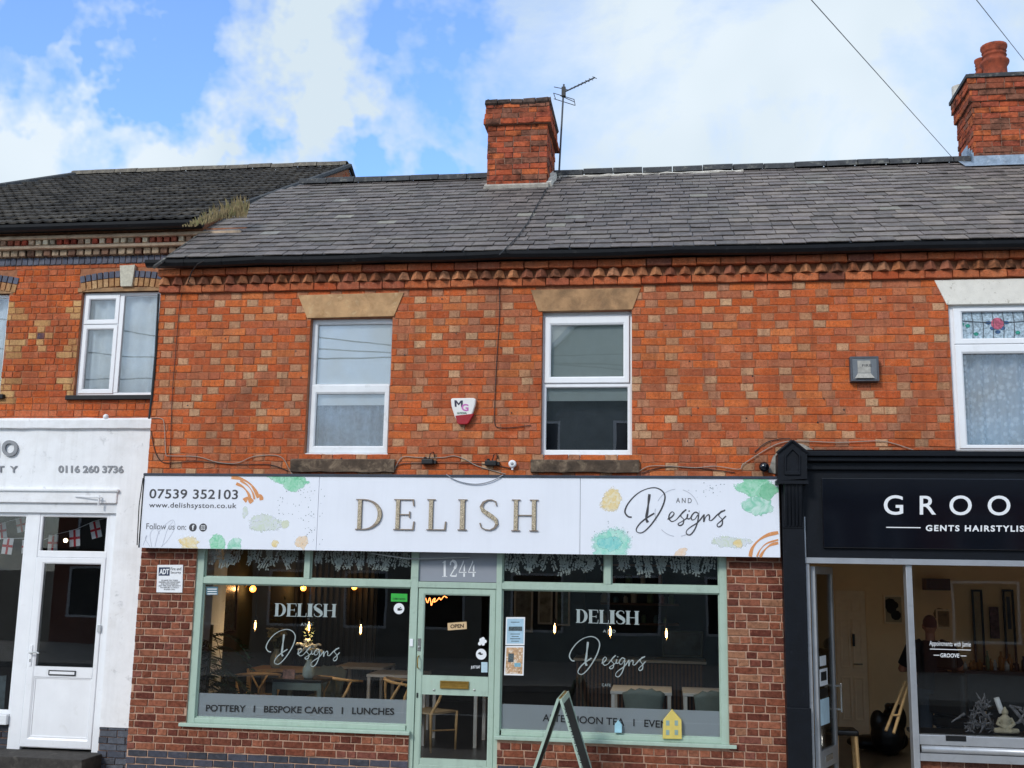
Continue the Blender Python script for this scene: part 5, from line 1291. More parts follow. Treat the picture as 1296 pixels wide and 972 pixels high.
dd = obj('cake_display', MB().ring(pic, [(pic[0][0]+.03, pic[0][1]-.03), (pic[1][0]-.03, pic[1][1]-.03), (pic[2][0]-.03, pic[2][1]+.03), (pic[3][0]+.03, pic[3][1]+.03)], 5.5, 5.6, .01), GREYP); tag(dd, 'grey framed blue display screen at the right behind the counter', 'screen')
obj('screen_face', MB().box(pic[3][0]+.03, pic[1][0]-.03, 5.54, 5.56, pic[2][1]+.03, pic[0][1]-.03), M('dull_blue_screen', '35505f', .3, var=.4, scale=6), dd)
# menu frames on the wall seen high in the right window
for (a, b_, c_, d_, lab, colr) in ((652, 746, 675, 800, 'tall grey framed picture high on the wall at the left of the right cafe window', '6f726a'), (682, 742, 700, 790, 'narrow pale picture beside the tall grey one in the cafe', '8b8c80'), (704, 744, 722, 792, 'dark green framed picture high on the cafe wall', '3e5650')):
    q = rect(a, b_, c_, d_, 5.2); fr_ = tag(frame(None, q, ins(q, .03), 5.1, .03, WTM, 'picture_frame'), lab, 'picture'); obj('picture', MB().box(q[0]+.03, q[1]-.03, 5.115, 5.12, q[2]+.03, q[3]-.03), M('picture_'+colr, colr, .6, var=.5, scale=8), fr_)
struct('cafe_rear_partition', MB().box(W(640, 800, 5.25).x, W(740, 800, 5.25).x, 5.25, 5.35, CZ, cz1), DWALL)
# vase of flowers
def flowers(x, y, z, label, s=1., seed=1, col='e6e2d2'):
    T = thing('flower_vase', label, 'flowers', (x, y, z)); r = random.Random(seed)
    obj('vase', MB().lathe([(.035*s, 0), (.055*s, .03*s), (.055*s, .09*s), (.025*s, .15*s), (.03*s, .17*s)], x, y, z+.001, 12), M('vase_glass_'+str(seed), '9fb0ad', .15, var=.1), T, smooth=True)
    mb = MB(); mf = MB(); ml = MB()
    for k in range(16):
        a = r.uniform(0, 6.28); q = r.uniform(.02, .11)*s; h = r.uniform(.24, .36)*s; e = (x+q*math.cos(a), y+q*math.sin(a), z+h); mb.tube([(x, y, z+.12*s), (x+q*.4*math.cos(a), y+q*.4*math.sin(a), z+.2*s), e], .003, 4)
        for i in range(7): b2 = i*.9; mf.ball((e[0]+.018*s*math.cos(b2), e[1]+.018*s*math.sin(b2), e[2]+r.uniform(-.01, .012)), (.016*s, .016*s, .01*s), 6, 4)
    for k in range(9):
        a = r.uniform(0, 6.28); q = .05*s; hh = r.uniform(.35, .52)*s
        for i in range(9):
            u = i/9; px_, py_, pz_ = x+q*u*math.cos(a)*1.4, y+q*u*math.sin(a), z+.15*s+hh*u; d = Vector((r.uniform(-1, 1), r.uniform(-1, 1), r.uniform(-.2, .6))).normalized()*.035*s; n = d.orthogonal().normalized()*.008*s
            ml.add([(px_, py_, pz_), Vector((px_, py_, pz_))+d*.5+n, Vector((px_, py_, pz_))+d, Vector((px_, py_, pz_))+d*.5-n], [(0, 1, 2, 3)])
    obj('stems', mb, M('stem_'+str(seed), '55603f', .8, var=.2), T); obj('blooms', mf, M('bloom_'+str(seed), col, .8, var=.12, scale=40), T); o = obj('leaves', ml, M('leaf_'+str(seed), '3f4a33', .8, var=.3, scale=20), T); return T
flowers(tp.x+.1, tp.y+.12, CZ+.75, 'vase of white flowers standing on the black table', 1.35, 2)
flowers(cx0+.4, 2.8, CZ+.74, 'vase of dried stems on the long pale table at the left', 1.5, 3, '8c8c70')
tag(obj('menu_holder', MB().box(tp.x-.2, tp.x-.05, tp.y+.05, tp.y+.07, CZ+.75, CZ+.86).box(tp.x-.2, tp.x-.05, tp.y+.03, tp.y+.1, CZ+.7505, CZ+.757), M('kraft_pink', 'b98a78', .7, var=.4, scale=30)), 'small pink and kraft menu holder on the black table', 'menu')
# the tall plant at the left
def plant(x, y, z, h, label, seed, n=26, L=.5):
    T = thing('potted_palm', label, 'plant', (x, y, z)); r = random.Random(seed)
    obj('pot', MB().lathe([(.12, 0), (.16, .26), (.17, .28), (.15, .28), (.14, .22)], x, y, z+.001, 14), BLACKM, T, smooth=True); ml = MB(); ms = MB()
    for k in range(n):
        a = r.uniform(0, 6.28); b = h*(.25+.75*k/n); p0 = Vector((x, y, z+b*.75)); pts = []
        for i in range(8):
            t = i/7; pts.append(p0+Vector((math.cos(a)*L*t, math.sin(a)*L*t, .28*t-.55*t*t)))
        ms.tube(pts, .004, 4)
        for i in range(1, 8):
            for s in (-1, 1):
                for q in (0, .5):
                    p_ = pts[i-1].lerp(pts[i], q); d = (Vector((-math.sin(a), math.cos(a), 0))*s*.9+Vector((math.cos(a), math.sin(a), 0))*.7+Vector((0, 0, -.35))).normalized()*r.uniform(.1, .17); nn = Vector((math.cos(a), math.sin(a), .3))*.016
                    ml.add([p_, p_+d*.5+nn, p_+d, p_+d*.5-nn], [(0, 1, 2, 3)])
    ms.tube([(x, y, z+.2), (x+.02, y, z+h*.8)], .02, 6)
    obj('stem', ms, M('palm_stem_'+str(seed), '4b4a30', .8), T); o = obj('leaves', ml, M('palm_leaf_'+str(seed), '2f4a30', .6, var=.3, scale=10), T); return T
plant(W(262, 860, .75).x+.0, .75, CZ, 1.75, 'tall dark potted palm just inside the left end of the left cafe window', 6)
cv = thing('framed_mirror', 'dark leaf trimmed frame on the wall at the left of the left cafe window', 'mirror', (cx0+.02, 2., 1.3))
obj('frame', MB().box(cx0+.001, cx0+.03, 1.45, 2.25, 1.28, 1.31).box(cx0+.001, cx0+.03, 1.45, 2.25, 1.89, 1.92).box(cx0+.001, cx0+.03, 1.45, 1.48, 1.311, 1.889).box(cx0+.001, cx0+.03, 2.22, 2.25, 1.311, 1.889), BLACKM, cv); obj('mirror_face', MB().box(cx0+.002, cx0+.015, 1.481, 2.219, 1.311, 1.889), M('dull_mirror', '3b4546', .25, var=.2), cv)
# neon script high in the door
nz_ = MB(); r_ = random.Random(5)
pts = [(538.5, 757), (541, 764), (544, 757), (546, 768), (548, 760), (551, 758), (549, 763), (553, 761), (556, 757), (558, 760), (562, 755), (566, 757)]
cp = catmull([tuple(p) for p in pts], 4); nz_.tube([W(x, 752+(y-752)*.9, 2.0) for x, y in cp], .005, 5)
tag(obj('neon_script', nz_, M('warm_neon', 'ff9c5a', .4, var=0, emit=('ff8a48', 4))), 'small warm neon handwriting high inside the cafe door', 'neon sign')

# ================================================================= fittings on the facade
# alarm bell box
ab = thing('alarm_box', 'white and red shield shaped alarm box marked MG between the upstairs windows', 'alarm box', W(586, 520))
bp_ = [(570.5, 505), (573, 504), (599, 503.6), (602.4, 505), (601.6, 512), (596.5, 528), (592, 535.5), (590, 536.4), (581.5, 536.4), (579.5, 535.5), (575, 526), (571.4, 514)]
q = [xz(x, y, -.05) for x, y in bp_]
weld_bevel(obj('body', MB().prism(q, -.06, 0), M('alarm_white', 'e4e2de', .35, var=.02), ab), .012)
rq = [xz(x, y, -.06) for x, y in ((576.2, 526), (600, 523.4), (597, 528.6), (592.4, 536), (590, 537), (581.4, 537), (579, 536))]
weld_bevel(obj('red_lens', MB().prism(rq, -.066, -.01), M('alarm_red', 'a01c28', .25, var=.1), ab), .006)
mm_ = MB()
for pl4 in (((575, 506.6), (577.6, 506.6), (577.9, 514.9), (575.6, 514.9)), ((583.2, 506.8), (585.8, 506.8), (585.6, 515.3), (583.4, 515.3)), ((577.62, 506.6), (580.4, 510.4), (580.4, 513.2), (577.8, 510)), ((583.18, 506.8), (580.42, 510.4), (580.42, 513.2), (583.3, 510))): mm_.flat([xz(x, y, -.0612) for x, y in pl4], -.0612)
obj('letter', mm_, M('navy_print', '26223c', .4, var=0), ab); text('G', (584, 520), (593, 520.4), (584, 511), -.0614, M('magenta_print', 'c46ab0', .4, var=0), ab, bold=.03)
text('NATIONAL', (578.6, 524.4), (591, 524), (578.4, 521.6), -.0612, M('green_print', '3c6b5c', .4, var=0), ab, bold=.03)
# grey louvred wall vent
v = rect(1075.5, 451.5, 1112.8, 482.5, -.07)
V_ = thing('wall_vent_box', 'grey square vent hood with a faded label on the right part of the brick wall', 'vent', ((v[0]+v[1])/2, 0, v[2]))
mb = MB(); mb.ring(q4(v), q4(ins(v, .022)), -.085, 0, .004); obj('hood', mb, M('dark_grey_metal', '53565c', .5, .2, var=.15), V_)
obj('face_plate', MB().box(v[0]+.022, v[1]-.022, -.079, -.07, v[2]+.022, v[3]-.022), M('grey_metal', '6f7479', .5, .2, var=.15), V_)
obj('label_plate', MB().box(v[0]+.075, v[1]-.085, -.0815, -.079, v[2]+.09, v[3]-.045), M('faded_label', 'a7a49c', .6, var=.2, scale=30), V_)
obj('label_plate', MB().add([(v[0]+.075, -.0795, v[2]+.085), (v[1]-.085, -.0795, v[2]+.085), (v[1]-.05, -.105, v[2]+.03), (v[0]+.04, -.105, v[2]+.03)], [(0, 1, 2, 3)]), bpy.data.materials['faded_label'], V_)
text('FIRE', (1091, 464), (1103, 464), (1091, 461), -.0822, GREYT, V_)
# black junction boxes, sensor, dome camera
def jbox(px, py, lab):
    p = W(px, py, -.03); T = thing('cable_box', lab, 'cable box', p, 'black cable boxes above the sign')
    weld_bevel(obj('body', MB().box(p.x-.065, p.x+.065, -.075, 0, p.z-.03, p.z+.03), BLACKM, T), .01)
    obj('cap', MB().tube([(p.x-.03, -.04, p.z+.028), (p.x-.03, -.04, p.z+.05)], .018, 8).tube([(p.x+.02, -.05, p.z+.03), (p.x+.03, -.05, p.z+.09), (p.x+.06, -.03, p.z+.11), (p.x+.075, -.02, p.z+.05)], .006, 5), BLACKM, T)
    obj('clip', MB().box(p.x+.066, p.x+.095, -.05, 0, p.z-.02, p.z+.015), BLACKM, T)
jbox(541.5, 584.5, 'left black cable box on the bricks just above the sign'); jbox(621.5, 586.5, 'right black cable box on the bricks just above the sign')
p = W(648.3, 587, -.05); T = thing('outdoor_sensor', 'small round white sensor on the bricks above the sign', 'sensor', p)
obj('body', MB().tube([(p.x, 0, p.z), (p.x, -.05, p.z), (p.x, -.06, p.z)], [.042, .042, .03], 16), UPVC, T); obj('mount', MB().tube([(p.x, -.03, p.z-.03), (p.x, -.03, p.z-.065)], .012, 8), UPVC, T); obj('lens', MB().ball((p.x, -.06, p.z), (.018, .01, .018)), M('sensor_grey', '9a9da0', .3), T)
p = W(967, 591, -.08); T = thing('security_camera', 'black dome security camera beside the right end of the white sign', 'camera', p)
obj('housing', MB().ball(p, .055, 14, 10), NAVYG, T, smooth=True); obj('bracket', MB().tube([(p.x+.03, 0, p.z-.02), (p.x+.02, -.06, p.z)], .03, 8), BLACKM, T)
# ADT plate
ad = thing('security_plate', 'white security company plate on the left brick pier', 'sign', W(215, 750))
q = [xz(x, y, -.006) for x, y in ((199.4, 715), (231.6, 714.8), (230.6, 750), (198, 749.6))]
obj('plate', MB().prism(q, -.008, .002), UPVC, ad)
nb = M('adt_blue', '22304e', .4, var=0)
obj('logo_block', MB().flat([xz(x, y, -.0092) for x, y in ((201, 718), (215, 718), (214.6, 728.6), (200.6, 728.6))], -.0092), nb, ad)
text('ADT', (201.6, 726.8), (213.8, 726.8), (202, 720), -.0098, WHT, ad, bold=.04); text('Fire and', (216, 721.8), (229.4, 721.8), (216, 718), -.0092, GREYT, ad); text('Security', (216, 726.8), (229, 726.8), (216, 723), -.0092, GREYT, ad)
for i, (s_, w_) in enumerate((('ALARMS ON THESE', 10.5), ('PREMISES ARE MONITORED', 13.5), ('AND MAINTAINED BY', 11), ('ADT FIRE AND SECURITY', 14), ('TO REPORT A FAULT', 12), ('PLEASE CALL', 7))): text(s_, (214.6-w_, 735.2+i*2.3), (214.6+w_, 735.3+i*2.3), (214.6-w_, 733.6+i*2.3), -.0092, GREYT, ad)
# cables
def cable(pts, r, mat, label, Y=-.014, name='wall_cable', k=4):
    P_ = catmull([tuple(p[:2]) for p in pts], k); return tag(obj(name, MB().tube([W(x, y, Y) for x, y in P_], r, 5), mat), label, 'cable')
cable([(236, 362), (230, 372), (226, 400), (222, 450), (218, 500), (216, 560), (215, 592)], .004, WIRE, 'thin black cable running down the left end of the brick wall')
cable([(190, 529), (205, 530), (208, 540), (209, 560), (210, 575), (215, 577), (250, 578), (275, 585), (300, 586), (320, 578), (345, 576), (358, 580), (365, 592), (370, 600)], .0045, WIREW, 'pale cable looping from the left corner to the first window sill')
cable([(191, 545), (196, 570), (203, 583), (215, 586), (250, 584), (300, 588), (340, 588), (365, 596)], .0045, WIRE, 'black cable sagging along the bricks under the left end of the wall')
cable([(632, 362), (632, 400), (629, 450), (626, 510), (626, 535), (631, 541), (650, 541), (672, 538)], .0045, WIRE, 'black cable dropping between the windows with a turn to the right')
cable([(498, 597), (505, 583), (512, 578), (530, 579), (560, 579), (575, 577), (590, 582), (605, 590), (640, 600)], .005, WIREW, 'pale cable over the cable boxes above DELISH')
cable([(500, 592), (510, 587), (540, 586), (580, 586), (620, 588), (648, 593)], .0045, WIRE, 'thin dark cable under the pale one above DELISH')
mbp = catmull([(565, 600.6), (575, 607), (590, 611.5), (605, 612.6), (620, 609.5), (630, 605), (637, 601)], 4)
tag(obj('loose_cable', MB().tube([W(x, y, SY-.02) for x, y in mbp], .006, 5), M('grey_cable', '8a8f99', .5)), 'loose grey cable drooping over the top edge of the white sign', 'cable')
cable([(808, 597), (822, 590), (850, 590), (880, 592), (905, 590), (935, 594), (940, 588), (955, 578), (975, 566), (990, 560), (1010, 558), (1060, 560), (1110, 558), (1130, 561), (1160, 571)], .0045, WIREW, 'pale cable running along the bricks to the barber shop gable piece', Y=-.02)
cable([(812, 599), (835, 592), (870, 591), (930, 598)], .0045, WIRE, 'black cable tucked between the right sill and the sign')
cable([(955, 572), (970, 560), (985, 556), (1000, 555)], .005, WIRE, 'short dark wire above the dome camera')
tag(obj('gutter_cable', MB().tube([W(258, 330, -.35), W(250, 334, -.34), W(243, 343, -.18), W(240, 352, -.14), W(236, 362, -.03)], .007, 5), WIRE), 'grey black cable looping over the gutter at the left end', 'cable')
tag(obj('sign_edge_cable', MB().tube([W(181, 605, SY-.02), W(176, 640, SY-.02), W(173.5, 690, SY-.03)], .006, 5), WIRE), 'black cable hanging down the left edge of the sign', 'cable')
tag(obj('loose_under_sign_cable', MB().tube([W(x, y, .0) for x, y in catmull([(470, 700), (490, 703), (520, 707), (560, 706), (594, 705)], 4)], .008, 5), M('grey_flex', '9a9fa2', .5)), 'grey flex sagging below the sign above the cafe door', 'cable')

# A board
ax = W(713, 880, -.85).x
AB = thing('a_frame_board', 'folding pavement board with pale green frame and chalk panel seen nearly edge on', 'pavement sign', (ax, -.85, GZ))
apz = W(712, 879, -.85).z
def board(side, pb):      # side -1 left leaf, +1 right leaf
    bx = W(pb, 972, -.85).x; bz = W(pb, 972, -.85).z
    slope = (bx-ax)/(apz-bz); Hh_ = apz-GZ
    T = Matrix.Translation((ax+side*.012, -.85, apz)) @ Matrix.Rotation(math.atan(-slope), 4, 'Y')
    mb = MB(); y0, y1 = -.42, .32
    def bx_(ya, yb2, za, zb_, t0=-.012, t1=.012): 
        m = MB().box(t0, t1, ya, yb2, za, zb_); mb.add([T @ Vector(v) for v in m.v], m.f)
    L = Hh_/math.cos(math.atan(slope))-.01
    bx_(y0, y0+.045, -L, 0); bx_(y1-.045, y1, -L, 0); bx_(y0+.0455, y1-.0455, -.05, 0); bx_(y0+.0455, y1-.0455, -L+.14, -L+.19)
    lf = obj('leaf_frame', mb, SAGE, AB)
    m = MB().box(-.005, .005, y0+.046, y1-.046, -L+.19, -.05); m2 = MB(); m2.add([T @ Vector(v) for v in m.v], m.f); obj('chalk_panel', m2, M('chalkboard', '191c1d', .7, var=.3), lf)
    return T, L
Tl, Ll = board(-1, 681); Tr, Lr = board(1, 741)
mb = MB(); r_ = random.Random(9)
for k in range(17):
    z = -.07-k*.05
    if -z > Lr-.25: break
    m = MB().box(.0125, .0135, -.296, -.262, z-.03, z-.01+r_.uniform(-.01, .004)); m.box(.0125, .0135, -.285, -.27, z-.008, z)
    m3 = MB(); m3.add([Tr @ Vector(v) for v in m.v], m.f); mb.add(m3.v, m3.f)
obj('hinge', MB().tube([(ax, -1.2, apz), (ax, -.6, apz)], .012, 8), BRASS, AB)
for s_, z in (('AFTERNOON TEA', 0),):
    cu = bpy.data.curves.new('t', 'FONT'); cu.body = s_; cu.size = .05; ob = bpy.data.objects.new('t', cu); C.objects.link(ob); me = bpy.data.meshes.new_from_object(ob.evaluated_get(bpy.context.evaluated_depsgraph_get())); bpy.data.objects.remove(ob)
    co = [v.co.copy() for v in me.vertices]; 
    for v_, c0 in zip(me.vertices, co): v_.co = Tr @ Vector((.0135-.0, -.4205+0*c0.y, -.08-c0.x*1.9))+Vector((c0.y*.55-.010, 0, 0))
    me.materials.clear(); me.materials.append(PRB); obj('edge_lettering', me, None, AB)
# yellow wooden house ornament on the inside sill
yh = GY-.045; mb = MB(); q = [xz(x, y, yh) for x, y in ((838.6, 934.5), (863, 935), (862.5, 911), (850.5, 897.5), (839.4, 911))]
hs = thing('toy_house', 'yellow wooden toy house standing against the frosted band of the right window', 'ornament', (q[0][0], yh, q[0][1]))
HYM = M('yellow_wood', 'd9c468', .6, var=.08, emit=None)
weld_bevel(obj('house_block', MB().prism(q, yh-.03, yh+.025), HYM, hs), .004)
for px in (845, 856):
    for py in (915, 927): a_, b_ = xz(px, py, yh-.03); obj('toy_window', MB().box(a_-.017, a_+.017, yh-.033, yh-.0305, b_-.025, b_+.025), M('toy_window_blue', '8fa9a2', .5), hs)
o = tag(obj('toy_house', weld_bevel(obj('x', MB().prism([xz(x, y, yh) for x, y in ((778, 927), (787, 927), (787, 917), (782.5, 911), (778, 917))], yh-.02, yh+.02), None)).data, M('pale_blue_wood', '9fd0e0', .6)), 'tiny pale blue toy house left of the yellow one', 'ornament'); bpy.data.objects.remove(bpy.data.objects['x'])
tag(struct('inside_sill', MB().box(RG0, RG1, GY+.03, GY+.3, zGr-.02, zGr), SAGE), kind='structure')

# ================================================================= barber shopfront
BY = -.06
BS = thing('barber_shopfront', 'black navy barber shopfront with silver framed door and window', 'shopfront', (W(1150, 960).x, BY, GZ))
px0 = (W(990, 650, -.16).x+W(997, 960, -.16).x)/2; px1 = (W(1018.5, 650, -.16).x+W(1025, 960, -.16).x)/2
fzb = (W(1021, 706.5, -.12).z+W(1290, 708, -.12).z)/2; fzt = W(1100, 573, -.12).z
# pilaster with fluted console and gabled cap
weld_bevel(obj('pilaster', MB().box(px0, px1, -.16, .02, GZ, W(1005, 668, -.16).z), NAVY, BS), .006)
weld_bevel(obj('plinth', MB().box(px0-.004, px1+.015, -.19, -.162, GZ, W(1010, 896, -.19).z), NAVY, BS), .006)
mb = MB(); n = 5; zc1, zc2 = W(1005, 668, -.2).z, W(1005, 609, -.2).z
for k in range(n):
    xk = px0+.02+(px1-px0-.04)*(k+.5)/n
    mb.tube([(xk, -.165, zc1+.02), (xk, -.19, zc1+.15), (xk, -.235, zc2-.12), (xk, -.25, zc2-.005)], [.018, .02, .024, .026], 8)
mb.box(px0, px1, -.17, .02, zc1+.001, zc2)
obj('fluted_console', mb, NAVY, BS)
mb = MB(); cpx = [(984.5, 608), (984.5, 574), (988, 571.5), (1002.8, 559), (1018, 570.5), (1021.5, 574), (1021.5, 606)]
q = [xz(x, y, -.28) for x, y in cpx]; mb.prism(q, -.28, .0); cc_ = (sum(p[0] for p in q)/7, sum(p[1] for p in q)/7)
obj('gabled_cap', weld_bevel(obj('x', mb, None), .008).data, NAVY, BS); bpy.data.objects.remove(bpy.data.objects['x'])
q2 = [xz(x, y, -.29) for x, y in ((993, 601), (993, 577), (1003, 566), (1013, 576), (1013, 601))]; q3 = [((a*3+cc_[0])/4*1.0, (b*3+cc_[1]-.02)/4) for a, b in q2]
obj('cap_moulding', MB().ring(q2, [(a+(cc_[0]-a)*.22, b+(cc_[1]-b)*.22) for a, b in q2], -.30, -.281, .006), NAVY, BS)
mb = MB(); mb.box(q[0][0]-.02, q[-1][0]+.01, -.30, .0, q[0][1]-.035, q[0][1]-.001)
for a, b in ((q[1], q[3]), (q[3], q[5])):
    mb.tube([(a[0], -.2, a[1]+.01), (b[0], -.2, b[1]+.012)], .02, 6); mb.tube([(a[0], -.285, a[1]+.01), (b[0], -.285, b[1]+.012)], .016, 6)
obj('cap_moulding', mb, NAVY, BS)
# mortar patch and broken lead behind the cap
obj('mortar_patch', MB().prism([xz(x, y, -.01) for x, y in ((972, 598), (978, 578), (1000, 558), (1018, 563), (1034, 572), (1034, 590), (985, 600))], -.02, .0), M('dirty_render', 'a39f96', .95, var=.35, scale=14, bump=.8, dirt=[('3b3835', 7, .5, .7, .6)]), B)
# fascia
fx0 = px1+.001; fx1 = XR
obj('fascia', MB().box(fx0, fx1, -.10, .0, fzb, fzt), NAVY, BS)
def mould(z0, z1, y, nm='moulding'): weld_bevel(obj(nm, MB().box(fx0+.001, fx1, y, -.05, z0, z1), NAVY, BS), .008)
zt_ = [W(1100, y_, -.2).z for y_ in (572.5, 578, 584, 594)]
mould(zt_[1], zt_[0]+.01, -.26); mould(zt_[2], zt_[1]-.002, -.22); mould(zt_[3], zt_[2]-.002, -.15)
obj('lead_top', MB().add([(fx0, 0, zt_[0]+.05), (fx1, 0, zt_[0]+.05), (fx1, -.255, zt_[0]+.014), (fx0, -.255, zt_[0]+.014)], [(0, 3, 2, 1), (0, 1, 2, 3)]), NAVY, BS)
gb = MB(); gx0 = W(1041, 650, -.13).x; gz0, gz1 = (W(1043, 694, -.13).z+W(1290, 696, -.13).z)/2, W(1041, 605, -.13).z
GS = thing('barber_sign', 'gloss navy sign board reading GROOVE in white capitals', 'sign', (gx0, -.13, gz0))
weld_bevel(obj('panel', MB().box(gx0, gx0+4.2, -.14, -.101, gz0, gz1), NAVYG, GS), .006)
GSY = -.1412
sc_ = 1.0
for ch, a, b in (('G', 1118.5, 1143), ('R', 1164, 1184.5), ('O', 1201.6, 1229.8), ('O', 1250, 1278.7), ('V', 1297, 1323), ('E', 1345, 1362)):
    yb_t = 651.6 if ch in 'GO' else 651; yt_t = 626.8 if ch in 'GO' else 627.4; tl_ = (a-1118)*.006
    text(ch, (a, yb_t+tl_), (b, yb_t+tl_), (a, yt_t+tl_*.6), GSY, WHT, GS, 'letter', bold=.008 if ch in 'GOR' else -.005, ext=.004)
text('GENTS HAIRSTYLISTS', (1171.6, 672.2), (1312, 673.2), (1171.8, 664.4), GSY, WHT, GS, bold=.03, space=1.25)
obj('rule_line', MB().box(W(1121.6, 667, GSY).x, W(1165, 667, GSY).x, GSY-.001, GSY, W(1121.6, 668, GSY).z, W(1121.6, 666.8, GSY).z), WHT, GS); obj('rule_line', MB().box(W(1318, 667, GSY).x, W(1360, 667, GSY).x, GSY-.001, GSY, W(1290, 669.2, GSY).z, W(1290, 668, GSY).z), WHT, GS)
# silver frames
sx = px1+.004
trz0 = (W(1022, 713.5, -.1).z+W(1290, 716, -.1).z)/2
obj('silver_trim', MB().box(sx-.0, fx1, -.125, -.03, trz0, fzb-.002), ALU, BS); obj('silver_trim', MB().box(sx-.018, sx-.002+.014, -.128, -.101, fzb, W(1017, 654, -.125).z), ALU, BS)
jx0, jx1 = sx, (W(1026.5, 725, -.06).x+W(1033.5, 960, -.06).x)/2
mx0, mx1 = (W(1143.8, 722).x+W(1154.5, 965).x)/2, (W(1151.8, 722).x+W(1162.5, 965).x)/2
weld_bevel(obj('door_jamb', MB().box(jx0+.004, jx1-.02, -.1, .05, GZ, trz0-.001), ALU, BS), .006); weld_bevel(obj('window_post', MB().box(mx0, mx1, -.09, .05, GZ, trz0-.001), ALU, BS), .006)
wz0 = (W(1162, 928, -.02).z+W(1290, 934, -.02).z)/2
obj('pane', MB().box(mx1, XR-.3, -.02, -.014, wz0, trz0), GLASS, BS, label='barber shop window pane with white lettering')
zs1, zs2, zs3, zs4 = W(1200, 934, -.06).z, W(1200, 944.5, -.1).z, W(1200, 954.5, -.1).z, W(1200, 964.5, -.1).z
weld_bevel(obj('window_cill', MB().box(mx1+.002, XR-.3, -.075, .04, zs2+.003, wz0), ALU, BS), .006)
obj('cill_roll', MB().tube([(mx1+.02, -.06, (zs2+zs3)/2), (XR-.3, -.06, (zs2+zs3)/2)], abs(zs2-zs3)/2*.98, 14), ALU, BS).data.shade_smooth()
obj('cill_base', MB().box(mx1+.002, XR-.3, -.085, .04, zs4, zs3-.002), ALU, BS)
v = rect(1197, 931, 1223, 938.5, -.08); obj('cill_vent', MB().box(v[0], v[1], -.082, -.07, v[2], v[3]), BLACKM, BS)
rs = obj('stall_riser', MB().box(mx1, XR-.3, .011, .2, GZ-.1, zs4), MORTP, B)
hb = []
x = mx1
while x < XR-.3: hb.append((x, x+.21, zs4-.112, zs4-.008, False)); x += .222
rb = flemish(mx1, XR-.3, zs4-.12-.0765*6, zs4-.12, .0765, .215, .103, .011, [], 3, 'mixed')
lay(rs, hb+rb, 0., DARKB, lambda r, h, x, z: pick(r, ['6d4a40', '7a5548', '80503e', '5f4038']), 120, seed=8)
GL2 = -.0205
text('Appointments with Jamie', (1176.3, 819), (1228.6, 820.6), (1176.5, 810.8), GL2, WHT, BS, 'etched_lettering', bold=-.002, space=1.02)
obj('underline', MB().box(W(1177, 821, GL2).x, W(1228.6, 821, GL2).x, GL2-.001, GL2, W(1200, 822.4, GL2).z, W(1200, 821.6, GL2).z), WHT, BS)
text('GROOVE', (1190, 831.9), (1214, 832.4), (1190.2, 826.8), GL2, WHT, BS, 'etched_lettering', bold=.012)
for a, b in ((1181.5, 1189), (1215.5, 1223)): obj('rule_line', MB().box(W(a, 829, GL2).x, W(b, 829, GL2).x, GL2-.001, GL2, W(1200, 830, GL2).z, W(1200, 829.2, GL2).z), WHT, BS)
# open door leaf
h0 = Vector((W(1032, 850, -.02).x, -.02, GZ+.03)); h1 = Vector((W(1055.5, 850, .62).x, .62, GZ+.03))
dl = Vector((h1.x-h0.x, h1.y-h0.y, 0)); Ld = dl.length; dh = trz0-h0.z-.03
dT = Matrix.Translation(h0) @ Matrix.Rotation(math.atan2(dl.y, dl.x), 4, 'Z')
def dpart(name, x0, x1, y0, y1, z0, z1, mat, par, bev=0): 
    m = MB().box(x0, x1, y0, y1, z0, z1); m2 = MB(); m2.add([dT @ Vector(v) for v in m.v], m.f); o = obj(name, m2, mat, par); 
    return weld_bevel(o, bev) if bev else o
DR = obj('door', MB(), None, BS, label='open silver framed glass door of the barber shop')
m = MB().ring([(0, 0), (Ld, 0), (Ld, dh), (0, dh)], [(.07, .1), (Ld-.07, .1), (Ld-.07, dh-.08), (.07, dh-.08)], -.022, .022, .008); m2 = MB(); m2.add([dT @ Vector(v) for v in m.v], m.f)
for me_ in [m2.mesh('door')]: me_.materials.append(ALU); DR.data = me_
dpart('mid_rail', .071, Ld-.071, -.02, .02, .44, .62, ALU, DR); dpart('pane', .07, Ld-.07, -.004, .003, .62, dh-.08, GLASS, DR); dpart('pane', .07, Ld-.07, -.004, .003, .1, .44, GLASS, DR)
dpart('door_letterbox', .2, .46, -.027, -.02, .5, .56, CHROME, DR, .004)
dpart('pull_handle', Ld-.05, Ld-.02, -.09, -.07, .95, 1.25, CHROME, DR, .006); dpart('pull_handle_stay', Ld-.045, Ld-.025, -.07, -.022, .97, .99, CHROME, DR); dpart('pull_handle_stay', Ld-.045, Ld-.025, -.07, -.022, 1.21, 1.23, CHROME, DR)
for (z0, z1, c_, x0, x1) in ((1.45, 1.55, 'white', .15, .38), (1.25, 1.42, 'white', .13, .42), (.86, 1.12, 'blue', .12, .45), (1.14, 1.22, 'black', .13, .42)):
    dpart('door_notice', x0, x1, -.0065, -.0045, z0, z1, {'white': UPVCO, 'blue': bpy.data.materials['pale_blue_sticker'], 'black': BLACKM}[c_], DR)
dpart('notice_print', .17, .38, -.0075, -.0066, 1.3, 1.39, PRB, DR)

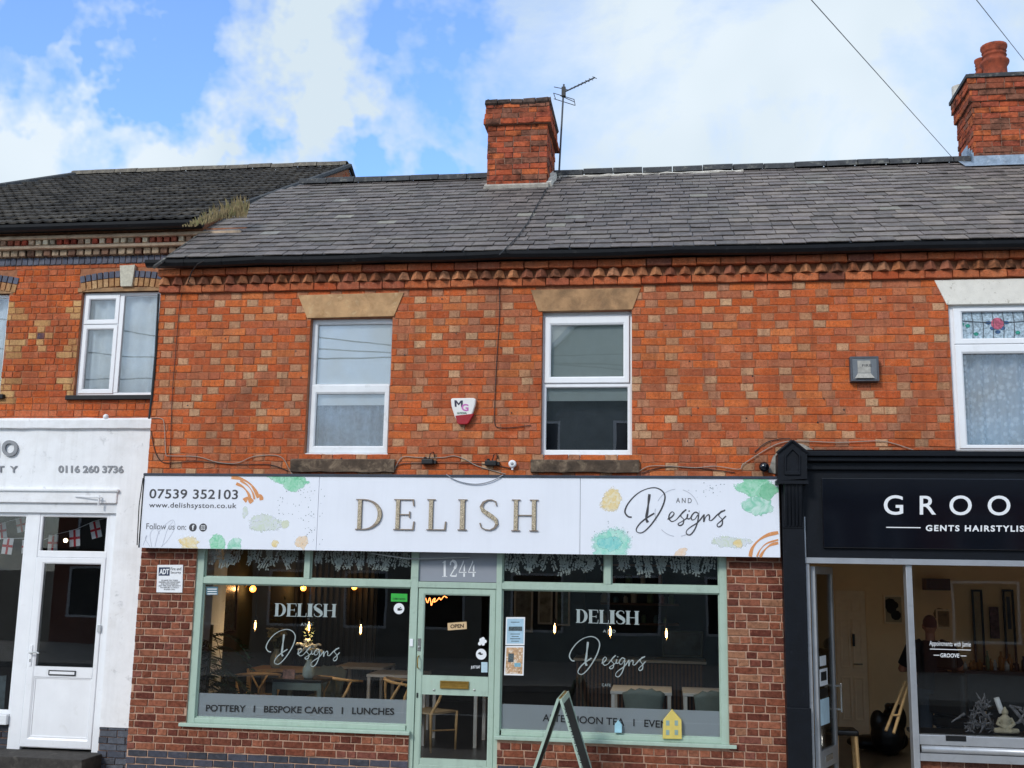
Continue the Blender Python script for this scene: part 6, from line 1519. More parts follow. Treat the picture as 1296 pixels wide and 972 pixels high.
# ================================================================= the barber's room
bx0, bx1, by1, bz1 = PXR+.0, XR-.05, 4.9, 2.6
BZ = -.09
struct('barber_floor', MB().box(bx0, bx1, .0, by1, BZ-.1, BZ), M('brown_lino', '6a5c4c', .35, var=.2, scale=3))
struct('barber_ceiling', MB().box(bx0, bx1, .05, by1, bz1, bz1+.05), M('cream_ceiling', 'f0e6cc', .9, var=.03))
struct('barber_back_wall', MB().box(bx0, bx1, by1, by1+.1, BZ, bz1), CREAM)
struct('barber_left_wall', MB().box(bx0-.02, bx0+.03, .3, by1, BZ, bz1), CREAM)
struct('barber_right_wall', MB().box(bx1, bx1+.1, .2, by1, BZ, bz1), CREAM)
DYb = by1-.03
dq = rect(1056, 747, 1096.5, 911, DYb); dq = (dq[0], W(1098, 840, DYb).x, BZ+.005, dq[3])
bd = thing('interior_door', 'cream six panel door in the back wall of the barber shop', 'door', (dq[0], DYb, BZ))
obj('architrave', MB().ring([(dq[0]-.07, BZ), (dq[1]+.07, BZ), (dq[1]+.07, dq[3]+.07), (dq[0]-.07, dq[3]+.07)], q4(dq), DYb-.0, DYb+.03, .006), CREAM, bd)
obj('door_leaf', MB().box(dq[0]+.003, dq[1]-.003, DYb+.008, DYb+.028, dq[2], dq[3]-.003), CREAMD, bd)
wd, hd = dq[1]-dq[0], dq[3]-dq[2]
for i in (0, 1):
    for (a, b) in ((.1, .40), (.46, .80), (.85, .94)):
        r_q = (dq[0]+wd*(.13+.40*i), dq[0]+wd*(.47+.40*i), dq[2]+hd*a, dq[2]+hd*b)
        obj('door_panel', MB().ring(q4(r_q), q4(ins(r_q, .03)), DYb-.001, DYb+.0075, .006), CREAMD, bd)
obj('lever_handle', MB().tube([(dq[1]-.08, DYb, BZ+1.0), (dq[1]-.08, DYb-.05, BZ+1.0), (dq[1]-.2, DYb-.05, BZ+1.0)], .012, 7), CHROME, bd)
obj('coat_hook', MB().box(dq[1]-.2, dq[1]-.17, DYb-.04, DYb+.007, BZ+1.25, BZ+1.42), BLACKM, bd)
def picture(px, Y, lab, c1, c2, fm, seed=1):
    q = rect(*px, Y); T = tag(frame(None, q, ins(q, .025), Y-.02, .03, fm, 'picture_frame'), lab, 'picture')
    obj('mount', MB().box(q[0]+.025, q[1]-.025, Y-.005, Y, q[2]+.025, q[3]-.025), M('mount_%d' % seed, c1, .8, var=.05), T)
    cxp, czp = (q[0]+q[1])/2, (q[2]+q[3])/2; r = random.Random(seed); mb = MB()
    for i in range(5): disc(mb, cxp+r.uniform(-.06, .06), czp+r.uniform(-.08, .1), r.uniform(.05, .1), Y-.0065-.0002*i, Y-.005, 9)
    obj('picture_print', mb, M('print_%d' % seed, c2, .7, var=.3, scale=20), T); return T
picture((1117.5, 753, 1144, 790), by1-.01, 'framed black and white portrait right of the cream door', 'b6a88a', '15130f', CREAMD, 1)
picture((1184, 771, 1204, 796), by1-.01, 'cream framed picture behind the standing man', 'ab9874', '8a7650', CREAMD, 2)
lbx = rect(1174.5, 732, 1205.5, 747.5, 4.5); tag(obj('dark_wall_unit', MB().box(lbx[0], lbx[1], 4.6, 4.88, lbx[2], lbx[3]).box(lbx[0]+.05, lbx[1]-.05, 4.585, 4.6, lbx[2]+.04, lbx[3]-.03), BLACKM), 'black box unit high on the back wall of the barber shop', 'wall unit')
for i, (a, b, lab) in enumerate(((1229, 1248, 'tall dark edged mirror left of the magazine rack in the barber shop'), (1268, 1288, 'tall dark edged mirror nearer the right edge in the barber shop'))):
    Ym = by1-.05; q = rect(a, 746, b, 842, Ym); T = tag(frame(None, q, ins(q, .03), Ym-.02, .03, BLACKM, 'wall_mirror'), lab, 'mirror')
    obj('mirror_glass', MB().box(q[0]+.03, q[1]-.03, Ym-.0, Ym+.004, q[2]+.03, q[3]-.03), M('amber_mirror_%d' % i, 'a08a60', .3, .1, var=.1), T); obj('reflected_print', MB().box(q[0]+.1, q[1]-.1, Ym-.003, Ym-.001, q[3]-.55, q[3]-.1), M('mirror_print_%d' % i, ('9d8a68', '3c4450')[i], .5, var=.3), T)
q = rect(1252, 768, 1265, 808, by1-.05); T = tag(obj('magazine_rack', MB().box(q[0], q[1], by1-.08, by1-.02, q[2], q[3]), M('rack_pink', '7a5c62', .6, var=.6, scale=14)), 'narrow rack of coloured leaflets between the two tall mirrors', 'rack')
# worktop with bottles
wt0 = W(1222, 862, 3.6); T = thing('barber_worktop', 'dark worktop along the back of the barber shop below the mirrors', 'worktop', (wt0.x+.8, 4.4, BZ))
zw = W(1250, 848, 4.3).z; weld_bevel(obj('worktop', MB().box(W(1215, 850, 4.3).x, bx1, 4.1, 4.85, zw-.05, zw), BLACKM, T), .006); obj('cupboard', MB().box(W(1217, 850, 4.3).x, bx1, 4.15, 4.85, BZ, zw-.051), M('black_cupboard', '14130f', .5), T)
r_ = random.Random(31)
for k in range(12):
    xx = W(1222+k*6.5, 850, 4.3).x; h = r_.uniform(.1, .26); rr3 = r_.uniform(.025, .045)
    tag(obj('bottle', MB().lathe([(rr3, 0), (rr3, h*.65), (rr3*.4, h*.8), (rr3*.4, h)], xx, 4.3+r_.uniform(-.1, .15), zw+.001, 9), r_.choice([jm[0], jm[3], BLACKM, jm[2]]), smooth=True), 'small bottle on the barber worktop under the mirrors', 'bottle', 'bottles on the barber worktop')
# barber chair and pushchair-like dark shapes
def barber_chair(x, y, rz, lab):
    T = thing('barber_chair', lab, 'chair'); weld_bevel(obj('seat', MB().box(-.28, .28, -.28, .25, .45, .58), BLACKM, T), .03); weld_bevel(obj('backrest', MB().box(-.27, .27, .2, .32, .6, 1.12), BLACKM, T), .04); weld_bevel(obj('headrest', MB().box(-.14, .14, .22, .3, 1.14, 1.32), BLACKM, T), .03)
    for s in (-1, 1): weld_bevel(obj('armrest', MB().box(s*.31-.03, s*.31+.03, -.22, .2, .68, .74), BLACKM, T), .012); obj('arm_support', MB().tube([(s*.31, .0, .5), (s*.31, .0, .68)], .015, 7), CHROME, T)
    obj('pedestal', MB().lathe([(.3, 0), (.3, .02), (.08, .05), (.05, .1), (.05, .45)], 0, 0, 0, 18), CHROME, T, smooth=True); T.location = (x, y, BZ); T.rotation_euler.z = rz; return T
barber_chair(W(1225, 900, 2.4).x, 2.6, 2.2, 'black barber chair beside the standing man')
# stool inside the open door
Ts = thing('wooden_stool', 'stool with dark seat and pale wooden legs just inside the open barber door', 'stool'); sx_, sy_ = W(1069, 930, 1.1).x, 1.1; zsw = W(1069, 922, 1.1).z-BZ
weld_bevel(obj('seat', MB().box(-.13, .13, -.16, .16, zsw-.06, zsw), BLACKM, Ts), .02)
for a in (-1, 1):
    for b in (-1, 1): obj('leg', MB().tube([(a*.12, b*.14, 0), (a*.10, b*.12, zsw-.06)], .02, 6), OAK, Ts)
Ts.location = (sx_, sy_, BZ)
# folding wooden frame leaning and bags
T = thing('folding_frame', 'folded wooden easel leaning beside the man near the barber door', 'easel', W(1130, 900, 2.0))
obj('rail', MB().tube([W(1121, 925, 2.0), W(1146, 862, 2.3)], .018, 6), OAK, T); obj('rail', MB().tube([W(1131, 928, 1.9), W(1149, 868, 2.25)], .018, 6), OAK, T); obj('cross_rail', MB().tube([W(1128, 905, 2.0), W(1139, 905, 2.0)], .012, 6), OAK, T)
def lumps(name, cx, cy, zz, spec, mat, lab, cat, vox=.02):
    mb = MB(); 
    for (dx, dy, dz, a, b, c_) in spec: mb.ball((cx+dx, cy+dy, zz+dz), (a, b, c_), 12, 8)
    o = obj(name, mb, mat, None, True); m_ = o.modifiers.new('remesh', 'REMESH'); m_.mode = 'VOXEL'; m_.voxel_size = vox; m_.use_smooth_shade = True; return tag(o, lab, cat)
lumps('black_bag', W(1122, 880, 3.2).x, 3.2, BZ, [(0, 0, .25, .22, .18, .25), (.1, .05, .45, .15, .12, .2), (-.12, 0, .4, .1, .1, .16), (.02, 0, .6, .05, .12, .05)], BLACKM, 'slumped black bag on the barber floor by the cream wall', 'bag')
lumps('dark_coat_pile', W(1104, 905, 3.6).x, 3.6, BZ, [(0, 0, .1, .35, .2, .1), (.25, 0, .14, .2, .16, .14)], BLACKM, 'dark pile on the floor below the cream door', 'pile')
lumps('white_trainers', W(1140, 950, 1.3).x, 1.3, BZ, [(0, 0, .05, .07, .13, .05), (.0, -.07, .035, .055, .07, .035), (.13, .05, .05, .07, .12, .05), (.13, -.03, .035, .055, .07, .035)], UPVCO, 'pale shoes on the floor beside the window post', 'shoes', .01)
# the man standing with his back to the street
pY = 2.7; pp = W(1177, 800, pY); fz = BZ; top_z = W(1177, 779, pY).z; Hs = top_z-fz; px_ = pp.x
u_ = Hs/1.75
P_ = thing('person', 'man in black T-shirt and dark jeans standing with his back to the barber window', 'person', (px_, pY, fz))
SKIN = M('skin', '9a6a54', .6, var=.1); TEE = M('black_tshirt', '0c0d10', .9, var=.1); JEAN = M('dark_jeans', '1c2733', .9, var=.15); HAIR = M('reddish_short_hair', '4a2420', .8, var=.2)
def lp(x, y, z): return (px_+x*u_, pY+y*u_, fz+z*u_)
mb = MB()
mb.ball(lp(0, 0, 1.63), (.078*u_, .098*u_, .115*u_), 16, 12); mb.tube([lp(0, .0, 1.40), lp(0, 0, 1.56)], [.062*u_, .055*u_], 12)
mb.ball(lp(0, .095, 1.61), (.016*u_, .02*u_, .022*u_), 8, 6)
for s in (-1, 1): mb.ball(lp(s*.08, .01, 1.62), (.012*u_, .022*u_, .032*u_), 8, 6)
mb.tube([lp(0, 0, .95), lp(0, 0, 1.1), lp(0, 0, 1.3), lp(0, 0, 1.42)], [.15*u_, .15*u_, .185*u_, .12*u_], 14)
for s, el, wr in ((-1, (-.34, .06, 1.1), (-.20, .26, 1.08)), (1, (.35, .10, 1.13), (.28, .34, 1.18))):
    mb.tube([lp(s*.17, 0, 1.39), lp(s*.24, .0, 1.34), lp(*el)], [.075*u_, .062*u_, .045*u_], 12); mb.tube([lp(*el), lp(*wr)], [.045*u_, .03*u_], 12); mb.ball(lp(*el), .045*u_, 10, 8)
    h = Vector(wr); d = (Vector(wr)-Vector(el)).normalized(); mb.ball(lp(*(h+d*.05)), (.042*u_, .05*u_, .02*u_), 10, 8)
    for k in range(4): f0 = h+d*.08+Vector(((k-1.5)*.019, 0, 0)); L = (.065, .075, .07, .055)[k]; mb.tube([lp(*f0), lp(*(f0+d*L*.6+Vector((0, 0, -.008)))), lp(*(f0+d*L+Vector((0, 0, -.03))))], [.009*u_, .0085*u_, .007*u_], 7)
    t0 = h+d*.04+Vector((-s*.035, 0, 0)); mb.tube([lp(*t0), lp(*(t0+d*.04+Vector((-s*.02, 0, -.01))))], [.011*u_, .009*u_], 7)
for s in (-1, 1):
    mb.tube([lp(s*.085, 0, .92), lp(s*.10, .0, .5), lp(s*.105, 0.0, .47), lp(s*.11, -.02, .1)], [.10*u_, .065*u_, .06*u_, .042*u_], 12); mb.ball(lp(s*.11, .05, .05), (.045*u_, .12*u_, .045*u_), 10, 8)
bd_ = obj('body', mb, SKIN, P_, True); m_ = bd_.modifiers.new('remesh', 'REMESH'); m_.mode = 'VOXEL'; m_.voxel_size = .009; m_.use_smooth_shade = True
def cloth(name, mbx, mat, vox=.012):
    o = obj(name, mbx, mat, P_, True); m_ = o.modifiers.new('remesh', 'REMESH'); m_.mode = 'VOXEL'; m_.voxel_size = vox; m_.use_smooth_shade = True; return o
mb = MB(); mb.tube([lp(0, 0, .88), lp(0, 0, 1.05), lp(0, 0, 1.3), lp(0, 0, 1.40), lp(0, 0, 1.45)], [.185*u_, .175*u_, .205*u_, .15*u_, .09*u_], 16)
for s, el in ((-1, (-.32, .05, 1.14)), (1, (.33, .08, 1.16))): mb.tube([lp(s*.10, 0, 1.37), lp(s*.23, 0, 1.34), lp(*el)], [.11*u_, .088*u_, .075*u_], 14); mb.ball(lp(s*.19, 0, 1.35), .09*u_, 12, 8)
cloth('tshirt', mb, TEE)
mb = MB(); mb.tube([lp(0, 0, .82), lp(0, 0, .96)], [.165*u_, .17*u_], 14)
for s in (-1, 1): mb.tube([lp(s*.085, 0, .88), lp(s*.10, .0, .5), lp(s*.11, -.02, .06)], [.115*u_, .082*u_, .07*u_], 12)
cloth('jeans', mb, JEAN)
mb = MB(); mb.ball(lp(0, -.012, 1.66), (.084*u_, .1*u_, .1*u_), 14, 10); cloth('hair', mb, HAIR, .01)
for s in (-1, 1):
    mb = MB(); mb.ball(lp(s*.11, .05, .045), (.052*u_, .14*u_, .05*u_), 10, 8); cloth('shoe', mb, BLACKM)
# statue and metal tangle in the window
zsh = wz0+.0
struct('barber_window_board', MB().box(mx1, XR-.3, .045, .5, wz0-.04, wz0-.002), BLACKM)
sY = .22; sp = W(1273, 920, sY); zb_s = wz0; sT = W(1268, 894, sY).z; hS = sT-zb_s; k_ = hS/.42
mb = MB(); A_ = lambda x, y, z: (sp.x+x*k_, sY+y*k_, zb_s+z*k_)
mb.ball(A_(0, 0, .04), (.17*k_, .12*k_, .045*k_), 14, 8)
for s in (-1, 1): mb.tube([A_(s*.06, .02, .05), A_(s*.16, -.03, .05), A_(s*.04, -.10, .045)], [.05*k_, .042*k_, .03*k_], 10); mb.tube([A_(s*.075, 0, .24), A_(s*.125, .0, .15), A_(s*.03, -.08, .09)], [.034*k_, .03*k_, .02*k_], 10)
mb.tube([A_(0, .01, .05), A_(0, .01, .14), A_(0, .01, .24), A_(0, 0, .30)], [.09*k_, .075*k_, .085*k_, .03*k_], 12); mb.ball(A_(0, -.005, .335), (.046*k_, .05*k_, .056*k_), 12, 10); mb.ball(A_(0, .0, .395), .022*k_, 10, 8); mb.ball(A_(0, -.055, .33), (.008*k_, .012*k_, .012*k_), 6, 5)
for s in (-1, 1): mb.ball(A_(s*.047, 0, .33), (.009*k_, .013*k_, .028*k_), 6, 6)
o = obj('seated_statue', mb, M('pale_stone_statue', 'b3ab94', .8, var=.2, scale=20, bump=.3), None, True); m_ = o.modifiers.new('remesh', 'REMESH'); m_.mode = 'VOXEL'; m_.voxel_size = .006; m_.use_smooth_shade = True; tag(o, 'small pale seated stone figure with legs crossed on the barber window board', 'statue')
T = thing('driftwood_tangle', 'tangle of silvery sticks left of the stone figure in the barber window', 'ornament', (W(1243, 925, .3).x, .3, wz0)); r_ = random.Random(6); mb = MB()
for k in range(95):
    u = r_.uniform(-1, 1); cxp = 1243+u*16; hgt_ = (1-abs(u)**1.5)*r_.uniform(.1, 1); p_ = W(cxp, 926-hgt_*48, .3); p_.y += r_.uniform(-.08, .1); a = r_.uniform(0, PI); L = r_.uniform(.02, .06); d = Vector((math.cos(a)*L, r_.uniform(-.03, .03), math.sin(a)*L)); mb.tube([p_-d, p_+Vector((0, r_.uniform(-.01, .01), r_.uniform(-.01, .01))), p_+d], [.006, .009, .004], 5)
obj('sticks', mb, M('silver_driftwood', '77777c', .5, .2, var=.5, scale=25), T); 
mb = MB(); mb.tube([W(1204, 914, .3), W(1221, 903, .3)], [.006, .014], 6); obj('long_stick', mb, bpy.data.materials['silver_driftwood'], T); obj('pale_stick', MB().tube([W(1261, 883, .3), W(1268, 902, .3)], .028, 8), UPVCO, T)
for k in range(9): 
    p_ = W(1290+r_.uniform(-8, 12), 905+r_.uniform(-14, 16), .35); d = Vector((r_.uniform(-.1, .1), 0, r_.uniform(-.1, .1))); mb = MB().tube([p_-d, p_+d], .012, 6); obj('stick', mb, bpy.data.materials['silver_driftwood'], T)

# ================================================================= the white painted beauty salon on the left
YL = 1.0
L_ = thing('salon_building', 'orange brick building with tiled roof above a white painted salon front at the left', 'building', (-8, YL, GZ))
lx1 = XL+.6; lx0 = -12.5
def lzz(y0, y1, Y=YL): return (W(0, y0, Y).z+W(200, y1, Y).z)/2
z_band0, z_band1 = lzz(338, 332), lzz(328.5, 321.5)
z_d0, z_d1 = z_band1, lzz(318, 310, YL-.1); z_m1 = lzz(312, 305, YL-.15); z_t1 = lzz(300, 294, YL-.18)
wz = rect(103, 369, 160, 500, YL); wL = ((W(102.9, 370, YL).x+W(93.6, 500, YL).x)/2, 0, W(120, 500.5, YL).z, W(110, 369.5, YL).z); wL = (wL[0], wL[0]+1.12, wL[2], wL[3])
wL2x = (W(10, 372, YL).x+W(3, 480, YL).x)/2; wL2 = (wL2x-1.05, wL2x, wL[2]+.02, wL[3]+.0)
zfasc = (W(0, 529, YL-.1).z+W(188, 530, YL-.1).z)/2
mb = MB(); holed(mb, lx0, lx1, zfasc-.3, z_t1+.1, YL+.008, YL+.3, [wL, wL2]); lw = obj('upper_wall', mb, MORTL, L_)
archz = wL[3]+.30
orn = W(51, 428, YL)
kz_ = round((orn.z-(zfasc-.05))/.0845-.5); orn.z = (zfasc-.05)+(kz_+.5)*.0845
brk = flemish(lx0, lx1, zfasc-.05, z_band0, .0845, .225, .108, .009, [wL, wL2, (wL[0]-.05, wL[1]+.05, wL[3], archz), (wL2[0]-.05, wL2[1]+.05, wL[3], archz), (orn.x-.18, orn.x+.18, orn.z-.125, orn.z+.125)], seed=14, kind='mixed')
def col_lf(r, h, x, z):
    for (a, b) in ((wL[0], wL[1]), (wL2[0], wL2[1])):
        if (a-.19 < x < a or b < x < b+.19) and int((z-wL[2])/.0845/3) % 2 == 0 and wL[2]-.1 < z < wL[3]: return pick(r, ['c99a63', 'd0a570', 'bd8c5a'])
    if abs(x-orn.x) < .07 and abs(z-orn.z) < .075: return pick(r, ['464a5c'])
    if abs(x-orn.x) < .17 and abs(z-orn.z) < .075 or abs(x-orn.x) < .07 and abs(z-orn.z) < .19: return pick(r, ['cc9e68'])
    return col_left(r, h, x, z)
for i in range(-2, 3):
    za = orn.z+i*.0845-.038; zb_ = za+.077
    cells = [(-.17, -.06), (-.05, .05), (.06, .17)] if abs(i) <= 1 else [(-.17, -.06), (-.05, .05), (.06, .17)]
    if abs(i) <= 1: brk += [(orn.x+a, orn.x+b, za, zb_, True) for a, b in cells]
lay(lw, brk, YL, RED, col_lf, 290, key=lambda i: -(brk[i][0]+(brk[i][1]-brk[i][0])*2 - (4 if brk[i][0] > XL+.1 else 0)), seed=15)
# blue band, dentil courses, mouldings
cn = obj('cornice', MB().box(lx0, lx1, YL+.0, YL+.25, z_band0, z_t1), MORT, L_)
rows = []; x = lx0
while x < lx1: rows.append((x, x+.072, z_band0+.004, z_band1-.004, True)); x += .08
rows = [r for r in rows if r[1] < XL+.5]
lay(cn, rows, YL-.012, BLUEB, lambda r, h, x, z: pick(r, ['4a4f60', '3e4354', '565a68', '4c4c5a']), 60, seed=16, name='blue_brick')
BUFFS = M('painted_buff_moulding', 'c4ac92', .9, var=.2, scale=8, bump=.5, dirt=[('6e4a3a', 5, .5, .75, .6), ('d5c5ae', 12, .58, .75, .6)])
def ln(z0, z1, y, nm, mat): return weld_bevel(obj(nm, MB().box(lx0, lx1, y, YL, z0, z1), mat, cn), .008)
rows = []; x = lx0
while x < lx1: rows.append((x, x+.09, z_d0+.003, z_d1-.004, True)); x += .115
lay(cn, rows, YL-.07, CHB, lambda r, h, x, z: pick(r, ['ad9880', '9c8570', 'b8a288', '8a6a58']), 80, seed=17, name='dentil', dep=.07)
ln(z_d1, z_m1, YL-.13, 'moulding', BUFFS)
rows = []; x = lx0
zt2 = z_m1+(z_t1-z_m1)*.62
while x < lx1: rows.append((x, x+.068, z_m1+.003, zt2-.003, True)); x += .098
lay(cn, rows, YL-.15, CHB, lambda r, h, x, z: pick(r, ['e0d2b8', 'd2c0a6', 'a8604c', 'b05240', 'd0b498', 'a88670', 'd8c8ac']), 80, seed=18, name='dentil', dep=.1)
ln(zt2, z_t1, YL-.19, 'moulding', BUFFS)
# gutter and roof
gz = (W(0, 296, YL-.3).z+W(250, 289, YL-.3).z)/2
mb = MB(); gxe = W(258, 285, YL-.28).x; gutter(mb, lx0, gxe, YL-.26, gz+.09); obj('gutter', mb, BLK, L_)
zL0 = gz+.12; YL0 = YL-.28; ap = XP(441, 211, XL); ML = (ap.z-zL0)/(ap.y-YL0)
rl = lambda px, py: RP(px, py, YL0, zL0, ML)
rg = ap; YLr, ZLr = rg.y, rg.z
svl = Vector((0, 1, ML)).normalized(); nvl = Vector((0, -svl.z, svl.y)); LsL = (YLr-YL0)/svl.y
hipx = rl(66, 230).x; xlend = lx0-.3
def xll(v): t = v/LsL; return xlend+(hipx-xlend)*t
# right end follows the slate roof of the neighbour
redge = XL+.0
mb = MB(); 
mb.add([(xlend+.05, YL0, zL0-.02), (redge, YL0, zL0-.02), (redge, YLr, ZLr-.02), (hipx+.05, YLr, ZLr-.02)], [(0, 1, 2, 3)])
mb.add([(hipx+.05, YLr, ZLr-.02), (redge, YLr, ZLr-.02), (redge, YLr+YLr-YL0, zL0), (xlend, YLr+YLr-YL0, zL0), (xlend+.05, YL0, zL0-.02)], [(0, 1, 2, 3), (0, 3, 4)])
rfl = obj('roof', mb, BLACKM, L_)
def tile_t(rr):
    nu = 9; prof = []
    for i in range(nu):
        u = -.5+i/(nu-1); b = .0
        for c0 in (-.25, .25): b += 1.3*math.exp(-((u-c0)/.085)**2)
        prof.append((u, b))
    vs = []; 
    for (u, b) in prof: vs.append((u, 0, b)); 
    for (u, b) in prof: vs.append((u, 1, b))
    for (u, b) in prof: vs.append((u, 0, b-1.6))
    fs = [(i, i+1, nu+i+1, nu+i) for i in range(nu-1)]+[(2*nu+i, 2*nu+i+1, i+1, i) for i in range(nu-1)]
    return vs, fs
shingles(rfl, xll, redge-.0, Vector((0, YL0, zL0)), svl, nvl, LsL-.05, .375, .33, TIL, lambda r, x, v: pick(r, ['4a4744', '43403d', '524e49', '3c3a38']), 290, 23, 'roof_tile', thick=.014, templates=tile_t, jx=.0, tilt=.042, lap=1.1)
ridge(rfl, hipx-.1, redge, YLr, ZLr+.02, seed=9, mat=M('grey_ridge_tile', '6b655c', .9, var=.3, scale=12, bump=.6, dirt=[('a29a88', 9, .5, .7, .6)]), L=.45)
obj('hip_tiles', MB().tube([(xlend-.02, YL0, zL0+.02), (hipx-.02, YLr, ZLr+.02)], .075, 7), RIDGE, rfl)
# brick gable standing above the slates
mb = MB(); mb.add([(XL-.001, YL0+.3, zL0-.6), (XL-.001, YLr, zL0-.6), (XL-.001, YLr+5, zL0-.6), (XL-.001, YLr+5, ZLr-5*ML-.05), (XL-.001, YLr, ZLr-.05), (XL-.001, YL0+.3, zL0+.1)], [(0, 1, 4, 5), (1, 2, 3, 4)])
gw = obj('gable_wall', mb, MORTL, L_)
gr = []
zz = 6.9
k = 0
while zz < ZLr:
    yy = YLr-3.2+(.12 if k % 2 else 0)
    while yy < YLr+3:
        top = ZLr-.08-abs(yy+.11-YLr)*ML
        if zz+.08 < top-.02: gr.append((yy, yy+.22, zz+.004, zz+.077, False))
        yy += .232
    zz += .082; k += 1
T = Matrix(((0, -1, 0, XL+.002), (1, 0, 0, 0), (0, 0, 1, 0), (0, 0, 0, 1)))
lay(gw, [g for g in gr if abs((g[0]+g[1])/2-YLr) < 2.6], 0, RED, lambda r, h, x, z: pick(r, ['a85236', '98482f', 'b4603e', 'b88a66']), 40, key=lambda i: -gr[i][2], seed=19, transform=T)
mb = MB(); mb.tube([(XL+.03, YL0+.1, zL0+.02), (XL+.03, YLr, ZLr+.02), (XL+.03, YLr+5, ZLr-5*ML+.02)], .045, 6); obj('verge', mb, RIDGE, rfl)
# weeds in the gutter
r_ = random.Random(55); mb = MB(); g0, g1 = rl(232, 282), rl(312, 268)
for k in range(330):
    t = r_.random()**.6; px = 228+85*t; py = 290-(20*t if t < .8 else 16)+r_.uniform(-4, 2); b = rl(px, min(289, py+2)); b += nvl*.02; dens = math.sin(min(1, t*1.05)*PI*.55)
    h = r_.uniform(.07, .28)*max(.2, dens)**1.2; d = Vector((r_.uniform(-.35, .35), r_.uniform(-.5, .1), 1)).normalized()*h; w_ = Vector((r_.uniform(.5, 1), r_.uniform(-.5, .5), 0)).normalized()*.0045
    mb.add([b-w_, b+w_, b+d*.6+w_*.8+Vector((r_.uniform(-.02, .02), 0, 0)), b+d], [(0, 1, 2, 3)])
o = obj('weeds', mb, M('dry_weeds', '8a7a58', .9, var=.45, scale=14, dirt=[('5f6b3c', 6, .5, .65, .8), ('a3876a', 9, .6, .75, .6)])); tag(o, 'tuft of dry grass and weeds growing from the salon gutter against the slates', 'weeds', kind='stuff')
# upstairs windows
yw = YL+.06
def upvc_window(w, label, mull=.47, hidden=False):
    wn = obj('window', MB().ring(q4(w), q4(ins(w, .045)), yw, yw+.07, .008), UPVC, L_, label=label)
    mx = w[0]+(w[1]-w[0])*mull; obj('mullion', MB().box(mx-.035, mx+.035, yw-.004, yw+.06, w[2]+.046, w[3]-.046), UPVC, wn)
    zr_ = W(120, 411, yw).z
    a = (w[0]+.03, mx-.02, zr_+.004, w[3]-.03); b = (w[0]+.03, mx-.02, w[2]+.03, zr_-.004)
    for q in (a, b): sash(wn, q, ins(q, .062), yw-.016, UPVC, .05); pane(wn, ins(q, .05), yw+.015, GLASSU)
    c_ = (mx+.025, w[1]-.035, w[2]+.035, w[3]-.035); pane(wn, c_, yw+.02, GLASSU); return wn
upvc_window(wL, 'salon upstairs window beside the brick corner'); upvc_window(wL2, 'salon upstairs window cut by the left edge')
room_box('salon_upstairs_room', lx0+.1, XL-.05, YL+.31, YL+3, zfasc, z_t1-.2, ROOM)
WNET = M('white_net', 'f2f8fa', .9, var=.06, scale=8)
curtain(wL[0]+.04, wL[1]-.03, wL[2]+.02, wL[3]-.03, YL+.17, WNET, 'net_curtain', 'white net curtain in the salon upstairs window', 'curtain', amp=.03, folds=7, seed=8)
curtain(wL2[0]+.04, wL2[1]-.03, wL2[2]+.02, wL2[3]-.03, YL+.24, WNET, 'net_curtain', 'white net curtain in the cut off window at the left edge', 'curtain', amp=.03, folds=7, seed=9)
for w in (wL, wL2):
    sl_ = weld_bevel(obj('window_sill', MB().box(w[0]-.08, w[1]+.08, YL-.05, YL+.1, w[2]-.06, w[2]-.002), BLK, L_), .006)
    # segmental arch of blue and buff voussoirs round a pale keystone
    cx_ = (w[0]+w[1])/2 if w is wL2 else W(161, 350, YL).x; hw = .62; rise = .065; z0a = w[3]+.035; Rr_ = (hw*hw+rise*rise)/(2*rise); zc_ = z0a+rise-Rr_
    am = MB(); bm_ = MB(); am_n = 9
    for s in (-1, 1):
        for k in range(7):
            a0 = .085/Rr_+(math.asin(hw/Rr_)-.085/Rr_)*k/7+.003; a1 = .085/Rr_+(math.asin(hw/Rr_)-.085/Rr_)*(k+1)/7-.003
            for (r0, r1, nm, mats, pal) in ((Rr_-.03, Rr_+.075, 'buff_voussoir', RED, ['c29a6c', 'b58c60', 'cba67a']), (Rr_+.085, Rr_+.17, 'blue_voussoir', BLUEB, ['4a4f60', '40465a', '54586a'])):
                P4 = [(cx_+s*math.sin(a)*r, zc_+math.cos(a)*r) for a, r in ((a0, r0), (a1, r0), (a1, r1), (a0, r1))]
                if cx_+s*math.sin(a0)*Rr_ > XL+.2: continue
                o = obj(nm, MB().prism(P4, YL-.014, YL+.02), mats[0], L_); o.color = (*pick(r_, pal), 1)
    kq = [xz(x, y, YL-.04) for x, y in ((151.5, 336), (171, 335), (167, 362), (152.6, 362.4))]
    if w is wL2: kq = [(p[0]-(W(161, 350, YL).x-cx_), p[1]) for p in kq]
    weld_bevel(obj('keystone', MB().prism(kq, YL-.045, YL+.02), M('keystone_stone_%d' % (w is wL), 'c9c4b2', .9, var=.15, scale=30, bump=.9, bscale=60), L_), .005)
    obj('arch_infill', MB().box(w[0]-.06, w[1]+.06, YL-.004, YL+.05, w[3]+.0, w[3]+.05), STONE2, L_)
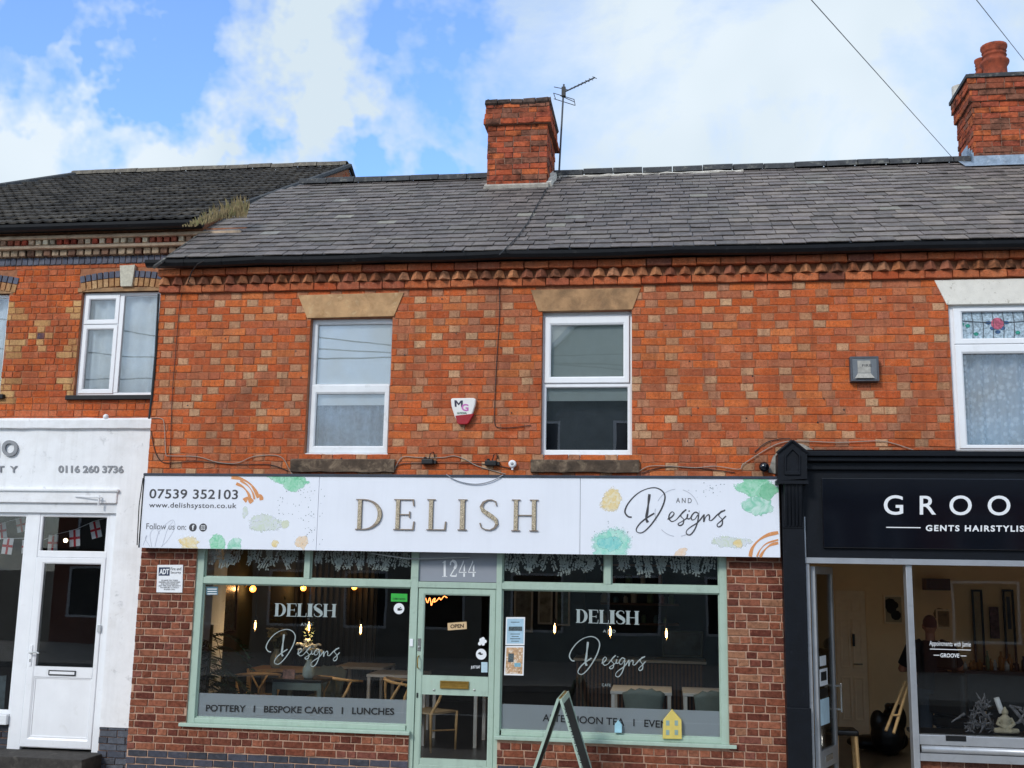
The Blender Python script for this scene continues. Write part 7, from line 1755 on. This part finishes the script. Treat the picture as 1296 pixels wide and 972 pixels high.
# white front
YW = YL-.1
wx1 = XL+.5
zp0 = (W(0, 617.5, YW).z+W(150, 620, YW).z)/2
obj('fascia', MB().box(lx0, wx1, YW, YL+.1, zp0, zfasc-.1), WPAINT, L_)
lipz0 = (W(0, 541.5, YW-.05).z+W(188, 542.5, YW-.05).z)/2
r_ = random.Random(2); n = 40; vs = []; fs = []
for i in range(n+1):
    x = lx0+(wx1-lx0)*i/n; j = lambda a: r_.uniform(-a, a)
    vs += [(x, YW-.001, lipz0+j(.004)), (x, YW-.05+j(.004), lipz0+.006+j(.004)), (x, YW-.055+j(.003), zfasc-.03+j(.004)), (x, YW-.03, zfasc+j(.004)), (x, YL+.02, zfasc+.01)]
for i in range(n):
    for k in range(4): a = i*5+k; fs.append((a, a+5, a+6, a+1))
obj('fascia_lip', MB().add(vs, fs), WPAINT, L_)
plx = (W(151, 640, YW).x+W(124.5, 947, YW).x)/2-.02
pzb = (W(125, 920.5, YW).z+W(164, 921, YW).z)/2
obj('white_pillar', MB().box(plx, wx1, YW+.001, YL+.3, pzb, zp0-.0), WPAINT, L_)
pb = obj('pillar_base', MB().box(plx, wx1, YW+.012, YL+.3, GZ-.1, pzb), MORT, L_)
lay(pb, flemish(plx, wx1, GZ-.1, pzb, .078, .217, .104, .008, [], 2, 'stretcher'), YW-.004, BLUEB, lambda r, h, x, z: pick(r, ['4b505c', '555a64', '42464f']), 30, seed=2)
# letters on the fascia
LM = M('grey_metal_letter', '8a8c90', .45, .3, var=.1)
SG = thing('salon_lettering', 'raised grey letters on the white salon fascia ending in IO', 'sign', W(12, 568, YW))
text('O', (3.8, 577.8), (23.6, 577.8), (3.8, 557.4), YW-.002, LM, SG, 'letter', bold=.03, ext=.03); text('I', (-5.5, 577.6), (-1, 577.6), (-5.5, 557.8), YW-.002, LM, SG, 'letter', bold=.02, ext=.03); text('D', (-33, 577.6), (-14, 577.6), (-33, 557.8), YW-.002, LM, SG, 'letter', bold=.03, ext=.03)
text('T', (-3, 597.8), (5.5, 597.8), (-3, 589.6), YW-.002, LM, SG, 'letter', bold=.02, ext=.012); text('Y', (13, 598), (22.4, 598), (13, 589.8), YW-.002, LM, SG, 'letter', bold=.02, ext=.012)
text('0116 260 3736', (74, 598.4), (156.4, 598.8), (74.2, 589), YW-.002, LM, SG, 'phone_number', bold=.03, ext=.006)
# timber head, transoms, window, door
hz1 = (W(0, 621, YW).z+W(150, 622.5, YW).z)/2
weld_bevel(obj('head_moulding', MB().box(lx0, plx+.02, YW-.05, YW, zp0-.03, zp0-.002), WPAINT, L_), .006)
hb0 = (W(0, 636, YW).z+W(146, 637, YW).z)/2; weld_bevel(obj('head_box', MB().box(lx0, plx+.0, YW-.02, YL+.05, hb0, zp0-.032), WPAINT, L_), .01)
zf1 = (W(0, 648.5, YL).z+W(145, 650, YL).z)/2; obj('head_board', MB().box(lx0, plx-.0, YW+.02, YL+.05, zf1, hb0-.002), UPVCO, L_)
Yf = YL-.04
def lrect(x0t, y0t, x1b, y1b, x0b=None, x1t=None): 
    a = W(x0t, y0t, Yf); b = W(x1b, y1b, Yf); return (a.x, b.x, b.z, a.z)
fd0 = (W(36.5, 655, Yf).x+W(4+9, 903, Yf).x)/2
mul0 = (W(36.3, 655, Yf).x+W(11, 903, Yf).x)/2; mul1 = (W(46.5, 706, Yf).x+W(25, 944, Yf).x)/2; dR = (W(135, 707, Yf).x+W(115, 947, Yf).x)/2; pR = plx
ztr0 = (W(53, 697, Yf).z+W(140, 697.5, Yf).z)/2-.0; ztr1 = ztr0; zdoor = (W(46, 704.5, Yf).z+W(135, 707, Yf).z)/2
zdb = W(60, 946.5, Yf).z
def pst(nm, a, b, z0, z1, y=Yf, dep=.08, mat=UPVC): return weld_bevel(obj(nm, MB().box(a, b, y, y+dep, z0, z1), mat, L_), .008)
pst('mullion', mul0, mul1, zdb-.05, zf1-.001); pst('door_post', dR, pR, zdb-.05, zf1-.001)
pst('transom', mul1+.001, dR-.001, zdoor, ztr0, Yf+.004); 
fq = (mul1, dR, ztr0, zf1); obj('fanlight', MB().ring(q4(fq), q4(ins(fq, .035, .04, .0, .05)), Yf+.006, Yf+.06, .008), UPVC, L_)
pane(L_, ins(fq, .03), Yf+.03, GLASS)
wq = (lx0+1.2, mul0, W(10, 904, Yf).z, zf1); sw = obj('shop_window', MB().ring(q4(wq), q4(ins(wq, .04, .03, .05, .05)), Yf+.006, Yf+.06, .008), UPVC, L_, label='salon display window cut by the left edge'); pane(sw, ins(wq, .03), Yf+.03)
pst('window_cill', lx0+1.1, mul0-.005, wq[2]-.12, wq[2]-.002, Yf-.05, .14, UPVCO)
obj('riser', MB().box(lx0, mul0, YL+.012, YL+.25, GZ-.2, wq[2]-.12), MORT, L_)
lay(bpy.data.objects['riser'], flemish(lx0+3, mul0, GZ-.1, wq[2]-.125, .078, .217, .104, .009, [], 2, 'stretcher'), YL, BLUEB, lambda r, h, x, z: pick(r, ['33363e', '2c2f36', '3c4048']), 40, seed=4)
# white door
dg = ((W(55.7, 713, Yf).x+W(45, 843, Yf).x)/2, (W(127.7, 714.7, Yf).x+W(117.6, 844.7, Yf).x)/2, W(80, 844, Yf).z, W(90, 713.8, Yf).z)
dl_ = ((W(42.7, 857, Yf).x+W(35.4, 934, Yf).x)/2, (W(117, 857.8, Yf).x+W(111.8, 935, Yf).x)/2, W(75, 934.5, Yf).z, W(80, 857.4, Yf).z)
oq = (mul1+.002, dR-.002, zdb, zdoor-.002)
wdr = obj('door', MB().ring(q4(oq), q4((dg[0], dg[1], dl_[2], dg[3])), Yf-.01, Yf+.05, .012), UPVC, L_, label='white half glazed door of the salon')
obj('mid_rail', MB().box(dg[0], dg[1], Yf-.006, Yf+.045, dl_[3], dg[2]), UPVC, wdr); obj('pane', MB().box(dg[0], dg[1], Yf+.01, Yf+.016, dg[2], dg[3]), GLASS, wdr)
obj('lower_panel', MB().box(dg[0], dg[1], Yf+.012, Yf+.03, dl_[2], dl_[3]), UPVC, wdr)
pq = ins((dg[0], dg[1], dl_[2], dl_[3]), .02); obj('panel_bead', MB().ring(q4((dg[0]+.001, dg[1]-.001, dl_[2]+.001, dl_[3]-.001)), q4(pq), Yf+.004, Yf+.02, .006), UPVC, wdr)
lq_ = rect(61.5, 848, 95, 855.5, Yf-.02); lt = obj('letterbox', MB().ring(q4(lq_), q4(ins(lq_, .012)), Yf-.022, Yf-.008, .003), BLACKM, wdr); obj('letterbox_flap', MB().box(lq_[0]+.013, lq_[1]-.013, Yf-.019, Yf-.008, lq_[2]+.013, lq_[3]-.013), UPVC, lt)
hp = W(38.5, 826, Yf-.03); weld_bevel(obj('lock_plate', MB().box(hp.x-.016, hp.x+.016, Yf-.022, Yf-.0105, hp.z-.16, hp.z+.09), UPVC, wdr), .004); obj('handle', MB().tube([(hp.x, Yf-.02, hp.z), (hp.x, Yf-.06, hp.z), (hp.x+.10, Yf-.06, hp.z+.012), (hp.x+.13, Yf-.06, hp.z-.004)], .010, 7), CHROME, wdr); obj('keyhole', MB().box(hp.x-.008, hp.x+.006, Yf-.026, Yf-.0225, hp.z-.11, hp.z-.075), CHROME, wdr)
obj('door_bell', weld_bevel(obj('x', MB().box(W(126.5, 795, Yf).x-.02, W(126.5, 795, Yf).x+.02, Yf-.03, Yf-.01, W(126, 800, Yf).z, W(126, 791, Yf).z), None)).data, M('grey_bell', 'b8bbbd', .5), L_); bpy.data.objects.remove(bpy.data.objects['x'])
weld_bevel(obj('door_step', MB().box(mul0-.3, plx+.06, YL-.55, YL+.1, GZ-.1, zdb-.03), M('dark_step_stone', '3b3835', .95, var=.3, scale=12, bump=.8, dirt=[('6f6a62', 9, .55, .75, .5)]), L_), .012)
obj('roller_arm', MB().tube([W(95, 628.5, YW-.03), W(128, 629.5, YW-.08)], .008, 6).tube([W(126, 627, YW-.06), W(124.5, 640, YW-.06)], .012, 6), UPVCO, L_)
p = W(134, 527.5, YW-.03); tag(obj('white_dome_fitting', MB().ball(p, .035, 12, 8), UPVC, None, True), 'small white dome fitting standing on the salon fascia ledge', 'fitting')
# bunting inside
FW_ = M('flag_white', 'd8d8dc', .8, var=.04); FR_ = M('flag_red', 'b52030', .8, var=.05)
Yb_ = YL+.35
def flag(parent, px, py, w, h, rot):
    c0 = W(px, py, Yb_); k = 1/ (FPX/(D+Yb_)); w *= k; h *= k; r = Matrix.Rotation(rot, 3, 'Y')
    def pl_(x0, x1, z0, z1, y): return [tuple(c0+r @ Vector((x, y, z))) for x, z in ((x0, z0), (x1, z0), (x1, z1), (x0, z1))]
    f_ = obj('flag', MB().add(pl_(-w/2, w/2, -h/2, h/2, 0)+pl_(-w/2, w/2, -h/2, h/2, .003), [(0, 1, 2, 3), (7, 6, 5, 4), (0, 4, 5, 1), (2, 6, 7, 3)]), FW_, parent)
    obj('red_cross', MB().add(pl_(-w*.11, w*.11, -h/2, h/2, -.0015)+pl_(-w/2, w/2, -w*.11, w*.11, -.0025), [(0, 1, 2, 3), (4, 5, 6, 7)]), FR_, f_)
b1 = thing('flag_bunting', 'string of white flags with red crosses in the fanlight above the salon door', 'bunting', W(95, 675, Yb_))
obj('string', MB().tube([W(56, 683, Yb_), W(72, 676, Yb_), W(96, 670, Yb_), W(118, 660, Yb_), W(140, 654, Yb_)], .004, 5), WHT, b1)
flag(b1, 67, 687, 14, 21, .0); flag(b1, 94.5, 681, 15, 22, -.12); flag(b1, 121, 670.5, 14.5, 22, -.28)
b2 = thing('flag_bunting', 'strings of white flags with red crosses in the big salon window at the left edge', 'bunting', W(15, 680, Yb_))
obj('string', MB().tube([W(-30, 675, Yb_), W(10, 660, Yb_), W(40, 652, Yb_)], .004, 5), WHT, b2); obj('string', MB().tube([W(-40, 672, Yb_), W(-10, 682, Yb_), W(34, 681, Yb_)], .004, 5), WHT, b2)
flag(b2, 27, 664, 14, 20, -.25); flag(b2, 2, 672, 14, 22, -.2); flag(b2, 9.5, 691, 15, 22, .08); flag(b2, 33, 692, 12, 18, 0); flag(b2, -22, 684, 14, 22, .1)
# salon room
rb_ = room_box('salon_room', lx0+.2, XL-.05, YL+.26, YL+4.5, GZ+.02, zp0-.02, M('dark_salon_wall', '33302f', .8, var=.3, scale=1.5))
p = W(83, 684, YL+1.6); T = thing('salon_lamp', 'small lit spotlight behind the bunting above the salon door', 'lamp', p); obj('lens', MB().ball(p, .03, 10, 8), M('spot_glow', 'fff0d0', .3, var=0, emit=('ffe2b0', 6)), T); obj('housing', MB().tube([(p.x, p.y+.02, p.z), (p.x, p.y+.1, p.z+.06)], .04, 8), BLACKM, T)
tg = thing('salon_poster', 'pale notice standing low in the salon window at the left edge', 'poster', W(3, 880, YL+.3)); pqx = [xz(x, y, YL+.3) for x, y in ((-14, 856), (8, 855), (5, 897), (-17, 898))]; obj('sheet', MB().prism(pqx, YL+.3, YL+.304), M('grey_notice', '56646a', .6, var=.3, scale=14), tg)

# ================================================================= the far side of the street (seen only as reflections)
OY = -18.6
def far_house(x0, x1, ez, rz, label, wallc, gable=False, seed=1):
    T = thing('far_side_house', label, 'house', ((x0+x1)/2, OY, GZ)); r = random.Random(seed); hw_ = []; n = max(2, int((x1-x0)/2.2))
    for i in range(n):
        xa = x0+(x1-x0)*(i+.28)/n; xb = x0+(x1-x0)*(i+.72)/n; hw_ += [(xa, xb, ez-1.9, ez-.6), (xa-.15, xb+.15, .5, 2.1)]
    mb = MB(); holed(mb, x0, x1, GZ-.1, ez, OY-.3, OY, hw_)
    if gable: mb.add([(x0, OY, ez), (x1, OY, ez), ((x0+x1)/2, OY, rz+.6)], [(0, 2, 1)])
    obj('wall', mb, M('far_wall_%d' % seed, wallc, .9, var=.15, scale=3), T)
    for h in hw_:
        w_ = obj('window', MB().add([(h[0], OY-.1, h[2]), (h[1], OY-.1, h[2]), (h[1], OY-.1, h[3]), (h[0], OY-.1, h[3])], [(3, 2, 1, 0)]), M('far_glass', '1c242b', .1) if 'far_glass' not in bpy.data.materials else bpy.data.materials['far_glass'], T)
        obj('frame', MB().ring(q4(h), q4(ins(h, .07)), OY-.08, OY-.02, -.002), UPVCO, w_)
    ym = OY-4
    if gable: obj('roof', MB().add([(x0-.2, OY+.2, ez-.1), ((x0+x1)/2, OY+.2, rz+.6), ((x0+x1)/2, OY-9, rz+.6), (x0-.2, OY-9, ez-.1), (x1+.2, OY+.2, ez-.1), (x1+.2, OY-9, ez-.1)], [(0, 1, 2, 3), (1, 4, 5, 2)]), RIDGE, T); obj('bargeboard', MB().tube([(x0-.2, OY+.22, ez-.1), ((x0+x1)/2, OY+.22, rz+.62), (x1+.2, OY+.22, ez-.1)], .1, 4), WHT, T)
    else: obj('roof', MB().add([(x0, OY+.3, ez-.1), (x1, OY+.3, ez-.1), (x1, ym, rz), (x0, ym, rz), (x1, ym*2-OY, ez), (x0, ym*2-OY, ez)], [(0, 1, 2, 3), (3, 2, 4, 5)]), RIDGE, T)
    obj('side_wall', MB().add([(x0, OY, GZ), (x0, OY-8, GZ), (x0, OY-8, ez), (x0, OY, ez), (x1, OY, GZ), (x1, OY-8, GZ), (x1, OY-8, ez), (x1, OY, ez)], [(0, 1, 2, 3), (7, 6, 5, 4)]), bpy.data.materials['far_wall_%d' % seed], T)
for i, (x0, x1, ez, rz, c_, g) in enumerate(((-19, -12.2, 4.4, 5.8, '7e4a38', 0), (-11.8, -5.1, 4.2, 5.7, '8f8c84', 0), (-4.9, 3.1, 7.0, 9.9, '8e9896', 1), (3.4, 6.5, 4.4, 5.8, '5c4c46', 0), (6.6, 13, 4.4, 5.8, '7a4636', 0))):
    far_house(x0, x1, ez, rz, ('brick house across the street, leftmost', 'grey rendered house across the street', 'tall grey gabled house across the street', 'small brick house across the street beside the gabled one', 'brick house across the street, rightmost')[i], c_, bool(g), 60+i)
# ================================================================= overhead wires
for (pa, pb_, ya_, yb2, lab) in (((1204, 198), (1027, 0), Yr, -3.5, 'thin overhead wire running down to the slate ridge by the right chimney'), ((1296, 76), (1236, 0), 4.0, -2., 'short thin overhead wire across the top right corner')):
    a, b = W(*pa, ya_), W(*pb_, yb2)
    if lab.startswith('short'): a = W(1330, 119, 5.0)
    d = b-a; pts = [a+d*t-Vector((0, 0, .0))*t for t in (0, .25, .5, .75, 1, 1.4)]
    tag(obj('overhead_wire', MB().tube(pts, .0042, 5), WIREG), lab, 'wire')
# service wires over the road, behind the viewer: they show as reflections in the upstairs glass
for i_, (pa, pb_) in enumerate((((400, 424), (493.7, 434.3)), ((400, 439.7), (493.7, 444.8)), ((400, 451.7), (493.7, 450.4)))):
    e_ = []
    for p_ in (pa, pb_):
        g = W(*p_, .11); k_ = (D+8)/(D+.11); e_.append(Vector((g.x*k_, -8, HC+(g.z-HC)*k_)))
    d = e_[1]-e_[0]; tag(obj('street_wire', MB().tube([e_[0]-d*7, e_[0], e_[1], e_[1]+d*7], .014, 5), WIRE), ('highest', 'middle', 'lowest')[i_]+' of the three wires over the road reflected in the left upstairs cafe window', 'wire', 'wires over the road')
# keep every name free of helpers
for o in list(bpy.data.objects):
    if o.name == 'x': bpy.data.objects.remove(o)
